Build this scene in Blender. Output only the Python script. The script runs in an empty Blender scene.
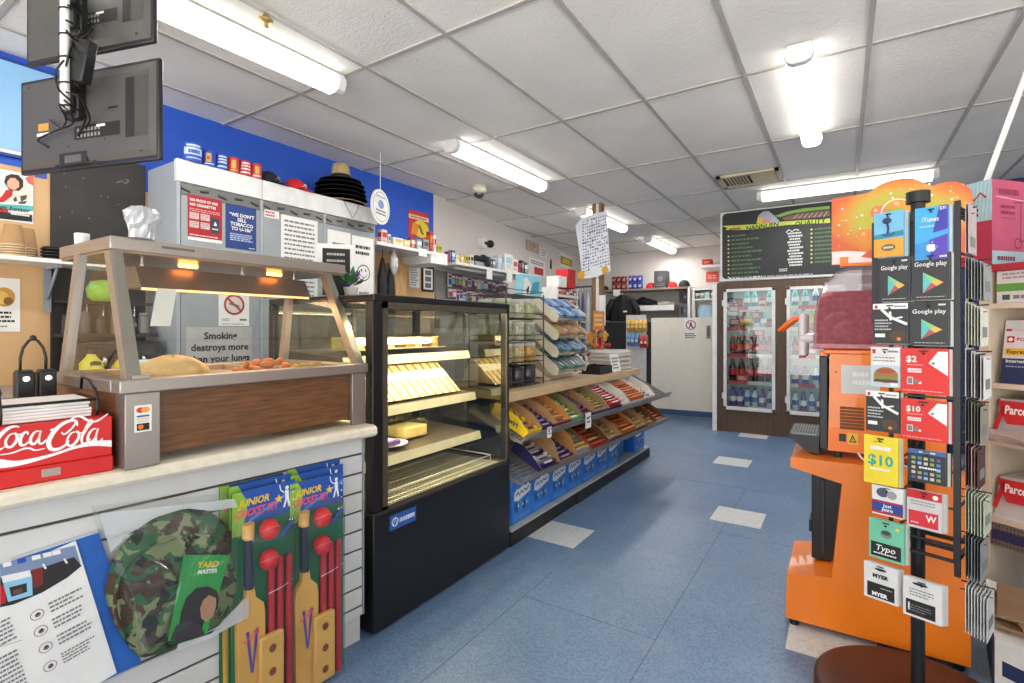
import bpy, bmesh, math, random
from mathutils import Matrix, Vector
random.seed(7)
PI = math.pi
C = bpy.context.scene.collection
V = Vector

# ------------------------------------------------------------------ camera
CAMH, FOC, YAW = 1.24, 510.0, math.radians(32.905)
cam_data = bpy.data.cameras.new('camera')
cam_data.lens = FOC / 1024 * 36.0
cam_data.shift_y = -12.5 / 1024
cam_data.clip_start = 0.02
cam = bpy.data.objects.new('camera', cam_data)
C.objects.link(cam)
cam.location = (0, 0, CAMH)
cam.rotation_euler = (PI / 2, 0, YAW)
bpy.context.scene.camera = cam
_c, _s = math.cos(YAW), math.sin(YAW)

def at(px, py, X=None, Y=None, Z=None, plane=None):
    """the point of a real plane (X=, Y=, Z= or (point, normal)) seen at a pixel of the photograph"""
    u = (px - 512) / FOC
    r = V((u * _c - _s, u * _s + _c, -(py - 329) / FOC))
    o = V((0, 0, CAMH))
    if plane:
        p, n = V(plane[0]), V(plane[1])
        t = (p - o).dot(n) / r.dot(n)
    elif Z is not None: t = (Z - CAMH) / r.z
    elif X is not None: t = X / r.x
    else: t = Y / r.y
    return o + r * t

# ------------------------------------------------------------------ materials
def lin(h):
    h = h.lstrip('#')
    f = lambda c: c / 12.92 if c <= .04045 else ((c + .055) / 1.055) ** 2.4
    return tuple(f(int(h[i:i + 2], 16) / 255) for i in (0, 2, 4)) + (1,)

_m = {}
def M(name, hexc, rough=.55, metal=0, var=.08, scale=14, bump=0, bscale=60, stretch=None, spec=.5, coat=0):
    if name in _m: return _m[name]
    m = bpy.data.materials.new(name); m.use_nodes = True
    nt = m.node_tree; N = nt.nodes; L = nt.links
    b = N['Principled BSDF']
    col = lin(hexc)
    b.inputs['Roughness'].default_value = rough
    b.inputs['Metallic'].default_value = metal
    b.inputs['Specular IOR Level'].default_value = spec
    b.inputs['Coat Weight'].default_value = coat
    tc = N.new('ShaderNodeTexCoord')
    src = tc.outputs['Object']
    if stretch:
        mp = N.new('ShaderNodeMapping'); mp.inputs['Scale'].default_value = stretch
        L.new(src, mp.inputs[0]); src = mp.outputs[0]
    nz = N.new('ShaderNodeTexNoise'); nz.inputs['Scale'].default_value = scale; nz.inputs['Detail'].default_value = 4
    L.new(src, nz.inputs['Vector'])
    rp = N.new('ShaderNodeValToRGB')
    rp.color_ramp.elements[0].position = .3; rp.color_ramp.elements[1].position = .7
    rp.color_ramp.elements[0].color = tuple(c * (1 - var) for c in col[:3]) + (1,)
    rp.color_ramp.elements[1].color = tuple(min(1, c * (1 + var)) for c in col[:3]) + (1,)
    L.new(nz.outputs['Fac'], rp.inputs[0]); L.new(rp.outputs[0], b.inputs['Base Color'])
    if bump:
        n2 = N.new('ShaderNodeTexNoise'); n2.inputs['Scale'].default_value = bscale; n2.inputs['Detail'].default_value = 3
        L.new(src, n2.inputs['Vector'])
        bp = N.new('ShaderNodeBump'); bp.inputs['Strength'].default_value = bump; bp.inputs['Distance'].default_value = .004
        L.new(n2.outputs['Fac'], bp.inputs['Height']); L.new(bp.outputs[0], b.inputs['Normal'])
    _m[name] = m
    return m

def EM(name, hexc, strength):
    if name in _m: return _m[name]
    m = bpy.data.materials.new(name); m.use_nodes = True
    b = m.node_tree.nodes['Principled BSDF']
    b.inputs['Base Color'].default_value = lin(hexc)
    b.inputs['Emission Color'].default_value = lin(hexc)
    b.inputs['Emission Strength'].default_value = strength
    _m[name] = m
    return m

def GLASS(name, tint='#ffffff', gloss=.08, rough=.0, body=None, bodyfac=.0, power=2.6):
    """thin clear sheet: transparent with a mirror coat that grows at grazing angles"""
    if name in _m: return _m[name]
    m = bpy.data.materials.new(name); m.use_nodes = True
    nt = m.node_tree; N = nt.nodes; L = nt.links
    N.remove(N['Principled BSDF']); out = N['Material Output']
    t = N.new('ShaderNodeBsdfTransparent'); t.inputs[0].default_value = lin(tint)
    g = N.new('ShaderNodeBsdfGlossy'); g.inputs['Roughness'].default_value = rough
    f = N.new('ShaderNodeLayerWeight'); f.inputs[0].default_value = .5
    pw = N.new('ShaderNodeMath'); pw.operation = 'POWER'; pw.inputs[1].default_value = power
    mr = N.new('ShaderNodeMath'); mr.operation = 'MULTIPLY_ADD'; mr.inputs[1].default_value = .55; mr.inputs[2].default_value = gloss
    mx = N.new('ShaderNodeMixShader')
    L.new(f.outputs['Facing'], pw.inputs[0]); L.new(pw.outputs[0], mr.inputs[0]); L.new(mr.outputs[0], mx.inputs[0])
    base = t.outputs[0]
    if body:
        d = N.new('ShaderNodeBsdfDiffuse'); d.inputs[0].default_value = lin(body)
        m2 = N.new('ShaderNodeMixShader'); m2.inputs[0].default_value = bodyfac
        L.new(base, m2.inputs[1]); L.new(d.outputs[0], m2.inputs[2]); base = m2.outputs[0]
    L.new(base, mx.inputs[1]); L.new(g.outputs[0], mx.inputs[2]); L.new(mx.outputs[0], out.inputs['Surface'])
    _m[name] = m
    return m

WHITE = M('white_paint', '#e6e5e1', .5)
PAPER = M('paper_white', '#eceae6', .7, var=.04)
INK = M('ink_black', '#1c1c1e', .6)
GREYINK = M('ink_grey', '#7d7c7b', .7)
BLACK = M('black_plastic', '#161618', .4)
DARK = M('dark_grey_plastic', '#2b2b2d', .5)
STEEL = M('brushed_steel', '#a39a92', .38, .75, var=.12, scale=30, stretch=(1, 12, 12))
CHROME = M('chrome', '#c8c8c8', .15, 1)
RED = M('red_print', '#c2181f', .45)
BLUE = M('blue_print', '#1d4fae', .45)
YELLOW = M('yellow_print', '#e8c32a', .45)
GREEN = M('green_print', '#2f8f3d', .5)
ORANGE = M('orange_print', '#e5761c', .45)
CLEAR = GLASS('clear_glass', '#f2f6f4', .05)
FILM = GLASS('clear_film', '#fafbfb', .03, .05, '#dfe3e4', .015)

# ------------------------------------------------------------------ mesh builder
class B:
    def __init__(s, M0=None):
        s.bm = bmesh.new(); s.mats = []; s.M = M0 or Matrix()
    def mi(s, m):
        if m not in s.mats: s.mats.append(m)
        return s.mats.index(m)
    def _v(s, p): return s.bm.verts.new(s.M @ V(p))
    def face(s, pts, m, smooth=False):
        try:
            f = s.bm.faces.new([s._v(p) for p in pts]); f.material_index = s.mi(m); f.smooth = smooth
            return f
        except ValueError: return None
    def mesh(s, vs, fs, m, smooth=False):
        vv = [s._v(p) for p in vs]; k = s.mi(m)
        for f in fs:
            try:
                q = s.bm.faces.new([vv[i] for i in f]); q.material_index = k; q.smooth = smooth
            except ValueError: pass
        return vv
    def box(s, lo, hi, m, bev=0, rot=None, piv=None, seg=2):
        x0, y0, z0 = (min(a, b) for a, b in zip(lo, hi)); x1, y1, z1 = (max(a, b) for a, b in zip(lo, hi))
        vs = [V(p) for p in ((x0,y0,z0),(x1,y0,z0),(x1,y1,z0),(x0,y1,z0),(x0,y0,z1),(x1,y0,z1),(x1,y1,z1),(x0,y1,z1))]
        if rot is not None:
            pv = V(piv) if piv is not None else V(((x0+x1)/2,(y0+y1)/2,(z0+z1)/2))
            R = rot if isinstance(rot, Matrix) else Matrix.Rotation(rot, 3, 'Z')
            vs = [pv + R @ (v - pv) for v in vs]
        vv = s.mesh(vs, [(0,3,2,1),(4,5,6,7),(0,1,5,4),(1,2,6,5),(2,3,7,6),(3,0,4,7)], m)
        if bev:
            es = list({e for v in vv for e in v.link_edges})
            r = bmesh.ops.bevel(s.bm, geom=es, offset=bev, segments=seg, affect='EDGES', profile=.5)
            k = s.mi(m)
            for f in r['faces']: f.material_index = k; f.smooth = seg > 1
        return s
    def bc(s, c, size, m, bev=0, rot=None):
        c, h = V(c), V(size) / 2
        return s.box(c - h, c + h, m, bev, rot)
    def prism(s, pts, vec, m, smooth=False, cap=True, mside=None):
        n = len(pts); vec = V(vec)
        vs = [V(p) for p in pts] + [V(p) + vec for p in pts]
        fs = [(i, (i + 1) % n, n + (i + 1) % n, n + i) for i in range(n)]
        s.mesh(vs, fs, mside or m, smooth)
        if cap:
            s.face(vs[:n][::-1], m); s.face(vs[n:], m)
        return s
    def cyl(s, p0, p1, r, m, n=16, r2=None, cap=True, smooth=True):
        p0, p1 = V(p0), V(p1); r2 = r if r2 is None else r2
        ax = (p1 - p0).normalized(); a = ax.orthogonal().normalized(); b = ax.cross(a)
        ring = lambda p, q: [p + (a * math.cos(2*PI*i/n) + b * math.sin(2*PI*i/n)) * q for i in range(n)]
        A, Bq = ring(p0, r), ring(p1, r2)
        s.mesh(A + Bq, [(i, (i+1) % n, n + (i+1) % n, n + i) for i in range(n)], m, smooth)
        if cap:
            if r > 1e-6: s.face(A[::-1], m)
            if r2 > 1e-6: s.face(Bq, m)
        return s
    def tube(s, pts, r, m, n=7, smooth=True):
        pts = [V(p) for p in pts]; rings = []; a = None
        for i, p in enumerate(pts):
            d = (pts[min(i+1, len(pts)-1)] - pts[max(i-1, 0)])
            d = d.normalized() if d.length > 1e-9 else V((0,0,1))
            a = d.orthogonal().normalized() if a is None else (a - d * a.dot(d)).normalized()
            b = d.cross(a); q = r[i] if isinstance(r, (list, tuple)) else r
            rings.append([p + (a * math.cos(2*PI*k/n) + b * math.sin(2*PI*k/n)) * q for k in range(n)])
        vs = [v for g in rings for v in g]; fs = []
        for i in range(len(pts) - 1):
            fs += [(i*n + k, i*n + (k+1) % n, (i+1)*n + (k+1) % n, (i+1)*n + k) for k in range(n)]
        fs += [tuple(range(n))[::-1], tuple((len(pts)-1)*n + k for k in range(n))]
        s.mesh(vs, fs, m, smooth)
        return s
    def lathe(s, prof, c, m, n=24, axis=None, smooth=True, a0=0, a1=2*PI):
        """prof: (radius, height) pairs about the upright through c"""
        c = V(c); R = Matrix() if axis is None else V((0,0,1)).rotation_difference(V(axis)).to_matrix().to_4x4()
        full = abs(a1 - a0 - 2*PI) < 1e-6; k = n if full else n + 1
        vs, fs = [], []
        for (r, h) in prof:
            for i in range(k):
                t = a0 + (a1 - a0) * i / n
                vs.append(c + (R @ V((r * math.cos(t), r * math.sin(t), h))))
        for j in range(len(prof) - 1):
            for i in range(n):
                i2 = (i + 1) % k
                fs.append((j*k + i, j*k + i2, (j+1)*k + i2, (j+1)*k + i))
        s.mesh(vs, fs, m, smooth)
        if full:
            if prof[0][0] > 1e-5: s.face([vs[i] for i in range(k)][::-1], m)
            if prof[-1][0] > 1e-5: s.face([vs[(len(prof)-1)*k + i] for i in range(k)], m)
        return s
    def ball(s, c, r, m, n=16, jit=0, zs=1.0):
        r = (r, r, r) if not isinstance(r, (tuple, list)) else r
        c = V(c); k = n // 2; vs, fs = [], []
        for j in range(k + 1):
            t = PI * j / k
            for i in range(n):
                q = 2*PI*i/n; w = 1 + (random.uniform(-jit, jit) if jit else 0)
                vs.append(c + V((r[0]*math.sin(t)*math.cos(q)*w, r[1]*math.sin(t)*math.sin(q)*w, r[2]*math.cos(t)*w)))
        for j in range(k):
            fs += [(j*n+i, (j+1)*n+i, (j+1)*n+(i+1) % n, j*n+(i+1) % n) for i in range(n)]
        vv = s.mesh(vs, fs, m, True)
        bmesh.ops.remove_doubles(s.bm, verts=vv, dist=1e-6)
        return s
    def loft(s, rings, m, smooth=True, close=True, cap=True):
        n = len(rings[0]); vs = [V(p) for g in rings for p in g]; fs = []
        for j in range(len(rings) - 1):
            for i in range(n if close else n - 1):
                fs.append((j*n+i, j*n+(i+1) % n, (j+1)*n+(i+1) % n, (j+1)*n+i))
        s.mesh(vs, fs, m, smooth)
        if cap and close:
            s.face(list(map(V, rings[0]))[::-1], m); s.face(list(map(V, rings[-1])), m)
        return s
    def done(s, name, parent=None, kind=None, recalc=True):
        bm = s.bm
        if recalc: bmesh.ops.recalc_face_normals(bm, faces=bm.faces[:])
        if parent is not None:
            inv = world_of(parent).inverted()
            bm.transform(inv); mat = None
        else:
            lo = [min(v.co[i] for v in bm.verts) for i in range(3)]; hi = [max(v.co[i] for v in bm.verts) for i in range(3)]
            mat = Matrix.Translation(((lo[0]+hi[0])/2, (lo[1]+hi[1])/2, lo[2]))
            bm.transform(mat.inverted())
        me = bpy.data.meshes.new(name); bm.to_mesh(me); bm.free()
        for m in s.mats: me.materials.append(m)
        o = bpy.data.objects.new(name, me); C.objects.link(o)
        if parent is not None: o.parent = parent; W[o.name] = world_of(parent)
        else: o.location = mat.translation; W[o.name] = mat
        if kind: o['kind'] = kind
        return o

W = {}
def world_of(o): return W[o.name]

# flat print on a face: u right, v up, seen from the side of u x v
_tx = {}
def glyphs(txt, bold=0):
    k = (txt, bold)
    if k in _tx: return _tx[k]
    cu = bpy.data.curves.new('lettering', 'FONT'); cu.body = txt; cu.size = 1; cu.resolution_u = 2; cu.offset = bold
    o = bpy.data.objects.new('lettering', cu); C.objects.link(o)
    dg = bpy.context.evaluated_depsgraph_get(); dg.update()
    me = bpy.data.meshes.new_from_object(o.evaluated_get(dg))
    vs = [v.co.copy() for v in me.vertices]; fs = [tuple(p.vertices) for p in me.polygons]
    bpy.data.objects.remove(o); bpy.data.curves.remove(cu); bpy.data.meshes.remove(me)
    _tx[k] = (vs, fs)
    return _tx[k]

class D:
    """print on a flat face of builder b"""
    def __init__(s, b, o, u, v, lift=.0008, step=.0005):
        s.b, s.o, s.u, s.v = b, V(o), V(u).normalized(), V(v).normalized()
        s.n = s.u.cross(s.v).normalized(); s.l, s.st = lift, step
    def p(s, x, y, k=0): return s.o + s.u * x + s.v * y + s.n * (s.l + s.st * k)
    def poly(s, pts, m, k=0): s.b.face([s.p(x, y, k) for x, y in pts], m); return s
    def rect(s, x0, y0, x1, y1, m, k=0): return s.poly([(x0,y0),(x1,y0),(x1,y1),(x0,y1)], m, k)
    def disc(s, x, y, rx, m, k=0, ry=None, n=20):
        ry = ry or rx
        return s.poly([(x + rx*math.cos(2*PI*i/n), y + ry*math.sin(2*PI*i/n)) for i in range(n)], m, k)
    def ring(s, x, y, r0, r1, m, k=0, n=28, a0=0, a1=2*PI):
        for i in range(n):
            a, c = a0 + (a1-a0)*i/n, a0 + (a1-a0)*(i+1)/n
            s.poly([(x+r0*math.cos(a), y+r0*math.sin(a)), (x+r1*math.cos(a), y+r1*math.sin(a)), (x+r1*math.cos(c), y+r1*math.sin(c)), (x+r0*math.cos(c), y+r0*math.sin(c))], m, k)
        return s
    def stroke(s, pts, w, m, k=0):
        """ribbon along a polyline; w one width or one per point"""
        n = len(pts); ws = w if isinstance(w, (list, tuple)) else [w]*n
        L, R = [], []
        for i in range(n):
            a, c = pts[max(i-1, 0)], pts[min(i+1, n-1)]
            dx, dy = c[0]-a[0], c[1]-a[1]; q = math.hypot(dx, dy) or 1
            L.append((pts[i][0] - dy/q*ws[i]/2, pts[i][1] + dx/q*ws[i]/2)); R.append((pts[i][0] + dy/q*ws[i]/2, pts[i][1] - dx/q*ws[i]/2))
        for i in range(n-1): s.poly([L[i], R[i], R[i+1], L[i+1]], m, k)
        return s
    def text(s, txt, x, y, h, m, k=1, align='C', maxw=None, bold=.012, slant=0, rot=0):
        """cap height about h, baseline y; align L / C / R at x"""
        vs, fs = glyphs(txt, bold)
        if not vs: return s
        x0, x1 = min(v.x for v in vs), max(v.x for v in vs); sc = h / .69
        sx = sc if not maxw or (x1-x0)*sc <= maxw else maxw/(x1-x0)
        off = {'L': -x0, 'C': -(x0+x1)/2, 'R': -x1}[align]
        cr, sr = math.cos(rot), math.sin(rot); P = []
        for v in vs:
            a, c = (v.x+off)*sx + v.y*sc*slant, v.y*sc
            P.append(s.p(x + a*cr - c*sr, y + a*sr + c*cr, k))
        s.b.mesh(P, fs, m)
        return s
    def bars(s, x0, y0, x1, y1, n, m, k=1, fill=.45, seed=1, ragged=.35):
        """n lines of print too small to read"""
        rr = random.Random(seed); dy = (y1-y0)/n
        for i in range(n):
            y = y1 - (i+.5)*dy; x = x0; end = x1 - rr.uniform(0, ragged)*(x1-x0)
            while x < end:
                w = rr.uniform(.05, .16)*(x1-x0); s.rect(x, y-dy*fill/2, min(x+w, end), y+dy*fill/2, m, k); x += w + .025*(x1-x0)
        return s

# ------------------------------------------------------------------ things
def tag(o, label, cat, group=None, kind=None):
    if label: o['label'] = label
    if cat: o['category'] = cat
    if group: o['group'] = group
    if kind: o['kind'] = kind
    return o
def thing(name, label, cat, loc=(0, 0, 0), rotz=0, group=None):
    o = bpy.data.objects.new(name, None); C.objects.link(o)
    o.empty_display_size = .05
    o.location = loc; o.rotation_euler = (0, 0, rotz)
    W[o.name] = Matrix.Translation(V(loc)) @ Matrix.Rotation(rotz, 4, 'Z')
    return tag(o, label, cat, group)
def kids(o): return [c for c in list(o.children)]
def dup(o, loc=None, label=None, group=None, rotz=None, parent=None, delta=None, scale=None):
    c = o.copy(); C.objects.link(c)
    if parent is not None: c.parent = parent
    if delta is not None: c.location = V(o.location) + V(delta)
    if loc is not None: c.location = loc
    if rotz is not None: c.rotation_euler = (0, 0, rotz)
    if scale is not None: c.scale = scale if isinstance(scale, (tuple, list)) else (scale,)*3
    if label: c['label'] = label
    if group: c['group'] = group
    for k in o.children:
        dup(k, parent=c)
    return c
def struct(name, b, parent=None):
    o = b.done(name, parent)
    if parent is None: o['kind'] = 'structure'
    return o
# ================================================================== the room
CEIL = 2.67
def floor_mat():
    m = bpy.data.materials.new('blue_vinyl'); m.use_nodes = True; nt = m.node_tree; N = nt.nodes; L = nt.links
    b = N['Principled BSDF']; tc = N.new('ShaderNodeTexCoord')
    nz = N.new('ShaderNodeTexNoise'); nz.inputs['Scale'].default_value = 1.3; nz.inputs['Detail'].default_value = 6
    L.new(tc.outputs['Object'], nz.inputs['Vector'])
    r1 = N.new('ShaderNodeValToRGB'); r1.color_ramp.elements[0].position = .35; r1.color_ramp.elements[1].position = .68
    r1.color_ramp.elements[0].color = lin('#5f7899'); r1.color_ramp.elements[1].color = lin('#6d86a8')
    L.new(nz.outputs['Fac'], r1.inputs[0])
    sp = N.new('ShaderNodeTexNoise'); sp.inputs['Scale'].default_value = 110; sp.inputs['Detail'].default_value = 3
    L.new(tc.outputs['Object'], sp.inputs['Vector'])
    r2 = N.new('ShaderNodeValToRGB'); r2.color_ramp.elements[0].position = .36; r2.color_ramp.elements[1].position = .64
    r2.color_ramp.elements[0].color = (.74,.74,.76,1); r2.color_ramp.elements[1].color = (1.12,1.12,1.1,1)
    L.new(sp.outputs['Fac'], r2.inputs[0])
    mu = N.new('ShaderNodeMix'); mu.data_type = 'RGBA'; mu.blend_type = 'MULTIPLY'; mu.inputs['Factor'].default_value = 1
    L.new(r1.outputs[0], mu.inputs[6]); L.new(r2.outputs[0], mu.inputs[7])
    # wear: scuffed lighter patches
    wn = N.new('ShaderNodeTexNoise'); wn.inputs['Scale'].default_value = 3.4; wn.inputs['Detail'].default_value = 8; wn.inputs['Roughness'].default_value = .7
    L.new(tc.outputs['Object'], wn.inputs['Vector'])
    r3 = N.new('ShaderNodeValToRGB'); r3.color_ramp.elements[0].position = .52; r3.color_ramp.elements[1].position = .8
    r3.color_ramp.elements[0].color = (0,0,0,1); r3.color_ramp.elements[1].color = (.45,.45,.45,1)
    L.new(wn.outputs['Fac'], r3.inputs[0])
    m3 = N.new('ShaderNodeMix'); m3.data_type = 'RGBA'; m3.inputs[7].default_value = lin('#8a92a2')
    L.new(r3.outputs[0], m3.inputs['Factor']); L.new(mu.outputs[2], m3.inputs[6])
    L.new(m3.outputs[2], b.inputs['Base Color'])
    b.inputs['Roughness'].default_value = .38
    bp = N.new('ShaderNodeBump'); bp.inputs['Strength'].default_value = .12; bp.inputs['Distance'].default_value = .002
    L.new(sp.outputs['Fac'], bp.inputs['Height']); L.new(bp.outputs[0], b.inputs['Normal'])
    return m
FLOORM = floor_mat()
b = B(); b.box((-4.9, -2.6, -.06), (2.5, 9.7, 0), FLOORM); floor = struct('floor', b)
SEAM = M('vinyl_seam', '#3c5470', .6)
b = B()
for x, y0, y1 in ((-.625, -2, 4.3), (.62, -2, 4.3), (-1.24, -2, 2.3)):
    b.box((x-.0013, y0, 0), (x+.0013, y1, .0006), SEAM)
for y, x0, x1 in ((2.02, -1.24, -.62), (3.3, -.62, .6), (4.3, -1.5, .6)):
    b.box((x0, y-.001, 0), (x1, y+.001, .0006), SEAM)
struct('floor_seam', b, floor)
TILE = M('white_vinyl_tile', '#c3c6c8', .4, var=.16, scale=90, bump=.1)
for pts in (((533.6, 538), (562.6, 522.9), (585, 529), (565, 546.6)), ((710.5, 520.7), (718.5, 506), (766.4, 513.3), (759, 528.6)), ((712, 462.5), (721, 457), (750.7, 460.3), (747.6, 467.7)), ((738.8, 435.9), (743.6, 432.7), (767.8, 434.8), (765.5, 438.5)), ((804, 640), (812, 628), (860, 640), (852, 660))):
    q = [at(*p_, Z=0) for p_ in pts]; cx, cy = sum(v.x for v in q)/4, sum(v.y for v in q)/4
    b = B(); b.box((cx-.15, cy-.15, 0), (cx+.15, cy+.15, .0012), TILE); struct('floor_tile', b, floor)

# ceiling
def ceil_mat():
    m = M('ceiling_tile', '#ece8e2', .85, var=.05, scale=2.2)
    nt = m.node_tree; N = nt.nodes; L = nt.links; b = N['Principled BSDF']
    tc = N.new('ShaderNodeTexCoord'); mp = N.new('ShaderNodeMapping'); mp.inputs['Scale'].default_value = (34, 60, 34)
    L.new(tc.outputs['Object'], mp.inputs[0])
    n = N.new('ShaderNodeTexNoise'); n.inputs['Scale'].default_value = 1; n.inputs['Detail'].default_value = 3; n.inputs['Distortion'].default_value = 1.4
    L.new(mp.outputs[0], n.inputs['Vector'])
    bp = N.new('ShaderNodeBump'); bp.inputs['Strength'].default_value = .5; bp.inputs['Distance'].default_value = .008
    L.new(n.outputs['Fac'], bp.inputs['Height']); L.new(bp.outputs[0], b.inputs['Normal'])
    return m
b = B(); b.box((-4.9, -2.6, CEIL), (2.5, 9.7, CEIL+.08), ceil_mat()); ceiling = struct('ceiling', b)
TBAR = M('ceiling_bar_paint', '#b3aea8', .5, var=.06)
b = B()
GX = [-4.47+.573*i for i in range(13)]; GY = [-1.77+1.222*i for i in range(10)]
for i, x in enumerate(GX): b.box((x-.012, -2.6, CEIL-.009), (x+.012, 9.5, CEIL), TBAR)
for y in GY: b.box((-4.8, y-.012, CEIL-.0085), (2.4, y+.012, CEIL), TBAR)
struct('ceiling_grid', b, ceiling)

# walls
BODYW_ = M('added_window_white', '#dcdcda', .4)
BLUEW = M('blue_wall_paint', '#2458c4', .55, var=.05, scale=3)
BEIGE = M('beige_wall_paint', '#d3ab7b', .65, var=.05, scale=4)
PINKW = M('white_wall_paint', '#d9d3cf', .65, var=.03, scale=2)
b = B()
b.box((-3.78, -2.6, 0), (-3.63, 4.08, 2.09), BEIGE)
b.box((-3.78, -2.6, 2.09), (-3.63, 4.08, CEIL), BLUEW)
struct('wall_left', b)
P0, P1 = V((-3.635, 4.08, 0)), V((-4.42, 9.42, 0)); dn = (P1-P0).normalized(); nn = V((dn.y, -dn.x, 0))
b = B(); b.prism([P0, P1, P1 - nn*.15, P0 - nn*.15], (0, 0, CEIL), PINKW); struct('wall_staff', b)
b = B(); b.box((-4.9, 9.3, 0), (2.5, 9.45, CEIL), PINKW); struct('wall_rear', b)
b = B(); b.box((2.3, 2.5, 0), (2.45, 9.45, CEIL), PINKW); b.box((2.3, -2.6, 0), (2.45, 2.5, .45), PINKW); b.box((2.3, -2.6, 2.6), (2.45, 2.5, CEIL), PINKW); struct('wall_right', b)
# unseen window added in the right wall to brighten the ceiling
b = B()
for k in range(5): b.box((2.35, -2.6+1.26*k, .45), (2.40, -2.54+1.26*k, 2.6), BODYW_)
b.box((2.35, -2.6, .45), (2.40, 2.5, .50), BODYW_); b.box((2.35, -2.6, 2.55), (2.40, 2.5, 2.6), BODYW_)
added_win = struct('added_window_1', b)
b = B(); b.face([(2.375, -2.6, .5), (2.375, 2.5, .5), (2.375, 2.5, 2.55), (2.375, -2.6, 2.55)], CLEAR); struct('added_window_pane', b, added_win)
# corner post and wall beside the cool room
NAVY = M('navy_wall_paint', '#26365f', .6)
b = B()
b.box((-1.24, 6.66, 1.83), (.9, 6.8, CEIL), PINKW); b.box((.9, 6.66, 0), (2.3, 6.8, CEIL), NAVY)
b.box((-1.335, 7.36, 0), (-1.27, 9.3, CEIL), PINKW)
struct('wall_cooler', b)
b = B(); b.box((-1.335, 6.585, 0), (-1.285, 6.66, 1.79), WHITE); struct('trim_1', b)
COVE = M('blue_coving', '#36587e', .5)
b = B(); b.box((-4.2, 9.27, 0), (-1.34, 9.3, .1), COVE); struct('baseboard_rear', b)

# ---------------------------------------------------------------- lights
LIT = EM('lit_diffuser', '#fffdf6', 4.2)
BODYW = M('light_body_white', '#dcdcda', .4)
def batten(x0, y0, x1, y1, label, watts=10):
    a, c = V((x0, y0, 0)), V((x1, y1, 0)); d = (c-a).normalized(); s = V((-d.y, d.x, 0)); L = (c-a).length
    mid = (a+c)/2
    t = thing('ceiling_light', label, 'ceiling light', (mid.x, mid.y, CEIL-.105), math.atan2(d.y, d.x), 'fluorescent ceiling lights')
    MM = world_of(t)
    b = B(MM); b.box((-L/2, -.055, .075), (L/2, .055, .096), BODYW, .004); b.done('light_body', t)
    prof = [(-.062, .078), (-.064, .045), (-.05, .012), (-.025, 0), (.025, 0), (.05, .012), (.064, .045), (.062, .078)]
    b = B(MM); b.prism([(-L/2+.045, y, z) for y, z in prof], (L-.09, 0, 0), LIT, smooth=False); b.done('diffuser', t)
    for sgn in (-1, 1):
        e = B(MM); xx = sgn*(L/2-.045)
        e.prism([(xx, y*1.04, z-.001) for y, z in prof], (sgn*.045, 0, 0), BODYW); e.done('end_cap', t)
    lt = bpy.data.lights.new('tube_glow', 'AREA'); lt.shape = 'RECTANGLE'; lt.size = L-.1; lt.size_y = .12; lt.energy = watts; lt.color = (1, .985, .95)
    lo = bpy.data.objects.new('tube_glow', lt); C.objects.link(lo); lo.parent = t; lo.location = (0, 0, -.012)
    return t
batten(-2.44, .66, -2.40, 1.90, 'long glowing tube light over the pie warmer, just behind the upper screen')
batten(-2.46, 2.95, -2.44, 4.33, 'glowing tube light on ceiling over the cake display case and domed camera')
batten(-2.56, 5.42, -2.52, 6.74, 'glowing tube light just behind the post with the pinned paper', 14)
batten(-2.51, 7.70, -2.51, 9.12, 'farthest tube light, in front of the rear storeroom wall', 15)
batten(-.18, 2.90, -.185, 4.34, 'glowing tube light over the middle of the open aisle')
batten(-.74, 5.86, .72, 5.86, 'crosswise tube light above the black menu board', 14)
# open shop front behind: daylight comes in from the street side
w = bpy.data.worlds.new('daylight'); bpy.context.scene.world = w; w.use_nodes = True
wn_ = w.node_tree; bg = wn_.nodes['Background']     # pale sky above; street half made brighter to lift the ceiling
tcw = wn_.nodes.new('ShaderNodeTexCoord'); sx_ = wn_.nodes.new('ShaderNodeSeparateXYZ'); mr_ = wn_.nodes.new('ShaderNodeMapRange'); mxw = wn_.nodes.new('ShaderNodeMix'); mxw.data_type = 'RGBA'
mr_.inputs['From Min'].default_value = -.06; mr_.inputs['From Max'].default_value = .06
wn_.links.new(tcw.outputs['Generated'], sx_.inputs[0]); wn_.links.new(sx_.outputs['Z'], mr_.inputs['Value']); wn_.links.new(mr_.outputs[0], mxw.inputs['Factor'])
mxw.inputs[6].default_value = (4.3, 4.2, 4.05, 1); mxw.inputs[7].default_value = (1.12, 1.14, 1.17, 1)
wn_.links.new(mxw.outputs[2], bg.inputs[0]); bg.inputs[1].default_value = 1.0
al = bpy.data.lights.new('shopfront_daylight', 'AREA'); al.shape = 'RECTANGLE'; al.size = 5.5; al.size_y = 2.2; al.energy = 18; al.color = (1, .985, .96)
ao = bpy.data.objects.new('shopfront_daylight', al); C.objects.link(ao); ao.location = (-.6, -2.4, 1.35); ao.rotation_euler = (PI/2, 0, 0)

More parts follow.
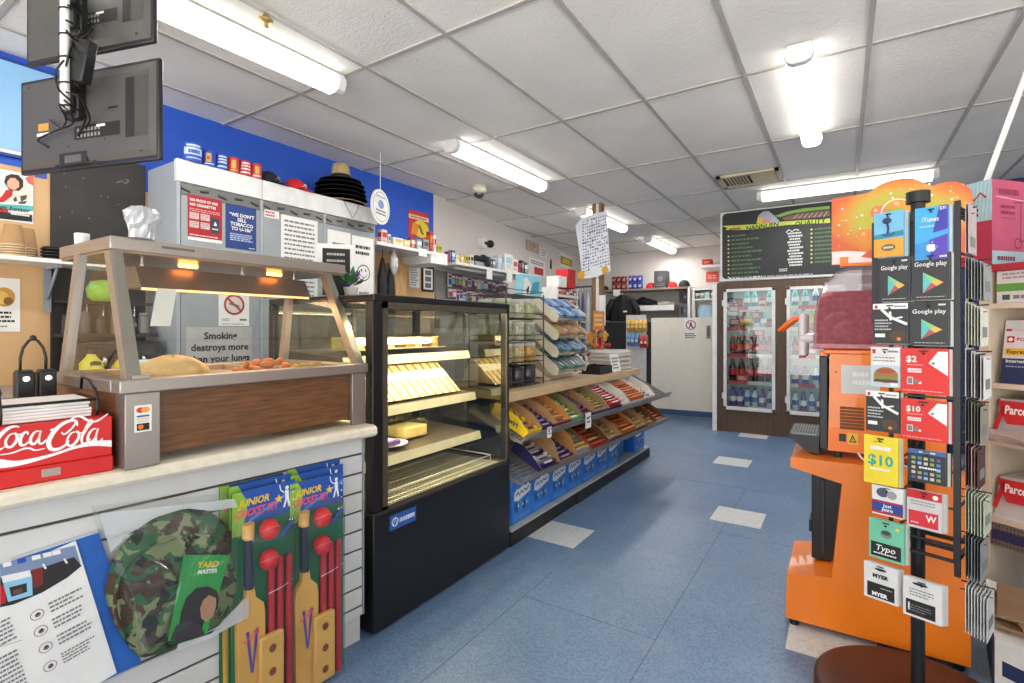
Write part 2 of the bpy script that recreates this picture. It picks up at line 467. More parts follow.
# ---------------------------------------------------------------- ceiling fittings
VENTM = M('vent_cream', '#c9bd9f', .6); VDARK = M('vent_dark', '#4a4238', .7)
t = thing('ceiling_vent', 'square cream air vent set in the ceiling before the menu board', 'air vent', (-.70, 5.24, CEIL))
b = B(); x0, x1, y0, y1 = -.99, -.47, 5.03, 5.46
for a, c in (((x0, y0), (x1, y0+.05)), ((x0, y1-.05), (x1, y1)), ((x0, y0), (x0+.04, y1)), ((x1-.03, y0), (x1, y1))):
    b.box((a[0], a[1], CEIL-.028), (c[0], c[1], CEIL-.009), VENTM)
b.done('frame', t)
b = B(); b.box((x0+.04, y0+.05, CEIL-.012), (x1-.03, y1-.05, CEIL-.0095), VDARK)
for i in range(7): b.box((x0+.07+i*.028, y0+.06, CEIL-.026), (x0+.082+i*.028, y1-.06, CEIL-.012), VENTM)
for i in range(10): b.box((x0+.28, y0+.055+i*.032, CEIL-.028), (x1-.035, y0+.08+i*.032, CEIL-.014), VENTM, rot=None)
b.done('louvre', t)
DOMEG = M('smoked_dome', '#3a3a3e', .1, coat=1); CREAM = M('cream_plastic', '#d9d2c0', .5)
p = at(479, 188, Z=CEIL-.02)
t = thing('security_camera', 'domed cream security camera on the ceiling by the wall corner', 'security camera', p)
b = B(); b.lathe([(.0, 0), (.075, 0), (.078, -.05), (.06, -.075), (0, -.075)], (p.x, p.y, CEIL-.001), CREAM); b.done('housing', t)
b = B(); b.ball((p.x, p.y, CEIL-.078), (.055, .055, .05), DOMEG); b.done('dome', t)
p = at(266, 15, Z=CEIL-.01)
b = B(); b.lathe([(.012, 0), (.014, -.02), (.03, -.022), (.03, -.03), (.01, -.035), (.006, -.05), (.014, -.055), (0, -.06)], (p.x, p.y, CEIL-.009), M('brass', '#b39a5a', .4, .6)); tag(b.done('sprinkler_head'), 'small brass sprinkler head on the ceiling beside the long tube light', 'sprinkler')
p = at(753, 187-20, Z=CEIL)

vs_ = bpy.context.scene.view_settings
vs_.view_transform = 'Standard'; vs_.look = 'None'; vs_.gamma = 1; vs_.use_curve_mapping = False; vs_.exposure = .38
cy_ = bpy.context.scene.cycles
cy_.use_denoising = True; cy_.max_bounces = 10; cy_.diffuse_bounces = 5; cy_.transparent_max_bounces = 24; cy_.sample_clamp_indirect = 6
# ================================================================== counter with slatwall front
CT = Matrix.Translation((-1.603, 1.384, 0)) @ Matrix.Rotation(math.radians(-5.3), 4, 'Z')   # local x to the aisle, y along the counter
CTi = CT.inverted()
CN = (CT.to_3x3() @ V((1, 0, 0))); CO = CT.translation
def atc(px, py, x): return CTi @ at(px, py, plane=(CO + CN * x, CN))     # on a sheet parallel to the slatwall, in counter coordinates
def atcz(px, py, z): return CTi @ at(px, py, Z=z)
ct = thing('shop_counter', 'long service counter with cream top and white slatwall front', 'counter', CO, math.radians(-5.3))
SLAT = M('slatwall_white', '#d4d2cf', .45, var=.03); GROOVE = M('slat_groove', '#4b4744', .7)
CTOP = M('cream_laminate', '#e3d9c3', .4, var=.06, scale=40)
b = B(CT); b.box((-.66, -2.3, .104), (-.02, -.06, .815), M('counter_carcass', '#bdbab5', .6)); b.done('carcass', ct)
b = B(CT)
zs = [.744 - .0755*i for i in range(9)]
edges = [.815] + zs
for i in range(len(edges)-1):
    b.box((-.018, -2.3, edges[i+1]+.004), (0, -.004, edges[i] - (.004 if i else 0)), SLAT, .002, seg=1)
b.box((-.0175, -2.3, .105), (-.006, -.004, .815), GROOVE)
b.box((-.018, -2.3, .105), (0, -.004, zs[-1]-.004), SLAT)
b.done('slatwall_panel', ct)
b = B(CT); b.box((-.05, -2.3, 0), (-.012, -.006, .102), M('plinth_white', '#cfccc8', .5)); b.box((-.66, -2.3, 0), (-.05, -.06, .102), DARK); b.done('plinth', ct)
b = B(CT); b.box((-.014, -.004, .105), (.003, .004, .815), M('edge_strip', '#8f9aa0', .5)); b.done('edge_strip', ct)
b = B(CT)
prof = [(-.70, .815), (.044, .815), (.058, .82), (.066, .83), (.066, .848), (.058, .858), (.044, .862), (-.70, .862)]
ye = lambda x: .013 + .0928*x
vs = [(x, -2.35, z) for x, z in prof] + [(x, ye(x), z) for x, z in prof]; n_ = len(prof)
b.mesh(vs, [(i, (i+1) % n_, n_+(i+1) % n_, n_+i) for i in range(n_)] + [tuple(range(n_))[::-1], tuple(range(n_, 2*n_))], CTOP); b.done('countertop', ct)

# ------------------------------------------------------------------ pie warmer
WOOD = M('wood_panel', '#6b4526', .45, var=.35, scale=9, stretch=(1, 1.2, 14))
WOODL = M('wood_panel_side', '#84552f', .5, var=.3, scale=9, stretch=(1, 1.2, 14))
PZ = .862
PT = Matrix.Translation((-1.565, 1.333, 0)); PTi = PT.inverted()
def atp(px, py, x): return PTi @ at(px, py, X=-1.565+x)
def atpz(px, py, z): return PTi @ at(px, py, Z=z)
pw = thing('pie_warmer', 'stainless glass-fronted pie warmer with wood panels holding hot food on the counter', 'food warmer', PT @ V((-.3, -.36, PZ)), 0)
def PB(): return B(PT)
b = PB(); b.box((-.055, -.752, PZ+.0005), (-.04, -.668, 1.066), STEEL, .002); b.box((-.10, -.752, PZ+.0005), (-.055, -.742, 1.066), STEEL); b.done('front_pillar', pw)
b = PB(); b.box((-.055, .0, PZ+.0005), (-.04, .066, 1.066), STEEL, .002); b.box((-.56, .05, PZ+.02), (-.055, .06, 1.066), STEEL); b.done('front_pillar', pw)
b = PB(); b.box((-.075, -.668, PZ+.026), (-.06, .0, 1.066), WOOD); b.done('front_panel', pw)
b = PB(); b.box((-.56, -.750, PZ+.004), (-.10, -.738, 1.066), WOODL); b.done('side_panel', pw)
b = PB()
for lo, hi in (((-.58, -.767, 1.066), (-.09, -.71, 1.102)), ((-.58, .016, 1.066), (-.09, .072, 1.102)), ((-.09, -.767, 1.066), (-.03, .072, 1.103)), ((-.58, -.767, 1.066), (-.54, .072, 1.102))): b.box(lo, hi, STEEL, .004)
b.done('rail', pw)
b = PB(); PANM = M('tray_steel', '#b9ab98', .3, .7)
b.box((-.545, -.715, 1.070), (-.085, .02, 1.078), PANM)
for y in (-.22,): b.box((-.54, y-.012, 1.078), (-.09, y+.012, 1.096), PANM, .003)
b.done('warming_tray', pw)
b = PB(); b.box((-.72, -.70, 1.482), (-.290, .170, 1.524), STEEL, .004); b.box((-.715, -.695, 1.476), (-.295, .165, 1.482), M('warm_steel', '#a08a70', .35, .6)); b.done('roof', pw)
b = PB(); b.box((-.2895, -.56, 1.502), (-.2885, -.46, 1.51), M('slot_dark', '#6a6259', .6)); b.done('slot', pw)
def post(x0, x1, y, w=.04, dy=.03, m=STEEL):
    b = PB(); b.prism([(x0-w/2, y-w/2, 1.102), (x0+w/2, y-w/2, 1.102), (x0+w/2, y+w/2-.006, 1.102), (x0-w/2, y+w/2-.006, 1.102)], (x1-x0, dy, .376), m); b.done('post', pw)
post(-.065, -.315, -.725, dy=.045); post(-.065, -.315, .05, dy=.035); post(-.52, -.51, -.735, w=.032, dy=.035); post(-.555, -.545, .045, w=.032, dy=.03)
b = PB(); b.box((-.09, -.735, 1.102), (-.04, -.69, 1.114), STEEL, .003); b.done('glass_clip', pw)
WG = GLASS('warmer_glass', '#f4f8f6', .07, power=4.5)
b = PB(); b.face([(-.045, -.745, 1.104), (-.045, .066, 1.104), (-.295, .10, 1.480), (-.295, -.69, 1.480)], WG); b.done('front_glass', pw)
for y, dy, n in ((-.742, .05, 'l'), (.06, .03, 'r')):
    b = PB(); b.face([(-.06, y, 1.103), (-.57, y, 1.103), (-.56, y+dy, 1.478), (-.305, y+dy, 1.478)], WG); b.done('side_glass', pw)
# heat hood under the roof with lamps
HOOD = M('hood_brown_steel', '#8a735f', .4, .6)
b = PB(); prof = [(-.42, 1.452), (-.375, 1.378), (-.53, 1.378), (-.50, 1.452)]
b.prism([(x, -.585, z) for x, z in prof], (0, .64, 0), HOOD); b.done('heat_hood', pw)
b = PB(); b.cyl((-.385, -.58, 1.374), (-.385, .05, 1.374), .004, EM('lit_edge_glow', '#ffb070', 2.2), 10); b.done('hood_edge_glow', pw)  # glowing rod added for the lit lower edge of the hood, no real lamp
HEATM = EM('heat_lamp_glow', '#ff9a45', 9)
for y in (-.43, -.10):
    b = PB(); b.cyl((-.40, y-.03, 1.466), (-.40, y+.03, 1.466), .008, HEATM, 10); b.done('heat_lamp', pw)
for y in (-.55, -.2, .03):
    b = PB(); b.cyl((-.46, y, 1.45), (-.46, y, 1.478), .006, CHROME, 8); b.done('hanger', pw)
hl = bpy.data.lights.new('warmer_glow', 'AREA'); hl.shape = 'RECTANGLE'; hl.size = .13; hl.size_y = .6; hl.energy = 3.2; hl.color = (1, .62, .32)
ho = bpy.data.objects.new('warmer_glow', hl); C.objects.link(ho); ho.matrix_world = PT @ Matrix.Translation((-.45, -.27, 1.37))
# card sticker on the front pillar
b = PB(); d = D(b, (-.0395, -.75, PZ), (0, 1, 0), (0, 0, 1))
u = lambda px, py: (atp(px, py, -.04).y + .75, atp(px, py, -.04).z - PZ)
x0, y0 = u(134, 433); x1, y1 = u(151.5, 404)
d.rect(x0, y0, x1, y1, PAPER); wv, hv = x1-x0, y1-y0
d.disc(x0+wv*.36, y0+hv*.82, wv*.25, M('card_red', '#d23a2a', .5), 1, hv*.105); d.disc(x0+wv*.64, y0+hv*.82, wv*.25, M('card_orange', '#f0a23a', .5), 2, hv*.105)
d.rect(x0+wv*.14, y0+hv*.56, x0+wv*.86, y0+hv*.62, BLUE, 1); d.bars(x0+wv*.14, y0+hv*.36, x0+wv*.86, y0+hv*.54, 2, M('print_pale_orange', '#dcae6a', .6), 1)
d.rect(x0+wv*.14, y0+hv*.06, x0+wv*.86, y0+hv*.32, INK, 1); d.disc(x0+wv*.36, y0+hv*.19, wv*.16, ORANGE, 2, hv*.09)
b.done('payment_sticker', pw)
# food in the warmer
def on_tray(name, label, cat, group=None): pass
DOUGH = M('baked_dough', '#e2b878', .6, var=.25, scale=18, bump=.5, bscale=50)
p = atpz(176, 370, 1.13); p.x = -.125; p.y += .11
b = B(PT); cx, cy = p.x-.13, p.y+.02; rings = []
for z, s_ in ((1.0795, .8), (1.09, 1), (1.108, .97), (1.126, .85), (1.142, .62), (1.150, .34), (1.153, .05)):
    rings.append([(cx + .095*s_*math.cos(2*PI*i/28)*(1+.06*math.sin(3*2*PI*i/28)), cy + .105*s_*math.sin(2*PI*i/28)*(1+.08*math.sin(5*2*PI*i/28+1)), z + .005*math.sin(4*2*PI*i/28)*(z > 1.085)) for i in range(28)])
b.loft(rings, DOUGH); tag(b.done('bread_loaf'), 'large round pale baked loaf in the left tray of the pie warmer', 'bread')
FRY = M('fried_crumb', '#cf7a3c', .6, var=.4, scale=35, bump=.8, bscale=80)
rr = random.Random(4); k = 0
cks = []
for px, py, s_, q in ((238, 369, .8, .3), (247, 367, .9, 1.2), (256, 365, .9, .5), (265, 364, 1, 2.0), (275, 363, 1, .9), (286, 364, .9, .2), (246, 363, .8, 2.6), (257, 360.5, .85, .2), (268, 359.5, .9, 1.0), (280, 359, .8, 2.2), (250, 371, .8, 1.9), (262, 370, .8, .1), (274, 369, .85, 1.5), (290, 369, .7, 2.4)):
    k += 1
    up = .022 if py < 364 else 0
    p = atpz(px, py, 1.10+up); bb = B(PT); x, y = max(-.5, min(p.x, -.13)), p.y
    bb.ball((0, 0, 0), (.026*s_, .014*s_, .013), FRY, 14, .2)
    bb.bm.transform(PT @ Matrix.Translation((x, y, 1.093+up)) @ Matrix.Rotation(q, 4, 'Z') @ PT.inverted())
    cks.append(bb.done('fried_chicken_piece'))
for o in cks: tag(o, 'crumbed fried chicken piece heaped in the right tray of the pie warmer', 'fried chicken', 'fried chicken in the warmer')
FRIES = M('fries', '#dcae56', .55, var=.2)
for i in range(12):
    p = atpz(302+rr.uniform(-6, 18), 366+rr.uniform(-1, 3), 1.10); p.y = max(-.17, min(p.y, -.02)); p.x = max(-.48, min(-.14, p.x)); q = rr.uniform(0, 3.1); bb = B(PT)
    bb.box((p.x-.028, p.y-.006, 1.0785+.0115*(i % 3)), (p.x+.028, p.y+.006, 1.089+.0115*(i % 3)), FRIES, .002, rot=q)
    tag(bb.done('potato_chip'), 'golden chip lying beside the fried chicken in the warmer', 'chips', 'hot chips in the warmer')
# white ticket hanging from the hood
b = B(PT); b.prism([(-.36, -.545, 1.376), (-.36, -.485, 1.376), (-.335, -.515, 1.25), (-.335, -.575, 1.25)], (-.002, 0, 0), PAPER); tag(b.done('price_ticket'), 'blank white ticket hanging under the heat hood inside the pie warmer', 'ticket')
# on the warmer roof
PLM = GLASS('bag_plastic', '#e9eaec', .12, .15, '#d5d8da', .55)
p = atpz(138, 236, 1.524); p.x -= .05; p.y += .03
b = B(PT); prof = []; n = 22
rings = []
rb = random.Random(3)
for z, r in ((0, .032), (.025, .034), (.04, .04), (.06, .05), (.08, .047), (.095, .034), (.10, .012)):
    rings.append([(p.x + r*math.cos(2*PI*i/n)*(1+rb.uniform(-.14, .14)), p.y + r*math.sin(2*PI*i/n)*(1+rb.uniform(-.14, .14)), 1.5245 + z + rb.uniform(-.004, .004)*(z > 0)) for i in range(n)])
b.loft(rings, PLM, smooth=False); tag(b.done('plastic_bag'), 'scrunched clear plastic bag on top of the pie warmer', 'plastic bag')
p = atpz(82, 245, 1.524)
b = B(PT); b.lathe([(.018, 0), (.02, .003), (.021, .036), (.019, .038), (.0, .03)], (p.x, p.y, 1.5245), WHITE); tag(b.done('white_cup'), 'small white cup standing at the left end of the pie warmer roof', 'cup')

# ------------------------------------------------------------------ red drinks crate
CRED = M('crate_red', '#cf1b17', .45, var=.06)
CRX = .045
cr = thing('drinks_crate', 'red drinks crate with white script lettering at the end of the counter', 'crate', CT @ V((-.2, -1.05, PZ)), math.radians(-5.3))
b = B(CT); ce = atc(115, 440, CRX).y - .003
b.box((-.16, -1.30, PZ+.001), (CRX, ce, PZ+.042), CRED, .004); b.box((-.155, -1.295, PZ+.042), (CRX-.003, ce-.002, 1.008), CRED, .003)
CW = M('script_white', '#f3eeea', .5)
def cro(x, y):   # a point of the crate's front, from a close look at its lettering
    q = atc(x/4.267, 340 + y/4.267, CRX-.003); return (q.y, q.z)
d = D(b, (CRX-.003, 0, 0), (0, 1, 0), (0, 0, 1))
def spline(P, n=7):
    out = []
    for i in range(len(P)-1):
        p0, p1, p2, p3 = P[max(i-1, 0)], P[i], P[i+1], P[min(i+2, len(P)-1)]
        for k in range(n):
            t = k/n
            out.append(tuple(.5*((2*p1[j]) + (-p0[j]+p2[j])*t + (2*p0[j]-5*p1[j]+4*p2[j]-p3[j])*t*t + (-p0[j]+3*p1[j]-3*p2[j]+p3[j])*t**3) for j in (0, 1)))
    return out + [P[-1]]
SCR = 1/4.267 * .00205
def sw(P, w0, w1, k=1):
    S = spline(P); n = len(S)
    d.stroke([cro(*q) for q in S], [SCR*(w0 + (w1-w0)*math.sin(PI*i/(n-1))) for i in range(n)], CW, k)
for P, w0, w1 in (
    ([(82,372),(66,368),(40,374),(10,396),(-15,428),(-22,455),(-5,468),(20,455)], 4, 17),
    ([(64,398),(42,404),(24,430),(28,453),(46,456),(66,436),(73,410),(62,397),(76,404),(90,400)], 5, 12),
    ([(120,404),(114,392),(98,400),(86,425),(89,446),(104,448),(127,430)], 5, 14),
    ([(168,388),(149,392),(132,415),(131,438),(146,443),(164,420),(174,386)], 5, 13),
    ([(174,386),(167,415),(167,438),(180,441),(200,424)], 8, 10),
    ([(214,386),(226,380),(238,379)], 7, 10),
    ([(330,366),(322,344),(290,347),(252,368),(222,402),(207,437),(216,463),(243,466),(276,450),(294,428)], 6, 20),
    ([(262,392),(272,402),(292,390),(316,364),(322,346)], 5, 9),
    ([(328,390),(303,398),(287,425),(291,448),(309,449),(330,426),(337,402),(327,389),(342,396),(356,392)], 5, 13),
    ([(352,412),(374,374),(391,352),(384,343),(364,380),(349,415),(351,440),(366,438),(386,420)], 5, 12),
    ([(411,378),(394,382),(377,405),(375,429),(390,434),(408,412),(419,376)], 5, 13),
    ([(419,376),(410,405),(410,430),(421,434),(438,420)], 8, 10),
    ([(292,346),(318,329),(345,327),(375,343),(402,348),(430,336),(460,314)], 5, 11),
    ([(0,490),(50,482),(100,464),(128,462),(150,470),(192,462)], 4, 9)): sw(P, w0, w1)
rib_top = [(-60,512),(0,508),(60,515),(130,506),(230,482),(320,452),(400,432),(476,427)]
rib_bot = [(-60,560),(0,548),(60,540),(130,524),(230,494),(320,464),(400,452),(476,455)]
A_, B_ = spline(rib_top), spline(rib_bot)
for i in range(len(A_)-1): d.poly([cro(*A_[i]), cro(*A_[i+1]), cro(*B_[i+1]), cro(*B_[i])][::-1], CW)
b.done('crate_body', cr)
b = B(CT); q0, q1 = cro(176, 586), cro(257, 540); b.box((CRX+.0, q0[0], max(q0[1], PZ+.003)), (CRX+.0012, q1[0], q1[1]), M('grey_tape', '#a79b8e', .6)); b.done('tape_label', cr)
# paper bags in a wire holder on the crate
hz = 1.0095
wh = thing('bag_holder', 'black wire holder standing on the red crate around white paper bags', 'wire holder', CT @ V((-.2, -.95, hz)), math.radians(-5.3))
b = B(CT)
def wire(*P, r=.0035): b.tube(P, r, BLACK, 6)
yl, yr, xf, xb = -1.18, ce-.03, .022, -.14
for z in (1.055,): wire((xf, yl, z), (xf, yr, z), (xb, yr, z), (xb, yl, z))
for y in (-1.03, yr):
    wire((xf, y, hz+.003), (xf+.006, y, hz+.02), (xf, y, hz+.045), (xf-.01, y-.002, 1.085))
wire((xf, -1.03, 1.085), (-.05, -1.03, 1.115), (-.13, -1.03, 1.12), (xb, -1.03, 1.08)); wire((xf, yr, 1.07), (-.05, yr, 1.10), (-.13, yr, 1.105), (xb, yr, 1.07))
b.done('wire_frame', wh)
rs = random.Random(5); prev = None
for i in range(6):
    b = B(CT); z = hz + .0055*i*1.45
    b.box((-.135, -1.165+rs.uniform(-.004, .004), z+.0005), (.012+rs.uniform(-.003, .002), ce-.042+rs.uniform(-.004, .004), z+.0078), PAPER, .002)
    tag(b.done('paper_bag'), 'flat white paper bag bundle stacked in the wire holder on the red crate', 'paper bag', 'white paper bags on the crate')
# loop handled caddy behind
cz = PZ; cx_ = -.30
ya_, yb_, yc_ = atc(24, 380, cx_).y, atc(46, 380, cx_).y, atc(32, 380, cx_).y
zt_c = atc(30, 371, cx_).z; zl_c = atc(30, 338, cx_).z; rc_ = (yb_-ya_)*.42
cd = thing('sauce_caddy', 'black two cup caddy with tall wire loop handle and ball top behind the crate', 'caddy', CT @ V((cx_, yc_, cz)), math.radians(-5.3))
for y in (ya_, yb_):
    b = B(CT); b.box((cx_-.03, y-rc_, cz+.001), (cx_+.03, y+rc_, zt_c), BLACK, .005); b.box((cx_-.026, y-rc_+.004, zt_c), (cx_+.026, y+rc_-.004, zt_c+.003), DARK); b.cyl((cx_+.031, y, zt_c-.02), (cx_+.036, y, zt_c-.02), .008, CHROME, 10); b.done('cup', cd)
b = B(CT); yl_, yr_ = atc(22, 360, cx_).y, atc(44, 360, cx_).y; ym_ = (yl_+yr_)/2; hh_ = zl_c-zt_c
b.tube([(cx_, yl_-.004, zt_c-.02), (cx_, yl_-.004, zt_c+hh_*.4), (cx_, yl_+.002, zt_c+hh_*.7), (cx_, yl_*.7+yr_*.3, zt_c+hh_*.92), (cx_, ym_, zt_c+hh_*.97), (cx_, yl_*.3+yr_*.7, zt_c+hh_*.92), (cx_, yr_-.002, zt_c+hh_*.7), (cx_, yr_+.004, zt_c+hh_*.4), (cx_, yr_+.004, zt_c-.02)], .0038, BLACK); b.ball((cx_, ym_, zt_c+hh_), .0085, BLACK, 10); b.done('loop_handle', cd)

# ------------------------------------------------------------------ goods hanging on the slatwall
CGREEN = M('card_green', '#1f6a45', .55); BATW = M('toy_bat_yellow', '#d9a64e', .45, var=.12, scale=6); BATG = M('bat_grip_navy', '#1d2538', .5)
BALLR = M('toy_ball_red', '#cc1f26', .35); STUMP = M('stump_red', '#b3202c', .45); HBLUE = M('header_blue', '#2451a6', .5); HGRN = M('header_lime', '#8db840', .5); PURP = M('purple_print', '#5b3f8f', .5)
HOOK = CHROME
def cricket_card(Mx, lowered=0):
    """card .229 wide and .737 high; x right, y up, z outward"""
    b = B(Mx); b.box((0, 0, 0), (.229, .737, .003), CGREEN)
    d = D(b, (0, 0, .003), (1, 0, 0), (0, 1, 0))
    d.rect(0, .63, .229, .737, HBLUE); d.poly([(0, .60), (.03, .60), (.055, .70), (.03, .737), (0, .737)], HGRN, 1); d.poly([(.05, .63), (.229, .70), (.229, .712), (.06, .645)], M('header_cyan', '#4a86cf', .5), 1)
    d.text('JUNIOR', .075, .688, .022, YELLOW, 2, maxw=.11, bold=.03, slant=.2); d.text('CRICKET SET', .085, .655, .023, M('set_title', '#e5566a', .5), 2, maxw=.15, bold=.03, slant=.2)
    star = [(.165+.017*(1 if i % 2 == 0 else .42)*math.sin(PI*i/5), .684+.017*(1 if i % 2 == 0 else .42)*math.cos(PI*i/5)) for i in range(10)]
    d.poly(star, YELLOW, 2)
    d.disc(.196, .715, .007, PAPER, 2); d.poly([(.188, .707), (.202, .707), (.204, .68), (.21, .65), (.202, .65), (.196, .676), (.188, .65), (.181, .652), (.19, .68)], PAPER, 2); d.stroke([(.186, .7), (.172, .712), (.168, .73)], .004, PAPER, 2)
    for y in (.645, .67, .695): d.disc(.22, y, .003, PAPER, 2)
    return b
def bat_shape(b, zb, th, m=BATW):
    pts = [(.012, .03), (.02, .02), (.092, .02), (.102, .03), (.103, .34), (.098, .372), (.07, .40), (.065, .435), (.04, .435), (.036, .40), (.012, .372), (.008, .34)]
    b.prism([(x, y, zb) for x, y in pts], (0, 0, th), m)
def cricket_set(Mx, label, group, loc):
    t = thing('cricket_set', label, 'toy cricket set', loc, 0, group)
    cricket_card(Mx).done('backing_card', t)
    b = B(Mx); bat_shape(b, .0035, .022)
    d = D(b, (0, 0, .0255), (1, 0, 0), (0, 1, 0))
    d.poly([(.035, .30), (.047, .30), (.058, .19), (.068, .30), (.08, .30), (.062, .165), (.052, .165)], PURP); d.text('V600', .058, .27, .022, M('set_title', '#e5566a', .5), 2, maxw=.06, slant=.2, rot=.5)
    bt = b.done('bat', t)
    b = B(Mx); b.cyl((.052, .43, .016), (.048, .585, .016), .0155, BATG, 14, .014); b.done('grip', bt)
    b = B(Mx); b.cyl((.048, .585, .016), (.048, .59, .016), .014, BATW, 14, .019); b.cyl((.048, .59, .016), (.048, .636, .016), .019, BATW, 14, .021); b.done('end_cap', bt)
    for y in (.605, .508):
        b = B(Mx); b.ball((.112, y, .037), .033, BALLR, 20); b.tube([(.112+.0335*math.cos(q), y+.0335*math.sin(q)*.5, .037+.029*abs(math.sin(q))+.004) for q in [PI*i/10 for i in range(11)]], .0012, M('ball_seam', '#e77a74', .5), 5); b.done('ball', t)
    for x, yt in ((.13, .475), (.163, .487), (.196, .487)):
        b = B(Mx); b.cyl((x, .025, .016), (x, yt, .016), .0125, STUMP, 12); b.ball((x, yt, .016), .0125, STUMP, 10); b.done('stump', t)
    b = B(Mx); BLK = M('toy_block_yellow', '#dba953', .45, var=.1); HOLE = M('block_hole', '#7a3a22', .6)
    b.box((.075, .032, .026), (.162, .268, .048), BLK, .006)
    d = D(b, (0, 0, .048), (1, 0, 0), (0, 1, 0))
    for y in (.075, .15, .225): d.disc(.118, y, .0125, HOLE); d.ring(.118, y, .0125, .0145, M('block_rim', '#c08a3c', .5))
    b.done('bail_block', t)
    b = B(Mx); TIE = M('tie_white', '#dddcd6', .5)
    b.tube([(.112, .395, .03), (.16, .40, .031), (.212, .406, .02)], .0014, TIE, 5)
    b.done('tie', t)
    b = B(Mx); b.tube([(.165, .565, .02), (.185, .585, .024), (.213, .605, .02)], .008, M('blue_bail', '#2a49a0', .4), 8); b.done('bail', t)
    b = B(Mx); pts = [(.002, .004), (.227, .004), (.227, .66), (.002, .66)]
    n1, n2 = 8, 22; rf = random.Random(2); vs = []; fs = []
    for j in range(n2+1):
        for i in range(n1+1):
            e = min(i, n1-i, j, n2-j); h = .004 if e == 0 else .056 + rf.uniform(-.002, .002) + (.018 if 15 <= j <= 20 and 2 <= i <= 6 else 0)
            vs.append((.002+.225*i/n1, .004+.656*j/n2, h))
    for j in range(n2):
        for i in range(n1): q = j*(n1+1)+i; fs.append((q, q+1, q+n1+2, q+n1+1))
    b.mesh(vs, fs, FILM, True); b.done('clear_cover', t)
    return t
def spare_set(Mx, label, group, loc):
    t = thing('cricket_set', label, 'toy cricket set', loc, 0, group)
    cricket_card(Mx).done('backing_card', t)
    b = B(Mx); bat_shape(b, .0035, .02); b.done('bat', t)
    return t
def hang(px, py, x):
    """frame of a card whose top left corner hangs at this place in front of the slatwall"""
    q = atc(px, py, x)
    return CT @ Matrix.Translation((x, q.y, q.z-.737)) @ Matrix(((0,0,1,0),(.9,0,0,0),(0,1,0,0),(0,0,0,1)))
def hk(y, z, L):
    b = B(CT); b.box((.0005, y-.02, z-.02), (.004, y+.02, z+.02), HOOK, .001); b.tube([(.004, y, z), (L, y, z), (L+.006, y, z+.012)], .003, HOOK, 6)
    tag(b.done('display_hook'), None, None); return bpy.data.objects[-1]
for nm, fr, spares, w1, w2, w3 in (('s2', (289.3, 484.5), ((287, 470), (290, 476)), 'front set of the bunch nearer the counter end',
        'hindmost card of the bunch nearer the counter end', 'middle card of the bunch nearer the counter end'),
       ('s1', (231.4, 494), ((219, 487), (228, 487.5)), 'front set of the bunch beside the camouflage hat', 'hindmost card of the bunch beside the camouflage hat', 'middle card of the bunch beside the camouflage hat')):
    for (pp, xx, lb) in ((spares[0], .004, w2), (spares[1], .031, w3)):
        Mx = hang(*pp, xx); spare_set(Mx, 'toy cricket set, ' + lb, 'toy cricket sets on the slatwall', Mx @ V((.115, 0, 0)))
    Mx = hang(*fr, .058); cricket_set(Mx, 'toy cricket set, ' + w1, 'toy cricket sets on the slatwall', Mx @ V((.115, 0, 0)))

# camouflage hat in its bag
def camo_mat():
    m = bpy.data.materials.new('camouflage_cloth'); m.use_nodes = True; nt = m.node_tree; N = nt.nodes; L = nt.links; b = N['Principled BSDF']
    tc = N.new('ShaderNodeTexCoord'); last = None
    base = lin('#788058')
    cur = None
    for sc, th, col, seed in ((17, .50, '#2f5a37', 1.3), (20, .54, '#453226', 7.7), (24, .60, '#191a19', 15.2)):
        mp = N.new('ShaderNodeMapping'); mp.inputs['Location'].default_value = (seed, seed*2, seed*.7); L.new(tc.outputs['Object'], mp.inputs[0])
        n = N.new('ShaderNodeTexNoise'); n.inputs['Scale'].default_value = sc; n.inputs['Detail'].default_value = 2.5; n.inputs['Distortion'].default_value = .6; L.new(mp.outputs[0], n.inputs['Vector'])
        g = N.new('ShaderNodeMath'); g.operation = 'GREATER_THAN'; g.inputs[1].default_value = th; L.new(n.outputs['Fac'], g.inputs[0])
        x = N.new('ShaderNodeMix'); x.data_type = 'RGBA'; L.new(g.outputs[0], x.inputs['Factor'])
        if cur is None: x.inputs[6].default_value = base
        else: L.new(cur, x.inputs[6])
        x.inputs[7].default_value = lin(col); cur = x.outputs[2]
    L.new(cur, b.inputs['Base Color']); b.inputs['Roughness'].default_value = .8
    return m
CAMO = camo_mat()
hx = .004
ht = thing('camouflage_hat', 'camouflage bush hat in a clear bag hanging on the slatwall', 'hat', CT @ V((.03, -.66, .33)), math.radians(-5.3))
def rim(pts, x): return [atc(px, py, x) for px, py in pts]
out = spline([(104,590),(112,562),(128,538),(152,520),(182,509),(208,511),(228,528),(238,556),(241,592),(236,612),(212,630),(182,645),(158,655),(138,656),(124,640),(112,618),(104,590)], 3)[:-1]
R0 = rim(out, .035); c0 = sum(R0, V()) / len(R0); rings = []
for s_, x in ((.97, .027), (1.0, .034), (.95, .05), (.82, .064), (.6, .074), (.3, .079), (.03, .08)):
    rings.append([V((x + (.004*math.sin(9*2*PI*i/len(R0))) * (x > .03), c0.y + (q.y-c0.y)*s_, c0.z + (q.z-c0.z)*s_)) for i, q in enumerate(R0)])
b = B(CT); b.loft(rings, CAMO); b.done('hat_crown', ht)
b = B(CT); brim = spline([(126,640),(116,612),(118,584),(132,560),(152,546)], 5); bq = [atc(px, py, .07) for px, py in brim]
b.tube([V((.066, q.y, q.z)) for q in bq], .0045, CAMO, 8); brim = spline([(150,545),(172,538),(200,534),(226,540)], 5); b.tube([V((.074, q.y, q.z)) for q in [atc(px, py, .07) for px, py in brim]], .004, CAMO, 8); b.done('hat_seam', ht)
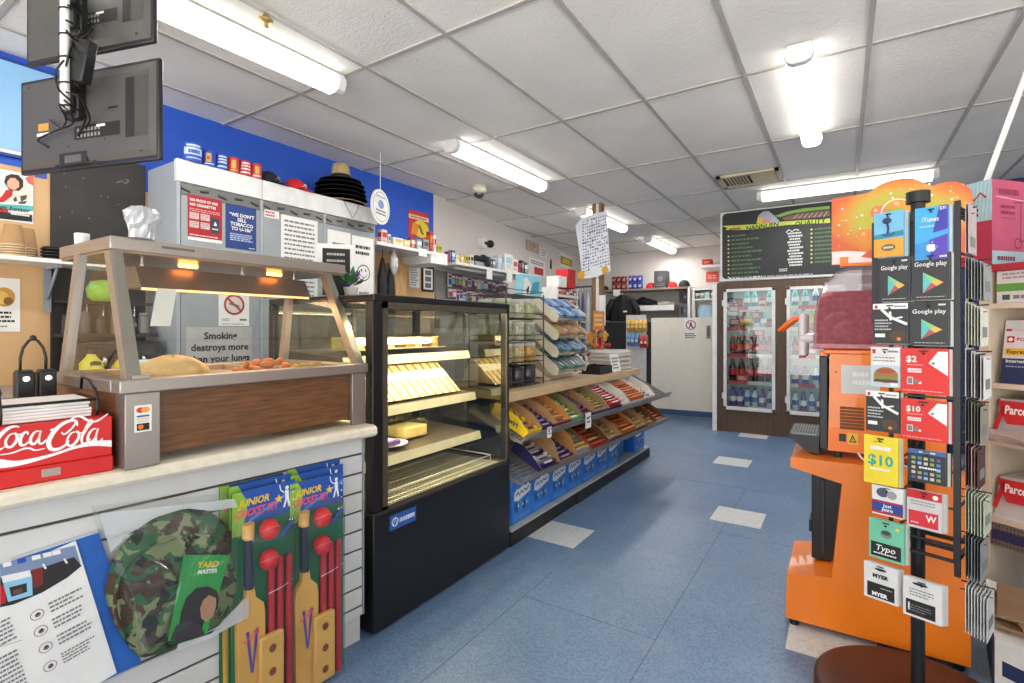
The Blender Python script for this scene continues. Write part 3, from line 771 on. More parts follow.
b = B(CT)
cq = [atc(px, py, .088) for px, py in ((184,555),(230,555),(206,636),(168,641))]
cq = [V((.088, q.y, q.z)) for q in cq]; b.prism(cq, (-.001, 0, 0), M('hat_card_green', '#2f9a45', .5))
d = D(b, cq[3], (cq[2]-cq[3]), (cq[0]-cq[3])-(cq[2]-cq[3])*((cq[0]-cq[3]).dot(cq[2]-cq[3])/(cq[2]-cq[3]).length_squared), lift=.001)
def hp(px, py):
    q = atc(px, py, .089); w_ = V((.088, q.y, q.z)) - cq[3]; return (w_.dot(d.u), w_.dot(d.v))
def hpoly(pts, m, k): d.poly([hp(*p_) for p_ in pts], m, k)
hpoly([(176,641),(181,612),(186,598),(196,588),(208,586),(217,591),(219,600),(214,612),(204,622),(199,637)], M('photo_hair', '#2a211d', .7), 1)
hpoly([(203,600),(209,595),(216,598),(216,606),(213,616),(206,622),(201,618),(200,608)], M('photo_skin', '#b98a6a', .7), 2)
hpoly([(170,640),(176,625),(188,620),(200,624),(205,635),(186,639)], M('photo_dark_coat', '#39363a', .7), 3)
c_ = hp(208, 565); d.text('YARD', c_[0], c_[1]-.006, .016, YELLOW, 2, maxw=.06, bold=.04, rot=.04); c_ = hp(208, 571); d.text('MASTER', c_[0], c_[1]-.006, .011, PAPER, 2, maxw=.055, bold=.03, rot=.04)
b.done('header_card', ht)
# bag film
bagp = [(93,507.7),(228.6,494.5),(242,530),(243,612),(205,632),(139,657),(118,590),(103,548)]
bq = [atc(px, py, .05) for px, py in bagp]; cb = sum(bq, V())/len(bq); rf = random.Random(8); rings = []
dense = []
for i in range(len(bq)):
    a_, c_ = bq[i], bq[(i+1) % len(bq)]
    for k in range(5): dense.append(a_.lerp(c_, k/5))
for s_, x in ((1, .03), (.97, .055), (.85, .086), (.65, .096), (.4, .1), (.15, .101), (.02, .101)):
    rings.append([V((x + rf.uniform(-.004, .004)*(x > .02), cb.y+(q.y-cb.y)*s_, cb.z+(q.z-cb.z)*s_)) for q in dense])
BAGF = GLASS('crinkled_film', '#f8faf9', .035, .06, '#e4e7e8', .02)
b = B(CT); b.loft(rings, BAGF, smooth=False, cap=False)
tq = [atc(px, py, .05) for px, py in ((95,510),(228,496),(232,504),(206,508),(180,505),(150,514),(124,530),(106,548))]
b.face([V((.092, q.y, q.z)) for q in tq], GLASS('gathered_film', '#eef0f0', .12, .12, '#f4f5f5', .45))
tq = [atc(px, py, .05) for px, py in ((226,606),(242,590),(242,612),(205,632),(170,645),(172,638),(205,628))]
b.face([V((.095, q.y, q.z)) for q in tq], GLASS('gathered_film', '#eef0f0', .12, .12, '#f4f5f5', .45))
b.done('clear_bag', ht)

# leaflet in front of a blue document folder
b = B(CT); fo = [atc(px, py, .02) for px, py in ((98.5,532),(141,662),(60,702),(12,560))]
b.prism([V((.002, q.y, q.z)) for q in fo], (.022, 0, 0), M('folder_blue', '#2c62b4', .4), mside=M('folder_edge', '#c9d2dc', .4))
tag(b.done('document_folder'), 'blue document folder hanging tilted on the slatwall behind a leaflet', 'folder')
pa, pb_, pc = atc(76, 541, .03), atc(117, 673, .03), atc(0, 559, .03)
vv = (pa-pb_); vv.x = 0; vv.normalize(); uu = V((0, vv.z, -vv.y))
LW, LH = .21, (pa-pb_).length
o_ = V((.026, pb_.y, pb_.z)) - uu*LW
b = B(CT); b.prism([o_, o_+uu*LW, o_+uu*LW+vv*LH, o_+vv*LH], (.002, 0, 0), PAPER)
d = D(b, o_+V((.002, 0, 0)), uu, vv)
def lp(px, py):
    q = atc(px, py, .028); w_ = V((.028, q.y, q.z)) - (o_+V((.002, 0, 0))); return (w_.dot(uu), w_.dot(vv))
G = lambda pts, m, k=0: d.poly([lp(x/4.467, 530+y/4.467) for x, y in pts], m, k)
PHD = M('photo_dark', '#2d2826', .6); PHB = M('photo_bluegrey', '#7d8ead', .6)
G([(0,150),(335,68),(362,160),(290,210),(180,275),(60,330),(0,345)], PHB, 0); G([(0,215),(150,180),(330,120),(364,160),(300,212),(190,278),(60,332),(0,345)], PHD, 1)
G([(0,250),(22,245),(25,325),(0,332)], RED, 2); G([(140,178),(190,165),(192,240),(150,262)], M('photo_maroon', '#7d2620', .6), 2)
G([(5,205),(132,178),(142,205),(145,290),(35,320)], M('photo_lightblue', '#8cc3dd', .6), 3); G([(5,205),(132,178),(138,205),(12,235)], PAPER, 4); G([(40,255),(118,235),(120,275),(50,297)], PHD, 4); G([(55,268),(98,258),(98,277),(58,287)], M('photo_brown', '#6d4a36', .6), 5)
for x in (10, 75, 140, 190, 230): G([(x, 150-x*.24), (x+38, 141-x*.24), (x+42, 160-x*.24), (x+4, 169-x*.24)], PAPER if x != 75 else BLUE, 2)
for x in (190, 285): d.stroke([lp(x/4.467+530*0, 530+(150-(x-190)*.25)/4.467), lp((x+14)/4.467, 530+(172-(x-190)*.25)/4.467)], .004, PAPER, 3)
RNG = M('icon_ring', '#8f5a58', .6)
for (cx, cy) in ((166, 378), (182, 450), (204, 524), (224, 607)):
    q = lp(cx/4.467, 530+cy/4.467); d.ring(q[0], q[1], .0115, .013, RNG); d.disc(q[0]+.001, q[1]-.001, .0055, GREYINK, 0); d.poly([(q[0]-.006, q[1]-.004), (q[0]+.003, q[1]+.006), (q[0]+.005, q[1]+.001)], INK, 1)
    d.bars(q[0]+.024, q[1]-.014, q[0]+.094, q[1]+.018, 3 if cy < 600 else 4, GREYINK, seed=cx)
for (a_, c_, n, sd) in (((5, 400), (85, 480), 6, 3), ((5, 560), (130, 683), 9, 4)):
    q0, q1 = lp(a_[0]/4.467, 530+a_[1]/4.467), lp(c_[0]/4.467, 530+c_[1]/4.467)
    d.bars(.002, min(q0[1], q1[1]), q1[0], max(q0[1], q1[1]), n, GREYINK, seed=sd, ragged=.1)
q0, q1 = lp(0, 530+520/4.467), lp(100/4.467, 530+490/4.467); d.stroke([q0, q1], .001, GREYINK, 1)
tag(b.done('leaflet'), 'white printed leaflet with four icons tilted in front of the blue folder', 'leaflet')
# ================================================================== screens on the ceiling pole
TVM = M('screen_back_grey', '#4a4845', .5, var=.12, scale=6); TVD = M('screen_recess', '#141416', .6); TVB = M('screen_bezel', '#1c1c1e', .35)
uT = V((.955, .296, 0)).normalized(); nT = V((.296, -.955, 0)).normalized()
Z3 = V((0, 0, 1))
def tv(p0, tl, tr, br, bl, label, mirror=0):
    q = [at(*p, plane=(p0, nT)) for p in (tl, tr, br, bl)]
    h = ((q[0]-q[3]).length + (q[1]-q[2]).length)/2; w = ((q[1]-q[0]).length + (q[2]-q[3]).length)/2
    cen = sum(q, V())/4
    base = cen - Z3*h/2 - uT*.022
    ang = math.atan2(uT.y, uT.x)
    t = thing('flat_screen', label, 'screen', base, ang, 'screens on the ceiling pole')
    MM = world_of(t) @ Matrix.Translation((-w/2, 0, 0))     # local x right, -y towards the viewer, z up
    b = B(MM); b.box((0, .012, 0), (w, .03, h), TVB, .004); b.box((.012, .03, .014), (w-.012, .0308, h-.012), M('screen_glass', '#08090b', .1)); b.done('bezel', t)
    b = B(MM); prof = [(0.012, .004), (.0, .012)]
    ins = .012
    b.mesh([(ins, .012, ins*1.4), (w-ins, .012, ins*1.4), (w-ins, .012, h-ins), (ins, .012, h-ins), (ins+.02, 0, ins+.025), (w-ins-.02, 0, ins+.025), (w-ins-.02, 0, h-ins-.03), (ins+.02, 0, h-ins-.03)],
           [(0,1,5,4), (1,2,6,5), (2,3,7,6), (3,0,4,7), (4,5,6,7)], TVM)
    d = D(b, (0, 0, 0), (1, 0, 0), (0, 0, 1))
    X = lambda f: f*w
    d.rect(X(.80), h*.24, X(.95), h*.84, M('screen_back_step', '#3d3b39', .5), 0); d.rect(X(.80), h*.24, X(.86), h*.83, TVD, 1)
    d.rect(X(.44), h*.28, X(.76), h*.42, TVD, 1)
    for i in range(7):
        for j in range(2): d.rect(X(.46+.025*i), h*(.30+.06*j), X(.475+.025*i), h*(.335+.06*j), M('socket_grey', '#8b8a84', .4), 2)
    d.rect(X(.60), h*.385, X(.66), h*.41, PAPER, 2)
    d.rect(X(.33), h*.04, X(.53), h*.16, TVD, 1); d.rect(X(.37), h*.055, X(.49), h*.13, M('screen_foot_plate', '#565552', .5), 2)
    d.rect(X(.68), h*.55, X(.75), h*.57, TVD, 1)
    for f in (.30, .57): d.rect(X(f), h*.025, X(f+.03), h*.05, TVD, 2)
    for f, g in ((.9, .09), (.4, .22), (.66, .25), (.1, .9)): d.disc(X(f), h*g, .004, TVD, 2, n=10)
    b.done('back_cover', t)
    return t, MM, w, h
p0 = V((-2.35, .74, 2.04))
t1, M1, w1, h1 = tv(p0, (23, 76), (161, 59), (160, 162), (19, 170), 'lower flat screen seen from behind, hung on the white ceiling pole')
b = B(M1); d = D(b, (0, 0, 0), (1, 0, 0), (0, 0, 1)); d.rect(w1*.16, h1*.37, w1*.26, h1*.40, PAPER, 2); d.rect(w1*.17, h1*.42, w1*.25, h1*.50, M('caution_orange', '#b98a3a', .6), 2); b.done('rating_label', t1)
t2, M2, w2, h2 = tv(p0 + V((0, .02, 0)), (29, -32), (157, -48), (152, 46), (25, 58), 'upper flat screen seen from behind, cut by the top of the picture')
pl = V((-2.282, .648, 0))
def tvp(px, py, off): return at(px, py, plane=(p0 + nT*off, nT))
b = B(); zb = at(62, 109, plane=(pl, nT)).z
b.cyl((pl.x, pl.y, zb), (pl.x, pl.y, CEIL-.002), .0135, WHITE, 20); b.cyl((pl.x, pl.y, CEIL-.014), (pl.x, pl.y, CEIL-.0095), .05, WHITE, 20)
pole = thing('ceiling_pole', 'white round pole hanging from the ceiling that carries two screens', 'pole', (pl.x, pl.y, zb)); b.done('pole', pole)
def mount(cx, cz, hh, nm):
    b = B(); c = V((pl.x, pl.y, cz)); e = V(cx); e = V((e.x, e.y, cz))
    q = e + nT*.002
    b.tube([c + (q-c)*.25, q], .014, BLACK, 8)
    for s in (-1, 1):
        pass
    MMx = Matrix.Translation(e) @ Matrix.Rotation(math.atan2(uT.y, uT.x), 4, 'Z')
    bb = B(MMx); bb.box((-.035, -.028, -hh/2), (.035, -.002, hh/2), BLACK, .004); bb.box((-.03, -.045, -hh/2+.02), (.02, -.028, hh/2-.03), DARK, .004)
    bb.done('screen_bracket', pole)
    b.done('bracket_arm', pole)
e = tvp(79, 95, .0); mount(e, e.z, .20, 'a')
e = tvp(82, 15, .0); mount(e, e.z, .18, 'b')
b = B(); e = tvp(82, 62, .075); R_ = Matrix.Rotation(math.atan2(uT.y, uT.x)+.1, 3, 'Z') @ Matrix.Rotation(.22, 3, 'Y')
b.box(e - V((.035, .02, .075)), e + V((.035, .02, .075)), BLACK, .006, rot=R_); tag(b.done('power_adapter'), 'black power adapter box tied beside the white pole above the lower screen', 'power adapter')
for z in (2.02, 2.10, 2.19, 2.27, 2.36, 2.46):
    b = B(); b.tube([(pl.x + .0165*math.cos(a), pl.y + .0165*math.sin(a), z + .004*math.sin(a)) for a in [2*PI*i/14 for i in range(15)]], .003, BLACK, 6); b.done('cable_tie', pole)
def cable(P, r=.0035): b = B(); b.tube(spline3([tvp(*p) for p in P]), r, BLACK, 6); b.done('cable', pole)
def spline3(P, n=6):
    out = []
    for i in range(len(P)-1):
        a, p1, p2, c = P[max(i-1, 0)], P[i], P[i+1], P[min(i+2, len(P)-1)]
        for k in range(n):
            t = k/n; out.append(.5*((2*p1) + (p2-a)*t + (2*a-5*p1+4*p2-c)*t*t + (3*p1-a-3*p2+c)*t**3))
    return out + [P[-1]]
for P in ([(60, 104, .14), (70, 112, .08), (72, 124, .04), (55, 131, .03), (38, 140, .015), (48, 147, .004)],
          [(64, 100, .13), (74, 108, .09), (86, 116, .04), (78, 136, .004)], [(66, 92, .13), (80, 98, .1), (90, 118, .03), (85, 128, .004)],
          [(64, 60, .15), (56, 72, .16), (58, 88, .16), (70, 100, .1)], [(66, 20, .14), (80, 30, .08), (72, 44, .1), (66, 66, .15)], [(68, 5, .14), (88, 20, .05), (92, 30, .03), (76, 40, .1), (66, 30, .14)],
          [(60, 106, .14), (66, 120, .1), (60, 128, .06), (50, 120, .01)]): cable(P)

# ================================================================== left wall
WX = -3.63
SKYB = M('sign_face_lightblue', '#8fbfe8', .4, var=.05, scale=2)
b = B(); b.box((WX+.001, .2, 2.13), (WX+.03, 1.02, 2.635), M('sign_frame_blue', '#1c3f8f', .45), .003); b.box((WX+.03, .22, 2.165), (WX+.033, 1.005, 2.615), SKYB); b.box((WX+.03, .22, 2.145), (WX+.0335, 1.005, 2.163), WHITE)
tag(b.done('wall_sign'), 'pale blue sign panel in a dark blue frame high on the wall behind the screens', 'sign')
def wp(px, py, X=WX+.004):
    q = at(px, py, X=X); return (q.y, q.z)
# people poster: plain stand-in of the same layout
b = B(); b.box((WX+.001, .66, 1.80), (WX+.004, .897, 2.062), PAPER); d = D(b, (WX+.004, 0, 0), (0, 1, 0), (0, 0, 1))
W_ = lambda pts, m, k=0: d.poly([wp(px, py) for px, py in pts], m, k)
W_([(-8,201),(33,178),(33,176),(-8,172)], M('poster_pale_blue', '#d5e2e2', .6), 0)
W_([(-6,202),(2,190),(12,192),(22,182),(30,186),(31,200),(-6,204)], M('poster_cream', '#e8dccb', .6), 1)
W_([(4,182),(6,176),(11,174),(18,175),(23,180),(23,187),(19,191),(9,190)], M('poster_hair', '#3b2420', .6), 2)
W_([(7,182),(10,178),(15,178),(19,182),(19,187),(15,190),(10,189),(7,186)], M('poster_skin', '#dfae90', .6), 3)
W_([(-6,203),(2,196),(6,190),(13,190),(12,196),(4,202)], RED, 2); W_([(25,178),(33,174),(33,186),(28,183)], M('poster_coral', '#d5655f', .6), 2)
for pts in ([(13,199),(16,196),(17,201),(14,202)], [(20,196),(27,195),(26,199),(21,202)], [(18,202),(27,201),(25,204),(19,204)]): W_(pts, M('poster_brown', '#5b4a44', .6), 3)
W_([(-6,203.5),(33,206),(33,211),(-6,210)], M('poster_teal', '#58b3b2', .6), 4); W_([(-6,211),(32,215),(32,222),(-6,218)], INK, 4)
d.text('things better', .80, wp(10, 208)[1]-.011, .022, INK, 6, maxw=.17, slant=.25); d.rect(.73, 1.842, .80, 1.86, RED, 6); d.bars(.81, 1.83, .885, 1.85, 1, PAPER, 6)
tag(b.done('wall_poster'), 'old style advert poster of a dark haired woman above a teal band', 'poster')
b = B(); q0, q1 = wp(35, 177), wp(47, 172.5); b.box((WX+.001, q0[0], q0[1]), (WX+.003, q1[0], q1[1]), BLUE); tag(b.done('wall_sticker'), 'small blue sticker high on the beige wall beside the advert poster', 'sticker')
b = B(); b.box((WX+.001, .70, 1.226), (WX+.004, .846, 1.503), PAPER); d = D(b, (WX+.004, 0, 0), (0, 1, 0), (0, 0, 1))
d.disc(.785, 1.405, .042, M('poster_gold', '#c79340', .6), 0, .05); d.disc(.775, 1.40, .028, M('poster_gold_light', '#e4bc62', .6), 1, .034); d.disc(.80, 1.385, .018, M('poster_gold_dark', '#8a5f26', .6), 2, .02)
d.bars(.71, 1.27, .835, 1.335, 3, INK, 1, .5, 9); d.bars(.715, 1.245, .80, 1.262, 1, GREYINK, 1)
tag(b.done('food_poster'), 'white poster with a golden food picture under the cup shelf', 'poster')
BRD = M('blackboard_panel', '#2d2a29', .6, var=.25, scale=5)
b = B(); b.box((WX+.001, .967, .96), (WX+.014, 1.418, 2.25), BRD, .002); d = D(b, (WX+.014, 0, 0), (0, 1, 0), (0, 0, 1)); SCR_ = M('board_scratch', '#827d7a', .8)
d.stroke([wp(116, 183), wp(121, 181), wp(125, 184), wp(128, 181)], .005, SCR_); d.stroke([wp(124, 180), wp(128, 180)], .004, SCR_)
rr = random.Random(12)
for i in range(14):
    y, z = rr.uniform(1.0, 1.4), rr.uniform(1.65, 2.2); d.disc(y, z, .0035, SCR_, n=6)
tag(b.done('dark_board'), 'tall scratched black board on the wall between beige paint and grey cabinet', 'board')
# cup shelf
sh = thing('cup_shelf', 'white wall shelf holding brown paper cups over the staff bench', 'shelf', (-3.5, .9, 1.577))
b = B(); b.box((WX+.015, .2, 1.577), (-3.39, 1.41, 1.60), WHITE, .003); b.done('shelf_board', sh)
b = B(); q = wp(50, 270); GB = M('bracket_grey', '#8b9199', .45); b.box((WX+.015, .935, 1.33), (WX+.03, .965, 1.577), GB); b.box((WX+.03, .94, 1.56), (-3.42, .96, 1.577), GB); b.tube([(WX+.03, .95, 1.40), (-3.46, .95, 1.56)], .007, GB, 6); b.done('bracket', sh)
KRAFT = M('kraft_cup', '#b78f62', .7); RIMM = M('cup_rim', '#d9c6a6', .6)
b = B(); b.lathe([(0, .099), (.0285, .099), (.0435, .004), (.046, 0), (.049, .001), (.049, .005), (.0452, .006), (.0315, .105), (.029, .106), (0, .104)], (0, 0, 0), KRAFT, 24)
for f in b.bm.faces:
    if f.calc_center_median().z < .006: f.material_index = b.mi(RIMM)
cup = b.done('paper_cup'); tag(cup, 'brown paper cup upside down in the stack on the wall shelf', 'paper cup', 'paper cups on the wall shelf')
cups = [(-3.53, .845, 5), (-3.44, .775, 5)]; first = True
for x, y, n in cups:
    for i in range(n):
        L_ = (x, y, 1.6005+.0125*i)
        if first: cup.location = L_; first = False
        else: dup(cup, loc=L_)
b = B(); b.lathe([(.038, 0), (.043, .001), (.043, .008), (.036, .010), (.034, .016), (0, .015)], (0, 0, 0), BLACK, 22); lid = b.done('black_cup_top'); tag(lid, 'black plastic cup lid stacked on the wall shelf beside the cups', 'cup lid', 'cup lids on the wall shelf')
first = True
for x, y, n in ((-3.455, .925, 4), (-3.47, 1.015, 3)):
    for i in range(n):
        if first: lid.location = (x, y, 1.6005); first = False
        else: dup(lid, loc=(x, y, 1.6005+.0165*i))
# staff bench with bottles, glimpsed through the warmer
BEN = M('bench_grey', '#5a5652', .5)
bn = thing('staff_bench', 'grey staff bench along the wall behind the pie warmer', 'bench', (-3.3, .3, 0))
b = B(); b.box((WX+.02, -.6, .05), (-3.02, 1.42, .91), BEN); b.done('cabinet', bn); b = B(); b.box((WX+.015, -.6, .91), (-2.98, 1.425, .95), M('bench_top', '#8f8a84', .4), .004); b.done('bench_top', bn)
rk = thing('spice_shelf', 'dark shelf with jars behind the pie warmer, against the black board', 'shelf', (-3.5, 1.15, 1.19))
b = B(); b.box((WX+.015, .975, 1.195), (-3.44, 1.41, 1.215), M('dark_shelf_wood', '#2c211b', .6)); b.box((WX+.015, .975, 1.38), (-3.5, 1.41, 1.395), M('dark_shelf_wood', '#2c211b', .6)); b.done('shelf_board', rk)
cols = ['#3b3430', '#57504a', '#2a2728', '#6b5a48', '#4a4a4c', '#77706a']
for i in range(6):
    b = B(); r = .028; y = 1.008+.071*i; h = .10+.02*(i % 2)
    b.lathe([(r, 0), (r, h*.75), (r*.8, h*.82), (r*.85, h*.83), (r*.85, h), (0, h)], (-3.5, y, 1.2155), M('jar_'+str(i), cols[i], .35), 16)
    tag(b.done('spice_jar'), ['dark', 'grey', 'black', 'brown', 'slate', 'pale'][i] + ' little jar on the dark shelf behind the pie warmer', 'jar', 'jars on the dark shelf')
BOTY = M('bottle_yellow', '#d7cf3c', .35)
for i, (x, y, h, s) in enumerate(((-3.22, 1.02, .19, .05), (-3.10, 1.00, .13, .05), (-3.22, 1.14, .15, .035))):
    t = thing('sauce_bottle', ['tall yellow bottle standing on the staff bench behind the pie warmer', 'squat yellow bottle nearest the warmer on the staff bench', 'slim yellow bottle beside the white tub on the staff bench'][i], 'bottle', (x, y, .951))
    b = B(); b.lathe([(s*.9, 0), (s, .01), (s, h*.6), (s*.4, h*.8), (s*.4, h*.85)], (x, y, .951), BOTY, 18); b.done('bottle_body', t)
    b = B(); b.lathe([(s*.45, h*.85), (s*.45, h*.95), (s*.15, h), (0, h)], (x, y, .951), BLACK, 14); b.done('cap', t)
b = B(); b.box((-3.58, 1.0, .9505), (-3.34, 1.39, 1.17), M('machine_black', '#1d1c1d', .45), .008); b.box((-3.34, 1.04, 1.09), (-3.325, 1.35, 1.15), DARK, .003); b.tube([(-3.33, 1.1, 1.09), (-3.29, 1.1, 1.08), (-3.28, 1.1, 1.04)], .012, CHROME, 8); b.tube([(-3.33, 1.28, 1.09), (-3.29, 1.28, 1.08), (-3.28, 1.28, 1.04)], .012, CHROME, 8); tag(b.done('coffee_machine'), 'low black coffee machine on the staff bench behind the yellow bottles', 'coffee machine')
b = B(); b.lathe([(.05, 0), (.055, .01), (.055, .09), (.048, .10), (.056, .102), (.056, .12), (0, .12)], (-3.2, 1.26, .951), WHITE, 20); tag(b.done('white_tub'), 'white plastic tub on the staff bench seen through the warmer glass', 'tub')
GRNP = M('green_sponge', '#7fae3a', .8, var=.3)
b = B(); b.lathe([(.06, 0), (.085, .02), (.09, .07), (.07, .11), (.02, .12), (0, .12)], (-3.48, 1.17, 1.3955), GRNP, 14); tag(b.done('green_bowl'), 'bright green bowl upturned on the top of the dark shelf', 'bowl')
for i in range(5):
    b = B(); y = 1.01+.075*i; b.tube([(-3.49, y, 1.375), (-3.49, y, 1.27+.01*(i % 2))], .005, CHROME, 6); b.ball((-3.49, y, 1.262), (.014, .014, .022), CHROME, 10); tag(b.done('steel_ladle'), 'steel ladle hanging in the row under the dark shelf behind the warmer', 'ladle', 'ladles under the dark shelf')

# ================================================================== grey tobacco cabinet
CX = -3.25
CGR = M('cabinet_grey', '#a3a9ae', .45, var=.04); CGD = M('cabinet_door_grey', '#9a9fa2', .45, var=.04); CWH = M('cabinet_white', '#e4e4e2', .4)
cb = thing('tobacco_cabinet', 'tall grey locked cabinet with white header covered with signs', 'cabinet', (-3.44, 2.18, 0))
b = B(); b.box((WX+.004, 1.432, .04), (CX-.02, 2.95, 2.225), CGR, .003); b.done('cabinet_body', cb)
ym = wp(262, 190, CX)[0]
for y0, y1 in ((1.43, ym-.002), (ym+.002, 2.952)):
    b = B(); b.box((CX-.03, y0, 2.105), (CX+.005, y1, 2.235), CWH, .003); b.done('header_panel', cb)
ys = [1.445, ym, wp(325, 250, CX)[0], 2.94]
LOCK = M('lock_rail', '#7e7f7c', .4, .5)
for i in range(3):
    y0, y1 = ys[i]+.012, ys[i+1]-.012
    b = B(); b.box((CX-.02, y0, .10), (CX-.004, y1, 2.03), CGD, .002); dr = b.done('door', cb)
    b = B(); b.box((CX-.004, y0+.01, 1.45), (CX+.006, y0+.02, 1.53), CHROME); b.box((CX-.004, y0+.01, 1.0), (CX+.006, y0+.02, 1.05), CHROME); b.done('hinge', dr)
    b = B(); b.box((CX-.018, y0, 2.035), (CX-.006, y1, 2.10), LOCK)
    for k in range(5):
        yy = y0+.03+(y1-y0-.06)*k/4; b.cyl((CX-.006, yy-.03, 2.07), (CX-.006, yy+.02, 2.055+.02*(k % 2)), .008, M('lock_bolt', '#5d5c58', .35, .6), 8)
    b.done('lock_rail', cb)
b = B()
for yv in ys[1:3]: b.box((CX-.02, yv-.01, .04), (CX-.003, yv+.01, 2.105), CGR)
b.box((CX-.02, 1.432, .04), (CX-.003, 1.452, 2.105), CGR); b.done('door_frame', cb)
def sheet(name, label, cat, a, c, m, draw, X=CX-.0035, th=.0012):
    """a thin printed sheet stuck to the cabinet between two pixels (top left, bottom right)"""
    y0, z1 = wp(*a, X); y1, z0 = wp(*c, X)
    b = B(); b.box((X, y0, z0), (X+th, y1, z1), m); d = D(b, (X+th, y0, z0), (0, 1, 0), (0, 0, 1)); draw(d, y1-y0, z1-z0)
    return tag(b.done(name), label, cat)
def f(d, w, h):
    d.rect(0, 0, w, h*.07, PAPER); d.text('NO PROOF OF AGE', w*.06, h*.86, h*.055, PAPER, 1, 'L', w*.8, .03); d.text('NO CIGARETTES', w*.06, h*.76, h*.055, PAPER, 1, 'L', w*.75, .03); d.bars(w*.05, h*.63, w*.97, h*.71, 2, M('print_pink', '#e0a5a0', .6), 1)
    for i in (0, 1):
        for j in (0, 1): d.rect(w*(.05+.31*i), h*(.28+.19*j), w*(.31+.31*i), h*(.42+.19*j), M('card_pink', '#d9bdb9', .6), 1); d.bars(w*(.07+.31*i), h*(.29+.19*j), w*(.29+.31*i), h*(.41+.19*j), 3, GREYINK, 2)
    d.rect(w*.65, h*.22, w*.92, h*.56, M('poster_slate', '#33424f', .6), 1); d.poly([(w*.74, h*.39), (w*.84, h*.39), (w*.80, h*.48), (w*.77, h*.46)], PAPER, 2); d.bars(w*.7, h*.28, w*.88, h*.34, 1, PAPER, 2); d.bars(w*.05, h*.10, w*.9, h*.14, 1, PAPER, 1)
sheet('age_notice', 'red proof of age notice on the first cabinet door', 'sign', (187.6, 193.5), (222, 244), M('notice_red', '#a9202b', .5), f)
def f(d, w, h):
    for i, tx in enumerate(("\u201cWE DON'T", 'SELL', 'TOBACCO', 'TO U-18s\u201d')): d.text(tx, w*.52, h*(.74-.105*i), h*.075, PAPER, 1, maxw=w*.86, bold=.03)
    d.bars(w*.14, h*.18, w*.88, h*.36, 4, M('print_lightblue', '#b9c4dd', .6), 1, .55, 3, .15); d.bars(w*.75, h*.03, w*.95, h*.07, 1, PAPER, 1)
sheet('tobacco_notice', 'dark blue sign about not selling tobacco on the first cabinet door', 'sign', (225.4, 203), (256.2, 251.5), M('notice_blue', '#25407f', .5), f)
def f(d, w, h):
    d.bars(w*.08, h*.02, w*.92, h*.96, 17, GREYINK, 1, .4, 5, .05)
sheet('price_list', 'long white printed price list on the middle cabinet door', 'notice', (281, 214), (317.5, 300), PAPER, f)
def f(d, w, h): d.bars(w*.05, h*.1, w*.95, h*.9, 2, RED, 1, .55, 6)
sheet('door_label', 'small white label with red print at the top of the middle cabinet door', 'label', (264.5, 209), (279, 219.5), PAPER, f)
def f(d, w, h): d.bars(w*.2, h*.55, w*.85, h*.85, 3, INK, 1, .5, 7)
sheet('handwritten_sheet', 'white sheet with three bold lines on the last cabinet door', 'notice', (327.5, 229), (350.5, 300), PAPER, f)
def f(d, w, h):
    d.bars(w*.15, h*.74, w*.9, h*.9, 2, INK, 1, .5, 8); cx, cy, r = w*.52, h*.52, w*.3
    d.ring(cx, cy, r*.88, r, INK, 1); d.disc(cx-r*.33, cy+r*.3, r*.1, INK, 1, r*.17, 10); d.disc(cx+r*.33, cy+r*.3, r*.1, INK, 1, r*.17, 10); d.ring(cx, cy, r*.52, r*.6, INK, 1, 14, PI*1.12, PI*1.88); d.bars(w*.3, h*.12, w*.8, h*.28, 2, GREYINK, 1, .6, 4)
sheet('smiley_sheet', 'white sheet with a drawn smiling face on the last cabinet door', 'notice', (352, 235), (373.5, 312), PAPER, f)
def f(d, w, h):
    d.text('SMOKING', w*.5, h*.885, h*.07, INK, 1, maxw=w*.86, bold=.03); RP = M('ban_red', '#b32a2e', .5)
    cx, cy, r = w*.5, h*.56, w*.34; d.disc(cx, cy, r*.8, M('photo_cream', '#d8d0c8', .6), 0); d.stroke([(cx-r*.5, cy+r*.1), (cx+r*.5, cy-r*.15)], r*.22, GREYINK, 1); d.ring(cx, cy, r*.8, r, RP, 2); d.stroke([(cx-r*.66, cy+r*.6), (cx+r*.66, cy-r*.6)], r*.2, RP, 2)
    d.bars(w*.1, h*.13, w*.35, h*.2, 2, GREYINK, 1); d.bars(w*.68, h*.13, w*.92, h*.2, 1, INK, 1, .7); d.bars(w*.1, h*.03, w*.85, h*.07, 1, GREYINK, 1)
sheet('smoking_sign', 'white smoking warning sign with a red ring behind the warmer glass', 'sign', (218.5, 287), (249, 326), PAPER, f)
def f(d, w, h):
    for i, tx in enumerate(('Smoking', 'destroys more', 'than your lungs')): d.text(tx, w*.5, h*(.72-.27*i), h*.155, INK, 1, maxw=w*.92, bold=.03)
sheet('lung_notice', 'grey health warning in bold black words behind the pie warmer', 'sign', (186, 327), (252, 367), M('notice_grey', '#b9b7b4', .55), f)

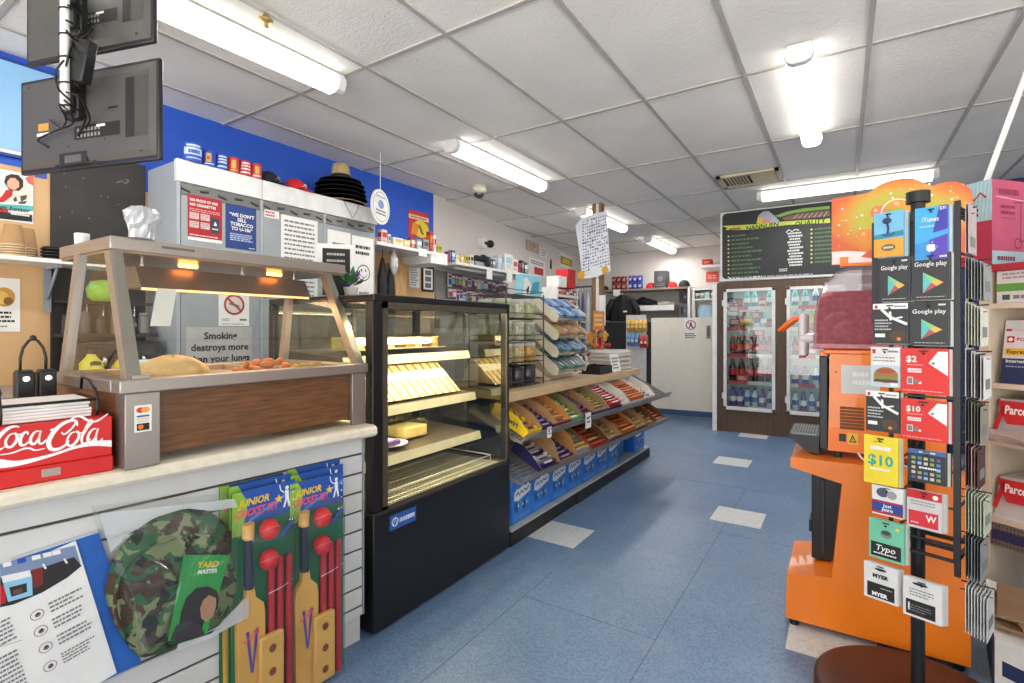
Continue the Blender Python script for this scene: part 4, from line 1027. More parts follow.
# things on top of the cabinet
CTZ = 2.2355
def stubby(px0, px1, py0, col, label, art):
    y0, y1 = at(px0, 170, X=-3.27).y, at(px1, 170, X=-3.27).y; r = (y1-y0)/2; yc = (y0+y1)/2; h = .098 + (.015 if px0 < 190 else 0)
    c = V((-3.275, yc, CTZ)); b = B(); b.lathe([(r*.96, 0), (r, .004), (r, h-.004), (r*.96, h), (r*.8, h), (r*.78, h-.03), (0, h-.03)], c, col, 28)
    # wrapped print
    def cp(a, z): return (c.x + (r+.0008)*math.cos(a), c.y + (r+.0008)*math.sin(a), c.z + z)
    for (a0, a1, z0, z1, m) in art:
        n = 6
        for i in range(n):
            p, q = a0+(a1-a0)*i/n, a0+(a1-a0)*(i+1)/n; b.face([cp(p, z0*h), cp(q, z0*h), cp(q, z1*h), cp(p, z1*h)], m)
    return tag(b.done('stubby_holder'), label, 'drink holder', 'drink holders on the cabinet')
CB1, CB2, CR1, CR2 = M('can_blue', '#2b55b4', .5), M('can_royal', '#2c4bb0', .5), M('can_red', '#c33a33', .5), M('can_crimson', '#bb2f3d', .5)
PB_, PG_ = M('print_icy', '#c3d2ee', .5), M('print_gold', '#c9a04a', .5)
def rows(m, *zz): return [(-1.35+.1*k, 1.0-.13*k, z, z+.10, m) for k, z in enumerate(zz)]
stubby(183.2, 201.5, 145, CB1, 'big blue drink holder with pale crest, first from the left on the cabinet', [(-1.3, .9, .35, .72, PB_), (-1.0, .5, .78, .88, PB_), (-1.0, .6, .15, .2, PB_), (-.8, .4, .42, .62, CB1)])
stubby(203, 215.4, 150, CB2, 'blue drink holder with a gold figure, second in the row', [(-.9, -.1, .25, .8, PG_), (-.7, -.3, .4, .6, CR1), (-1.2, .4, .12, .18, PB_)])
stubby(217, 227.2, 153, CB1, 'blue drink holder with white stripes, third in the row', rows(PB_, .15, .42, .6, .78))
stubby(228.3, 239, 157, CR1, 'red drink holder with gold figure, next to the blue ones', [(-.8, .0, .25, .8, PG_), (-1.1, .4, .1, .2, PG_)])
stubby(240, 250.4, 160, CR2, 'crimson drink holder with white stripes between two red ones', rows(M('print_blush', '#eccfd0', .5), .15, .38, .58, .76))
stubby(251.4, 261.6, 163, CR1, 'red drink holder beside the dark cap, last of the row', [(-.7, .1, .3, .8, PG_), (-1.1, .3, .12, .22, M('print_blush', '#eccfd0', .5))])
def cap(c, r, ang, m, label, lm=None):
    t = thing('baseball_cap', label, 'cap', c, ang, 'caps on the cabinet')
    MM = world_of(t); b = B(MM); b.lathe([(r, 0), (r*1.0, r*.3), (r*.86, r*.75), (r*.5, r*1.08), (r*.12, r*1.18), (0, r*1.18)], (0, 0, 0), m, 22); b.ball((0, 0, r*1.19), .008, m, 8); 
    if lm:
        for dz, w_ in ((.35, .5), (.55, .3)): b.face([(r*1.0*math.cos(a), r*1.0*math.sin(a), r*z) for a, z in ((-w_, dz), (w_, dz), (w_*.6, dz+.14), (-w_*.6, dz+.14))], lm)
    b.done('crown', t)
    b = B(MM); n = 12; top = [(r*.80*math.cos(a), r*.95*math.sin(a), .012) for a in [-1.15+2.3*i/n for i in range(n+1)]]; out_ = [(r*(1.0+.75*math.cos(a*.95)), r*.98*math.sin(a*1.0), .012-.014*math.cos(a)) for a in [-1.35+2.7*i/n for i in range(n+1)]]
    vs = top + out_; b.mesh(vs + [(x, y, z-.005) for x, y, z in vs], [(i, i+1, n+2+i, n+1+i) for i in range(n)] + [(2*n+2+i, 3*n+3+i, 3*n+4+i, 2*n+3+i) for i in range(n)] + [(n+1+i, n+2+i, 3*n+4+i, 3*n+3+i) for i in range(n)], m, True); b.done('peak', t)
    return t
cap((-3.35, 2.055, CTZ+.003), .08, .5, M('cap_navy', '#16181f', .8), 'dark cap with a pale leaping animal mark on top of the cabinet', M('cap_mark', '#9a968c', .6))
cap((-3.35, 2.265, CTZ+.003), .08, .5, M('cap_red', '#c81d25', .8), 'red cap lying between the dark cap and the black hats', M('cap_mark_white', '#e6d0cf', .6))
def brimhat(c, r, h, m, label, tilt, band=None):
    t = thing('sun_hat', label, 'hat', c, 0, 'sun hats stacked on the cabinet'); 
    R = Matrix.Translation(c) @ Matrix.Rotation(tilt, 4, 'X')
    b = B(R); b.lathe([(r*1.02, .004), (r, .0), (r*.75, .006), (r*.47, .012), (r*.45, h*.7), (r*.40, h*.95), (r*.3, h), (0, h*.97)], (0, 0, 0), m, 36, smooth=True); b.done('hat_shell', t)
    if band: b = B(R); b.lathe([(r*.475, .016), (r*.462, .045)], (0, 0, 0), band, 36); b.done('hat_band', t)
HB = M('hat_black', '#1e1b19', .85, bump=.3); HS = M('hat_straw', '#b9a06c', .8, var=.2, scale=90, bump=.5, bscale=220)
hc = at(344, 200, X=-3.34)
def hatpile(k, r, h, m, mc, label):
    z = CTZ + .004 + .036*k
    t = thing('sun_hat', label, 'hat', (-3.385, hc.y, z), 0, 'sun hats stacked on the cabinet'); c = (-3.385, hc.y + .004*(k % 2), z)
    b = B(); b.lathe([(r, .004), (r*.98, .0), (r*.75, .014), (r*.48, .028), (r*.46, .030), (r*.73, .018), (r*.98, .006), (r, .004)], c, m, 36); b.done('brim', t)
    b = B(); b.lathe([(r*.46, .030), (r*.42, h*.75), (r*.36, h*.96), (r*.22, h), (0, h*.96), (0, h*.93), (r*.2, h*.96), (r*.34, h*.92), (r*.40, h*.74), (r*.44, .030)] if k == 5 else [(r*.46, .029), (r*.455, .0345), (r*.44, .0345), (r*.445, .029)], c, mc, 30); b.done('hat_crown', t)
    if k == 5: b = B(); b.lathe([(r*.468, .032), (r*.455, .055)], c, HB, 36); b.done('hat_band', t)
hatpile(0, .205, .13, HS, HS, 'pale straw hat at the bottom of the hat stack on the cabinet')
for k in range(1, 5): hatpile(k, .215-.006*k, .13, HB, HB, ['', 'lowest', 'second', 'third', 'topmost'][k] + ' black sun hat in the stack on the cabinet')
hatpile(5, .165, .145, HB, HS, 'hat with light straw crown and black brim on the very top of the stack')
b = B(); a_ = at(331, 207, X=CX+.008); b.tube([(CX+.007, hc.y-.08, CTZ+.0), (CX+.008, hc.y-.04, CTZ-.06), (CX+.008, hc.y, CTZ-.12), (CX+.008, hc.y+.04, CTZ-.07), (CX+.007, hc.y+.07, CTZ)], .002, INK, 5); tag(b.done('chin_cord'), 'thin dark hat cord dangling over the cabinet header', 'cord')
# hanging round sign by the cabinet end
p = at(381, 207, X=-3.12); nr = V((.954, .3, 0)); ur = V((-.3, .954, 0))
t = thing('hanging_sign', 'round white sign hanging on a cord from the ceiling by the cabinet end', 'sign', (p.x, p.y, p.z-.14))
b = B(); pts = [p + ur*.14*math.cos(2*PI*i/32) + Z3*.14*math.sin(2*PI*i/32) for i in range(32)]; b.prism(pts, -nr*.012, WHITE); d = D(b, p, ur, Z3); d.ring(0, 0, .115, .12, GREYINK); d.disc(0, .02, .045, M('print_blueish', '#7f8fc0', .6), 0, .035); d.bars(-.08, -.07, .08, -.02, 2, INK, 0); d.bars(-.07, .07, .07, .09, 1, GREYINK, 0)
b.done('sign_disc', t); b = B(); b.tube([p + Z3*.14 - nr*.006, V((p.x, p.y, CEIL-.001)) - nr*.006], .003, WHITE, 6); b.done('hanging_cord', t)

# ================================================================== high shelves right of the cabinet
s1 = thing('wall_shelf', 'white high shelf on the blue wall between grey cabinet and pale wall', 'shelf', (-3.44, 3.4, 1.94))
b = B(); b.box((WX+.002, 2.96, 1.945), (-3.25, 3.86, 1.972), WHITE, .003); b.done('shelf_board', s1)
b = B(); b.box((WX+.002, 3.62, 1.862), (-3.25, 3.86, 1.944), CWH, .003); b.done('end_box', s1)
COLS = dict(r='#b3272b', b='#2e5fa8', y='#d6b93f', w='#e4e1dc', k='#222326', g='#3f7f4a', t='#b58f62', p='#7d4a8c', o='#d9792b', c='#7fb7cf', s='#8f9298', d='#4b4a4e', i='#e8c9c4', l='#a9c4d6')
def CM(c): return M('pack_' + c, COLS[c], .5)
def packet(Mx, w, dpt, h, c, c2, seed=0):
    b = B(Mx); b.box((-w/2, -dpt/2, 0), (w/2, dpt/2, h), CM(c), min(.004, w*.06))
    for s in (1, -1):
        pass
    d = D(b, (-w/2, -dpt/2, 0), (1, 0, 0), (0, 0, 1)); d.rect(w*.12, h*.45, w*.88, h*.8, CM(c2)); d.bars(w*.12, h*.15, w*.8, h*.4, 2, CM(c2), 0, .5, seed)
    d = D(b, (w/2, -dpt/2, 0), (0, 1, 0), (0, 0, 1)); d.rect(dpt*.12, h*.45, dpt*.88, h*.8, CM(c2)); d.bars(dpt*.12, h*.15, dpt*.8, h*.4, 2, CM(c2), 0, .5, seed)
    return b
def on_shelf(X, z, items, where, group, lname='goods', cat='box'):
    """items: (px0, px1, height m, colour, second colour, kind word, label lead)"""
    for k, (p0_, p1_, h, c, c2, nm, lead) in enumerate(items):
        ya, yb = at(p0_, 250, X=X).y, at(p1_, 250, X=X).y
        MM = Matrix.Translation((X, (ya+yb)/2, z+.0005)) 
        w_ = min(.16, max(.05, (yb-ya)*.75))
        b = packet(MM, w_, (yb-ya)*.95, h, c, c2, k)
        tag(b.done(nm), lead + ' ' + where, nm.split('_')[-1], group)
on_shelf(-3.32, 1.972, [
    (379.5, 385.5, .12, 'i', 'r', 'small_carton', 'pinkish carton at the cabinet end'), (386.5, 389, .09, 'w', 'b', 'small_carton', 'narrow white carton second'), (390, 400, .07, 'w', 'y', 'small_carton', 'low white and yellow carton'),
    (401, 408, .07, 'y', 'w', 'small_carton', 'low yellow carton'), (409, 413.5, .10, 'r', 'w', 'small_carton', 'red carton under the food poster'), (414.5, 420, .10, 's', 'w', 'small_carton', 'silver carton before the food poster'), (421, 427, .11, 's', 'd', 'small_carton', 'grey carton beside the food poster'),
    (428, 431, .20, 'r', 'o', 'tall_packet', 'tall red packet'), (432, 434.5, .17, 'w', 'r', 'tall_packet', 'tall white packet'), (436, 440, .09, 'y', 'g', 'small_carton', 'small yellow carton at the shelf end')], 'on the white high shelf', 'goods on the high shelf')
b = B(); y0, z1 = wp(409, 209, WX+.01); y1, z0 = wp(429, 240, WX+.01); b.box((WX+.001, y0, z0), (WX+.006, y1, z1), M('snack_poster_red', '#c4342c', .5)); d = D(b, (WX+.006, y0, z0), (0, 1, 0), (0, 0, 1)); w_, h_ = y1-y0, z1-z0
d.rect(0, h_*.68, w_, h_*.84, M('snack_pale', '#e6c9a8', .5)); d.disc(w_*.6, h_*.35, w_*.40, M('snack_lime', '#d4cf2f', .5), 1, h_*.33); d.poly([(w_*.1, h_*.1), (w_*.4, h_*.1), (w_*.5, h_*.5), (w_*.2, h_*.55)], M('snack_orange', '#e08a2c', .5), 2); d.poly([(w_*.45, h_*.5), (w_*.55, h_*.5), (w_*.75, h_*.15), (w_*.62, h_*.15)], M('snack_red2', '#b4342a', .5), 3); d.text('SNACKS', w_*.5, h_*.72, h_*.08, RED, 2, maxw=w_*.8) if 0 else d.bars(w_*.1, h_*.71, w_*.9, h_*.81, 1, RED, 2)
tag(b.done('food_sign'), 'red and yellow food poster on the blue wall above the high shelf', 'poster')
for px in (423,):
    b = B(); y0, z1 = wp(px-4, 248, -3.247); y1, z0 = wp(px+4, 257, -3.247); b.box((-3.2495, y0, z0), (-3.248, y1, z1), PAPER); tag(b.done('shelf_ticket'), 'blank white ticket on the lip of the white high shelf', 'ticket')
# under the first shelf: doorway post, notice list, framed picture, dark bags
PINE = M('pine_post', '#c79a63', .55, var=.2, scale=8, stretch=(6, 6, .6))
q = at(401, 270, X=-3.5); b = B(); b.box((WX+.002, q.y-.09, .0), (-3.50, q.y+.07, 1.86), PINE, .004); tag(b.done('timber_post'), 'pale timber post on the wall under the white high shelf', 'post')
BAGM = M('black_bag', '#17171a', .55, bump=.6, bscale=25)
for k, (px, z0, z1) in enumerate(((382.5, 1.30, 1.87), (391, 1.25, 1.82))):
    q = at(px, 280, X=-3.42); b = B(); rings = []; rb = random.Random(k)
    for j in range(8):
        z = z1 - (z1-z0)*j/7; r = (.015, .03, .045, .048, .05, .052, .05, .03)[j]
        rings.append([(q.x + r*.7*math.cos(2*PI*i/16)*(1+rb.uniform(-.12, .12)), q.y + r*math.sin(2*PI*i/16)*(1+rb.uniform(-.12, .12)), z) for i in range(16)])
    b.loft(rings, BAGM); b.tube([(q.x, q.y, z1), (q.x, q.y, 1.944)], .004, BLACK, 5)
    tag(b.done('black_bag'), ['black bag hanging nearest the cabinet end under the high shelf', 'black bag hanging next to the timber post under the high shelf'][k], 'bag')
q = at(394, 262, X=-3.36); b = B(); b.loft([[(q.x + r*math.cos(2*PI*i/10), q.y + r*math.sin(2*PI*i/10)*1.2, z) for i in range(10)] for z, r in ((1.943, .006), (1.88, .03), (1.80, .035), (1.74, .018), (1.72, .004))], GLASS('white_bag_film', '#e3e3e3', .1, .2, '#dedede', .6), smooth=False); tag(b.done('white_bag'), 'crumpled white plastic bag hanging in front of the timber post', 'bag')
def on_wall(name, label, cat, a, c, m, draw, X=WX+.002, th=.003):
    y0, z1 = wp(*a, X+th); y1, z0 = wp(*c, X+th)
    b = B(); b.box((X, y0, z0), (X+th, y1, z1), m); d = D(b, (X+th, y0, z0), (0, 1, 0), (0, 0, 1)); draw(d, y1-y0, z1-z0)
    return tag(b.done(name), label, cat)
on_wall('wall_notice', 'white notice list beside the timber post under the high shelf', 'notice', (409.5, 262), (419.5, 288), PAPER, lambda d, w, h: d.bars(w*.1, h*.05, w*.9, h*.95, 9, GREYINK, 0, .35, 2))
def f(d, w, h):
    d.rect(w*.12, h*.08, w*.88, h*.92, PAPER)
    for j in range(3): d.rect(w*.25, h*(.14+.26*j), w*.75, h*(.34+.26*j), M('photo_grey', '#6f6d6b', .6), 1)
on_wall('picture_frame', 'black framed sheet of three grey pictures under the high shelf', 'picture', (422, 266), (434, 292), BLACK, f, th=.012)

# second shelf along the staff wall
SX = -3.33
s2 = thing('wall_shelf', 'long pale shelf of small goods on the staff wall beneath the wall camera', 'shelf', (-3.6, 5.0, 1.9))
b = B(); ya, yb = 4.09, 5.80
def swx(y): return P0.x + (P1.x-P0.x)*(y-P0.y)/(P1.y-P0.y)
b.prism([(SX, ya, 1.905), (SX, yb, 1.905), (swx(yb)+.004, yb, 1.905), (swx(ya)+.004, ya, 1.905)], (0, 0, .028), WHITE); b.done('shelf_board', s2)
b = B(); b.prism([(SX-.03, ya+.02, 1.86), (SX-.03, yb-.02, 1.86), (SX-.05, yb-.02, 1.86), (SX-.05, ya+.02, 1.86)], (0, 0, .045), M('shelf_rail_grey', '#8d8b88', .5)); b.done('rail', s2)
on_shelf(-3.40, 1.9335, [
    (446, 449, .10, 'r', 'b', 'small_carton', 'red carton first'), (449.8, 453.5, .12, 'b', 'w', 'small_carton', 'blue carton second'), (454.5, 458, .08, 'w', 'y', 'small_carton', 'white carton third'), (459, 462.5, .09, 'y', 'w', 'small_carton', 'yellow carton fourth'), (463, 467, .10, 'y', 'g', 'small_carton', 'yellow and green carton fifth'),
    (468.5, 472, .11, 'w', 'k', 'small_carton', 'white carton left of the black toy'), (486, 489.5, .13, 'b', 'k', 'small_carton', 'blue carton right of the black toy'), (490.5, 494, .11, 'd', 'w', 'small_carton', 'dark carton before the white board'),
    (495, 500, .17, 'l', 'w', 'small_carton', 'pale blue carton'), (500.5, 508.5, .20, 'w', 'l', 'small_carton', 'broad white carton'), (510, 515, .16, 'w', 'r', 'small_carton', 'white and red carton'), (516.5, 519, .13, 'r', 'k', 'small_carton', 'dark red carton'), (520, 522.5, .17, 'k', 's', 'small_carton', 'black carton'), (523.2, 526, .15, 'k', 'w', 'small_carton', 'last black carton')], 'on the long pale shelf', 'goods on the long shelf')
# black toy heap (model plane-like blob) between cartons
b = B(); q = at(479, 266, X=-3.4); rb = random.Random(2)
for i in range(9): b.ball((q.x + rb.uniform(-.04, .04), q.y + rb.uniform(-.11, .11), 1.99 + rb.uniform(-.02, .06)), (rb.uniform(.03, .045), rb.uniform(.04, .07), rb.uniform(.025, .04)), M('black_plush', '#2a2c30', .9), 10, .1)
b.box((q.x-.04, q.y-.12, 1.9335), (q.x+.04, q.y+.12, 1.985), CM('s'), .003); tag(b.done('plush_toy'), 'dark plush toy heap on the long pale shelf below the wall camera', 'toy')
for k, px in enumerate((489.5, 509.5)):
    b = B(); y0 = at(px-2.8, 275, X=SX+.002).y; y1 = at(px+2.8, 275, X=SX+.002).y; b.box((SX+.001, y0, 1.80+.0), (SX+.0025, y1, 1.93), PAPER); tag(b.done('shelf_ticket'), ['white ticket on the long shelf lip below the dark carton', 'white ticket on the long shelf lip below the white carton'][k], 'ticket')
# staff wall sheets and camera
def staff(name, label, cat, a, c, m, draw, off=.003):
    n = -nn if nn.x < 0 else nn
    p0_ = P0 + n*off; q0 = at(*a, plane=(p0_, n)); q1 = at(*c, plane=(p0_, n)); u_ = dn; w_ = (q1-q0).dot(u_); h_ = q0.z-q1.z
    o_ = V((q0.x, q0.y, q1.z)); b = B(); b.prism([o_, o_+u_*w_, o_+u_*w_+Z3*h_, o_+Z3*h_], -n*(off-.0005), m); d = D(b, o_, u_, Z3); draw(d, w_, h_)
    return tag(b.done(name), label, cat)
staff('wall_print', 'brownish framed print highest on the staff wall', 'picture', (526, 239), (538.5, 254), M('print_tan', '#b39682', .6), lambda d, w, h: (d.rect(w*.12, h*.12, w*.88, h*.88, M('print_peach', '#d2b49c', .6)), d.bars(w*.2, h*.2, w*.8, h*.8, 3, M('print_rust', '#8f5b45', .6), 1)))
def f(d, w, h): d.bars(w*.1, h*.62, w*.9, h*.86, 2, INK); d.rect(w*.3, h*.08, w*.85, h*.5, RED)
staff('wall_notice', 'white notice with a red block beside the end of the long shelf', 'notice', (529, 256), (545.5, 278), PAPER, f)
staff('wall_notice', 'narrow blank white notice on the staff wall', 'notice', (541, 247), (547, 259), PAPER, lambda d, w, h: d.bars(w*.1, h*.1, w*.9, h*.9, 3, GREYINK))
staff('wall_notice', 'pale pink notice on the staff wall with a dark figure', 'notice', (549, 256), (560, 273), M('notice_pink', '#e2d4cf', .6), lambda d, w, h: d.poly([(w*.05, h*.1), (w*.25, h*.1), (w*.25, h*.7), (w*.12, h*.9)], INK))
def f(d, w, h): d.rect(0, h*.2, w, h*.75, M('notice_olive', '#a8962f', .6)); d.rect(w*.2, h*.3, w*.8, h*.65, YELLOW, 1)
staff('wall_notice', 'yellow and white notice on the staff wall nearest the post', 'notice', (560.5, 252), (572, 270), PAPER, f)
n_ = -nn if nn.x < 0 else nn
q = at(481, 243, plane=(P0 + n_*.01, n_)); t = thing('wall_camera', 'small white wall camera with black lens on the pale staff wall', 'security camera', q)
b = B(); b.cyl(q - n_*.009, q + n_*.05, .065, WHITE, 20); b.done('camera_mount', t); b = B(); e_ = q + n_*.07 + dn*.12; b.cyl(q + n_*.03, e_, .022, DARK, 14); b.ball(e_, .05, BLACK, 16); b.done('camera_lens', t)

# carded goods hanging under the long shelf
pgx = -3.66
b = B(); b.prism([V((swx(4.10)+.004, 4.10, 1.25)), V((swx(5.9)+.004, 5.9, 1.25)), V((swx(5.9)+.02, 5.9, 1.25)), V((swx(4.10)+.02, 4.10, 1.25))], (0, 0, .62), M('pegboard_grey', '#8e8a86', .6)); tag(b.done('pegboard'), 'grey pegboard under the long shelf crowded with carded goods', 'pegboard')
rg = random.Random(11); pal = 'wkrbyswdricwblrkdspw'
n_i = 0
for row in range(3):
    x_px = 447
    while x_px < 534:
        wpx = rg.uniform(3.2, 5.4); X_ = -3.62 + .05*row*0; top = (1.855, 1.70, 1.55)[row] + rg.uniform(-.02, .0); h = rg.uniform(.10, .145); c = pal[n_i % len(pal)]; c2 = pal[(n_i*7+3) % len(pal)]
        ya = at(x_px, 280, X=-3.62).y; yb = at(x_px+wpx*.92, 280, X=-3.62).y
        if yb > 5.8: break
        xx = swx((ya+yb)/2) + .055
        b = B(); b.box((xx, ya, top-h), (xx+.012, yb, top), CM(c), .002); d = D(b, (xx+.012, ya, top-h), (0, 1, 0), (0, 0, 1)); w_ = yb-ya
        d.rect(w_*.12, h*.15, w_*.88, h*.6, CM(c2)); d.rect(w_*.1, h*.68, w_*.9, h*.9, CM('w' if c != 'w' else 'r')); b.box((xx-.03, (ya+yb)/2-.003, top-.012), (xx, (ya+yb)/2+.003, top-.006), CHROME)
        words_ = {'w': 'white', 'k': 'black', 'r': 'red', 'b': 'blue', 'y': 'yellow', 's': 'silver', 'd': 'dark grey', 'i': 'pink', 'c': 'sky blue', 'l': 'pale blue', 'p': 'purple', 'g': 'green', 'o': 'orange', 't': 'tan'}
        tag(b.done('carded_pack'), '%s carded pack with %s panel in the %s row on the grey pegboard' % (words_[c], words_[c2], ('top', 'middle', 'bottom')[row]), 'carded pack', 'carded packs on the pegboard')
        x_px += wpx; n_i += 1
# ================================================================== cake display case
KX, KXb, KY0, KY1 = -1.575, -2.30, 1.414, 2.412
BLK1 = M('case_black', '#141416', .32, var=.1, scale=4); FRB = M('case_frame_bronze', '#5e5549', .4, .5)
kc = thing('display_case', 'black upright glass display case of sandwiches with lit shelves next to the counter', 'display case', ((KX+KXb)/2, (KY0+KY1)/2, 0))
b = B(); b.box((KXb, KY0, .012), (KX, KY1, .485), BLK1, .006); b.done('base', kc)
b = B(); b.box((KXb, KY0-.006, .485), (KX+.006, KY1+.004, .497), M('case_sill', '#2a2826', .4), .002); b.done('sill', kc)
b = B(); b.box((KXb, KY0, 1.352), (KX, KY1, 1.382), BLK1, .005); b.done('roof', kc)
for y0, y1 in ((KY0, KY0+.05), (KY1-.02, KY1)):
    b = B(); b.box((KX-.05, y0, .497), (KX-.004, y1, 1.352), BLK1, .003); b.done('front_post', kc)
for y0, y1 in ((KY0, KY0+.03), (KY1-.03, KY1)):
    b = B(); b.box((KXb, y0, .497), (KXb+.04, y1, 1.352), BLK1, .003); b.done('rear_post', kc)
b = B()   # bronze rim of the front pane
for lo, hi in (((KX-.006, KY0+.05, .497), (KX+.002, KY0+.075, 1.352)), ((KX-.006, KY1-.035, .497), (KX+.002, KY1-.02, 1.352)), ((KX-.006, KY0+.05, 1.325), (KX+.002, KY1-.02, 1.352)), ((KX-.006, KY0+.05, .497), (KX+.002, KY1-.02, .512))): b.box(lo, hi, FRB)
b.done('front_rim', kc)
KG = GLASS('case_glass', '#f3f5ee', .05)
b = B(); b.face([(KX-.002, KY0+.07, .51), (KX-.002, KY1-.03, .51), (KX-.002, KY1-.03, 1.33), (KX-.002, KY0+.07, 1.33)], KG); b.done('front_glass', kc)
for y in (KY0+.012, KY1-.012):
    b = B(); b.face([(KX-.05, y, .5), (KXb+.04, y, .5), (KXb+.04, y, 1.35), (KX-.05, y, 1.35)], KG if y < 2 else GLASS('case_mirror_glass', '#b9bcae', .3)); b.done('side_glass', kc)
b = B(); b.face([(KXb+.02, KY0+.03, .5), (KXb+.02, KY1-.03, .5), (KXb+.02, KY1-.03, 1.35), (KXb+.02, KY0+.03, 1.35)], GLASS('case_rear_glass', '#8c8f84', .16)); b.box((KXb+.015, KY0+.48, .5), (KXb+.03, KY0+.50, 1.352), M('door_bar', '#b8b29c', .4, .4)); b.done('rear_doors', kc)
b = B(); b.box((KXb+.03, KY0+.02, .497), (KX-.008, KY1-.02, .503), M('case_deck', '#3b362f', .35)); b.done('deck', kc)
SHL = M('shelf_price_rail', '#d9cfae', .45); WARM = EM('shelf_strip_light', '#ffe3a0', 3.5)
KS = [(1.105, -1.80), (.872, -1.755), (.655, -1.72)]     # shelf heights and front edges
for z, xf in KS:
    t_ = B(); t_.face([(xf-.42, KY0+.03, z+.035), (xf, KY0+.03, z+.01), (xf, KY1-.09, z+.01), (xf-.42, KY1-.09, z+.035)], M('shelf_bronze', '#51463a', .35)); t_.face([(xf-.42, KY0+.03, z+.028), (xf, KY0+.03, z+.002), (xf, KY1-.09, z+.002), (xf-.42, KY1-.09, z+.028)], M('shelf_bronze', '#51463a', .35))
    sf = t_.done('shelf', kc)
    b = B(); b.prism([(xf, KY0+.03, z+.012), (xf+.012, KY0+.03, z-.03), (xf+.008, KY0+.03, z-.032), (xf-.004, KY0+.03, z+.01)], (0, KY1-.09-KY0-.03, 0), SHL); b.done('price_rail', sf)
    b = B(); b.box((xf-.05, KY0+.06, z-.012), (xf-.03, KY1-.12, z-.004), WARM); b.done('strip_light', sf)
    b = B()
    for y in (KY0+.04, KY1-.10): b.prism([(xf-.42, y, z+.03), (xf, y, z), (xf, y, z-.02), (xf-.42, y, z-.05)], (0, .006, 0), DARK)
    b.done('shelf_bracket', sf)
b = B(); b.box((KX-.11, KY0+.07, 1.338), (KX-.085, KY1-.04, 1.35), WARM); b.done('top_light', kc)
for (x, z, e) in ((-1.69, 1.335, 6.5), (-1.83, 1.085, 4), (-1.80, .855, 2.2)):
    l_ = bpy.data.lights.new('case_light', 'AREA'); l_.shape = 'RECTANGLE'; l_.size = .05; l_.size_y = .85; l_.energy = e; l_.color = (1, .88, .6)
    lo = bpy.data.objects.new('case_light', l_); C.objects.link(lo); lo.location = (x, 1.9, z)
# low wire rack on the deck
b = B(); WR = M('pale_wire', '#d8d3bd', .4, .3)
b.tube([(-1.63, KY0+.09, .545), (-1.63, KY1-.11, .545), (-1.64, KY1-.10, .53), (-1.64, KY1-.10, .507)], .003, WR, 6); b.tube([(-1.63, KY0+.09, .545), (-1.63, KY0+.09, .507)], .003, WR, 6); b.tube([(-1.63, KY1-.11, .545), (-2.1, KY1-.11, .545)], .003, WR, 6)
for i in range(40): y = KY0+.09+i*.021; b.box((-2.0, y, .5035), (-1.59, y+.004, .508), WR)
for x in (-1.60, -1.64, -1.7, -1.8, -1.95): b.box((x-.003, KY0+.08, .508), (x+.003, KY1-.09, .511), WR)
b.done('wire_rack', kc)
b = B(); d = D(b, (KX, 1.50, .40), (0, 1, 0), (0, 0, 1), lift=.0005); w_, h_ = .155, .062
d.rect(0, 0, w_, h_, M('badge_blue', '#2b56a0', .4)); d.ring(.03, .031, .013, .019, M('badge_pale', '#cfdcf2', .5), 1); d.stroke([(.02, .02), (.03, .043), (.04, .02)], .004, M('badge_pale', '#cfdcf2', .5), 2); d.text('Koldtech', .055, .022, .02, M('badge_pale', '#cfdcf2', .5), 1, 'L', .09) if 0 else d.bars(.056, .018, .148, .042, 1, M('badge_pale', '#cfdcf2', .5), 1, .75, 4, 0); b.done('maker_badge', kc)
# sandwiches on the middle shelf
BREAD = M('sandwich_bread', '#dcc68c', .65, var=.12, scale=30); FILL = M('sandwich_filling', '#8a5a2a', .6, var=.5, scale=40); LAB = M('deli_label', '#f4edd2', .5)
zf, xf = .872, -1.755
t = thing('sandwich', 'wrapped sandwich standing in the tight row on the middle lit shelf', 'sandwich', (0, 0, 0), 0, 'sandwiches on the middle shelf')
b = B(); tri = [(-.03, 0, .014), (-.29, 0, .030), (-.23, 0, .165), (-.20, 0, .165)]
def slice_(y0, y1, m): b = B(); b.prism([(x, y0, z) for x, y, z in tri], (0, y1-y0, 0), m); return b
slice_(-.026, -.010, BREAD).done('bread_slice', t); slice_(.010, .026, BREAD).done('bread_slice', t); b = slice_(-.0098, .0098, FILL); b.done('filling', t)
b = B(); d = D(b, V((-.20, .016, .165)), V((0, -1, 0)), V((-.20+.03, 0, .165-.014)).normalized()*1)
b = B(); P_ = [V((-.19, -.026, .157)), V((-.19, .026, .157)), V((-.03, .026, .0145)), V((-.03, -.026, .0145))]
n0 = (P_[1]-P_[0]).cross(P_[3]-P_[0]).normalized()
if n0.x < 0: n0 = -n0
mid = lambda f: [P_[0].lerp(P_[3], f[0]) , P_[1].lerp(P_[2], f[0]), P_[1].lerp(P_[2], f[1]), P_[0].lerp(P_[3], f[1])]
b.face([q + n0*.0015 for q in mid((.18, .45))], LAB); b.done('wrapper_label', t)
t.location = (xf, KY0+.085, zf+.012)
seq = ['first', 'second', 'third', 'fourth', 'fifth', 'sixth', 'seventh', 'eighth', 'ninth', 'tenth', 'eleventh', 'twelfth', 'thirteenth']
t['label'] = 'first wrapped sandwich from the counter end on the middle lit shelf'
for i in range(1, 13): dup(t, loc=(xf, KY0+.085+.0585*i, zf+.012), label=seq[i] + ' wrapped sandwich from the counter end on the middle lit shelf')
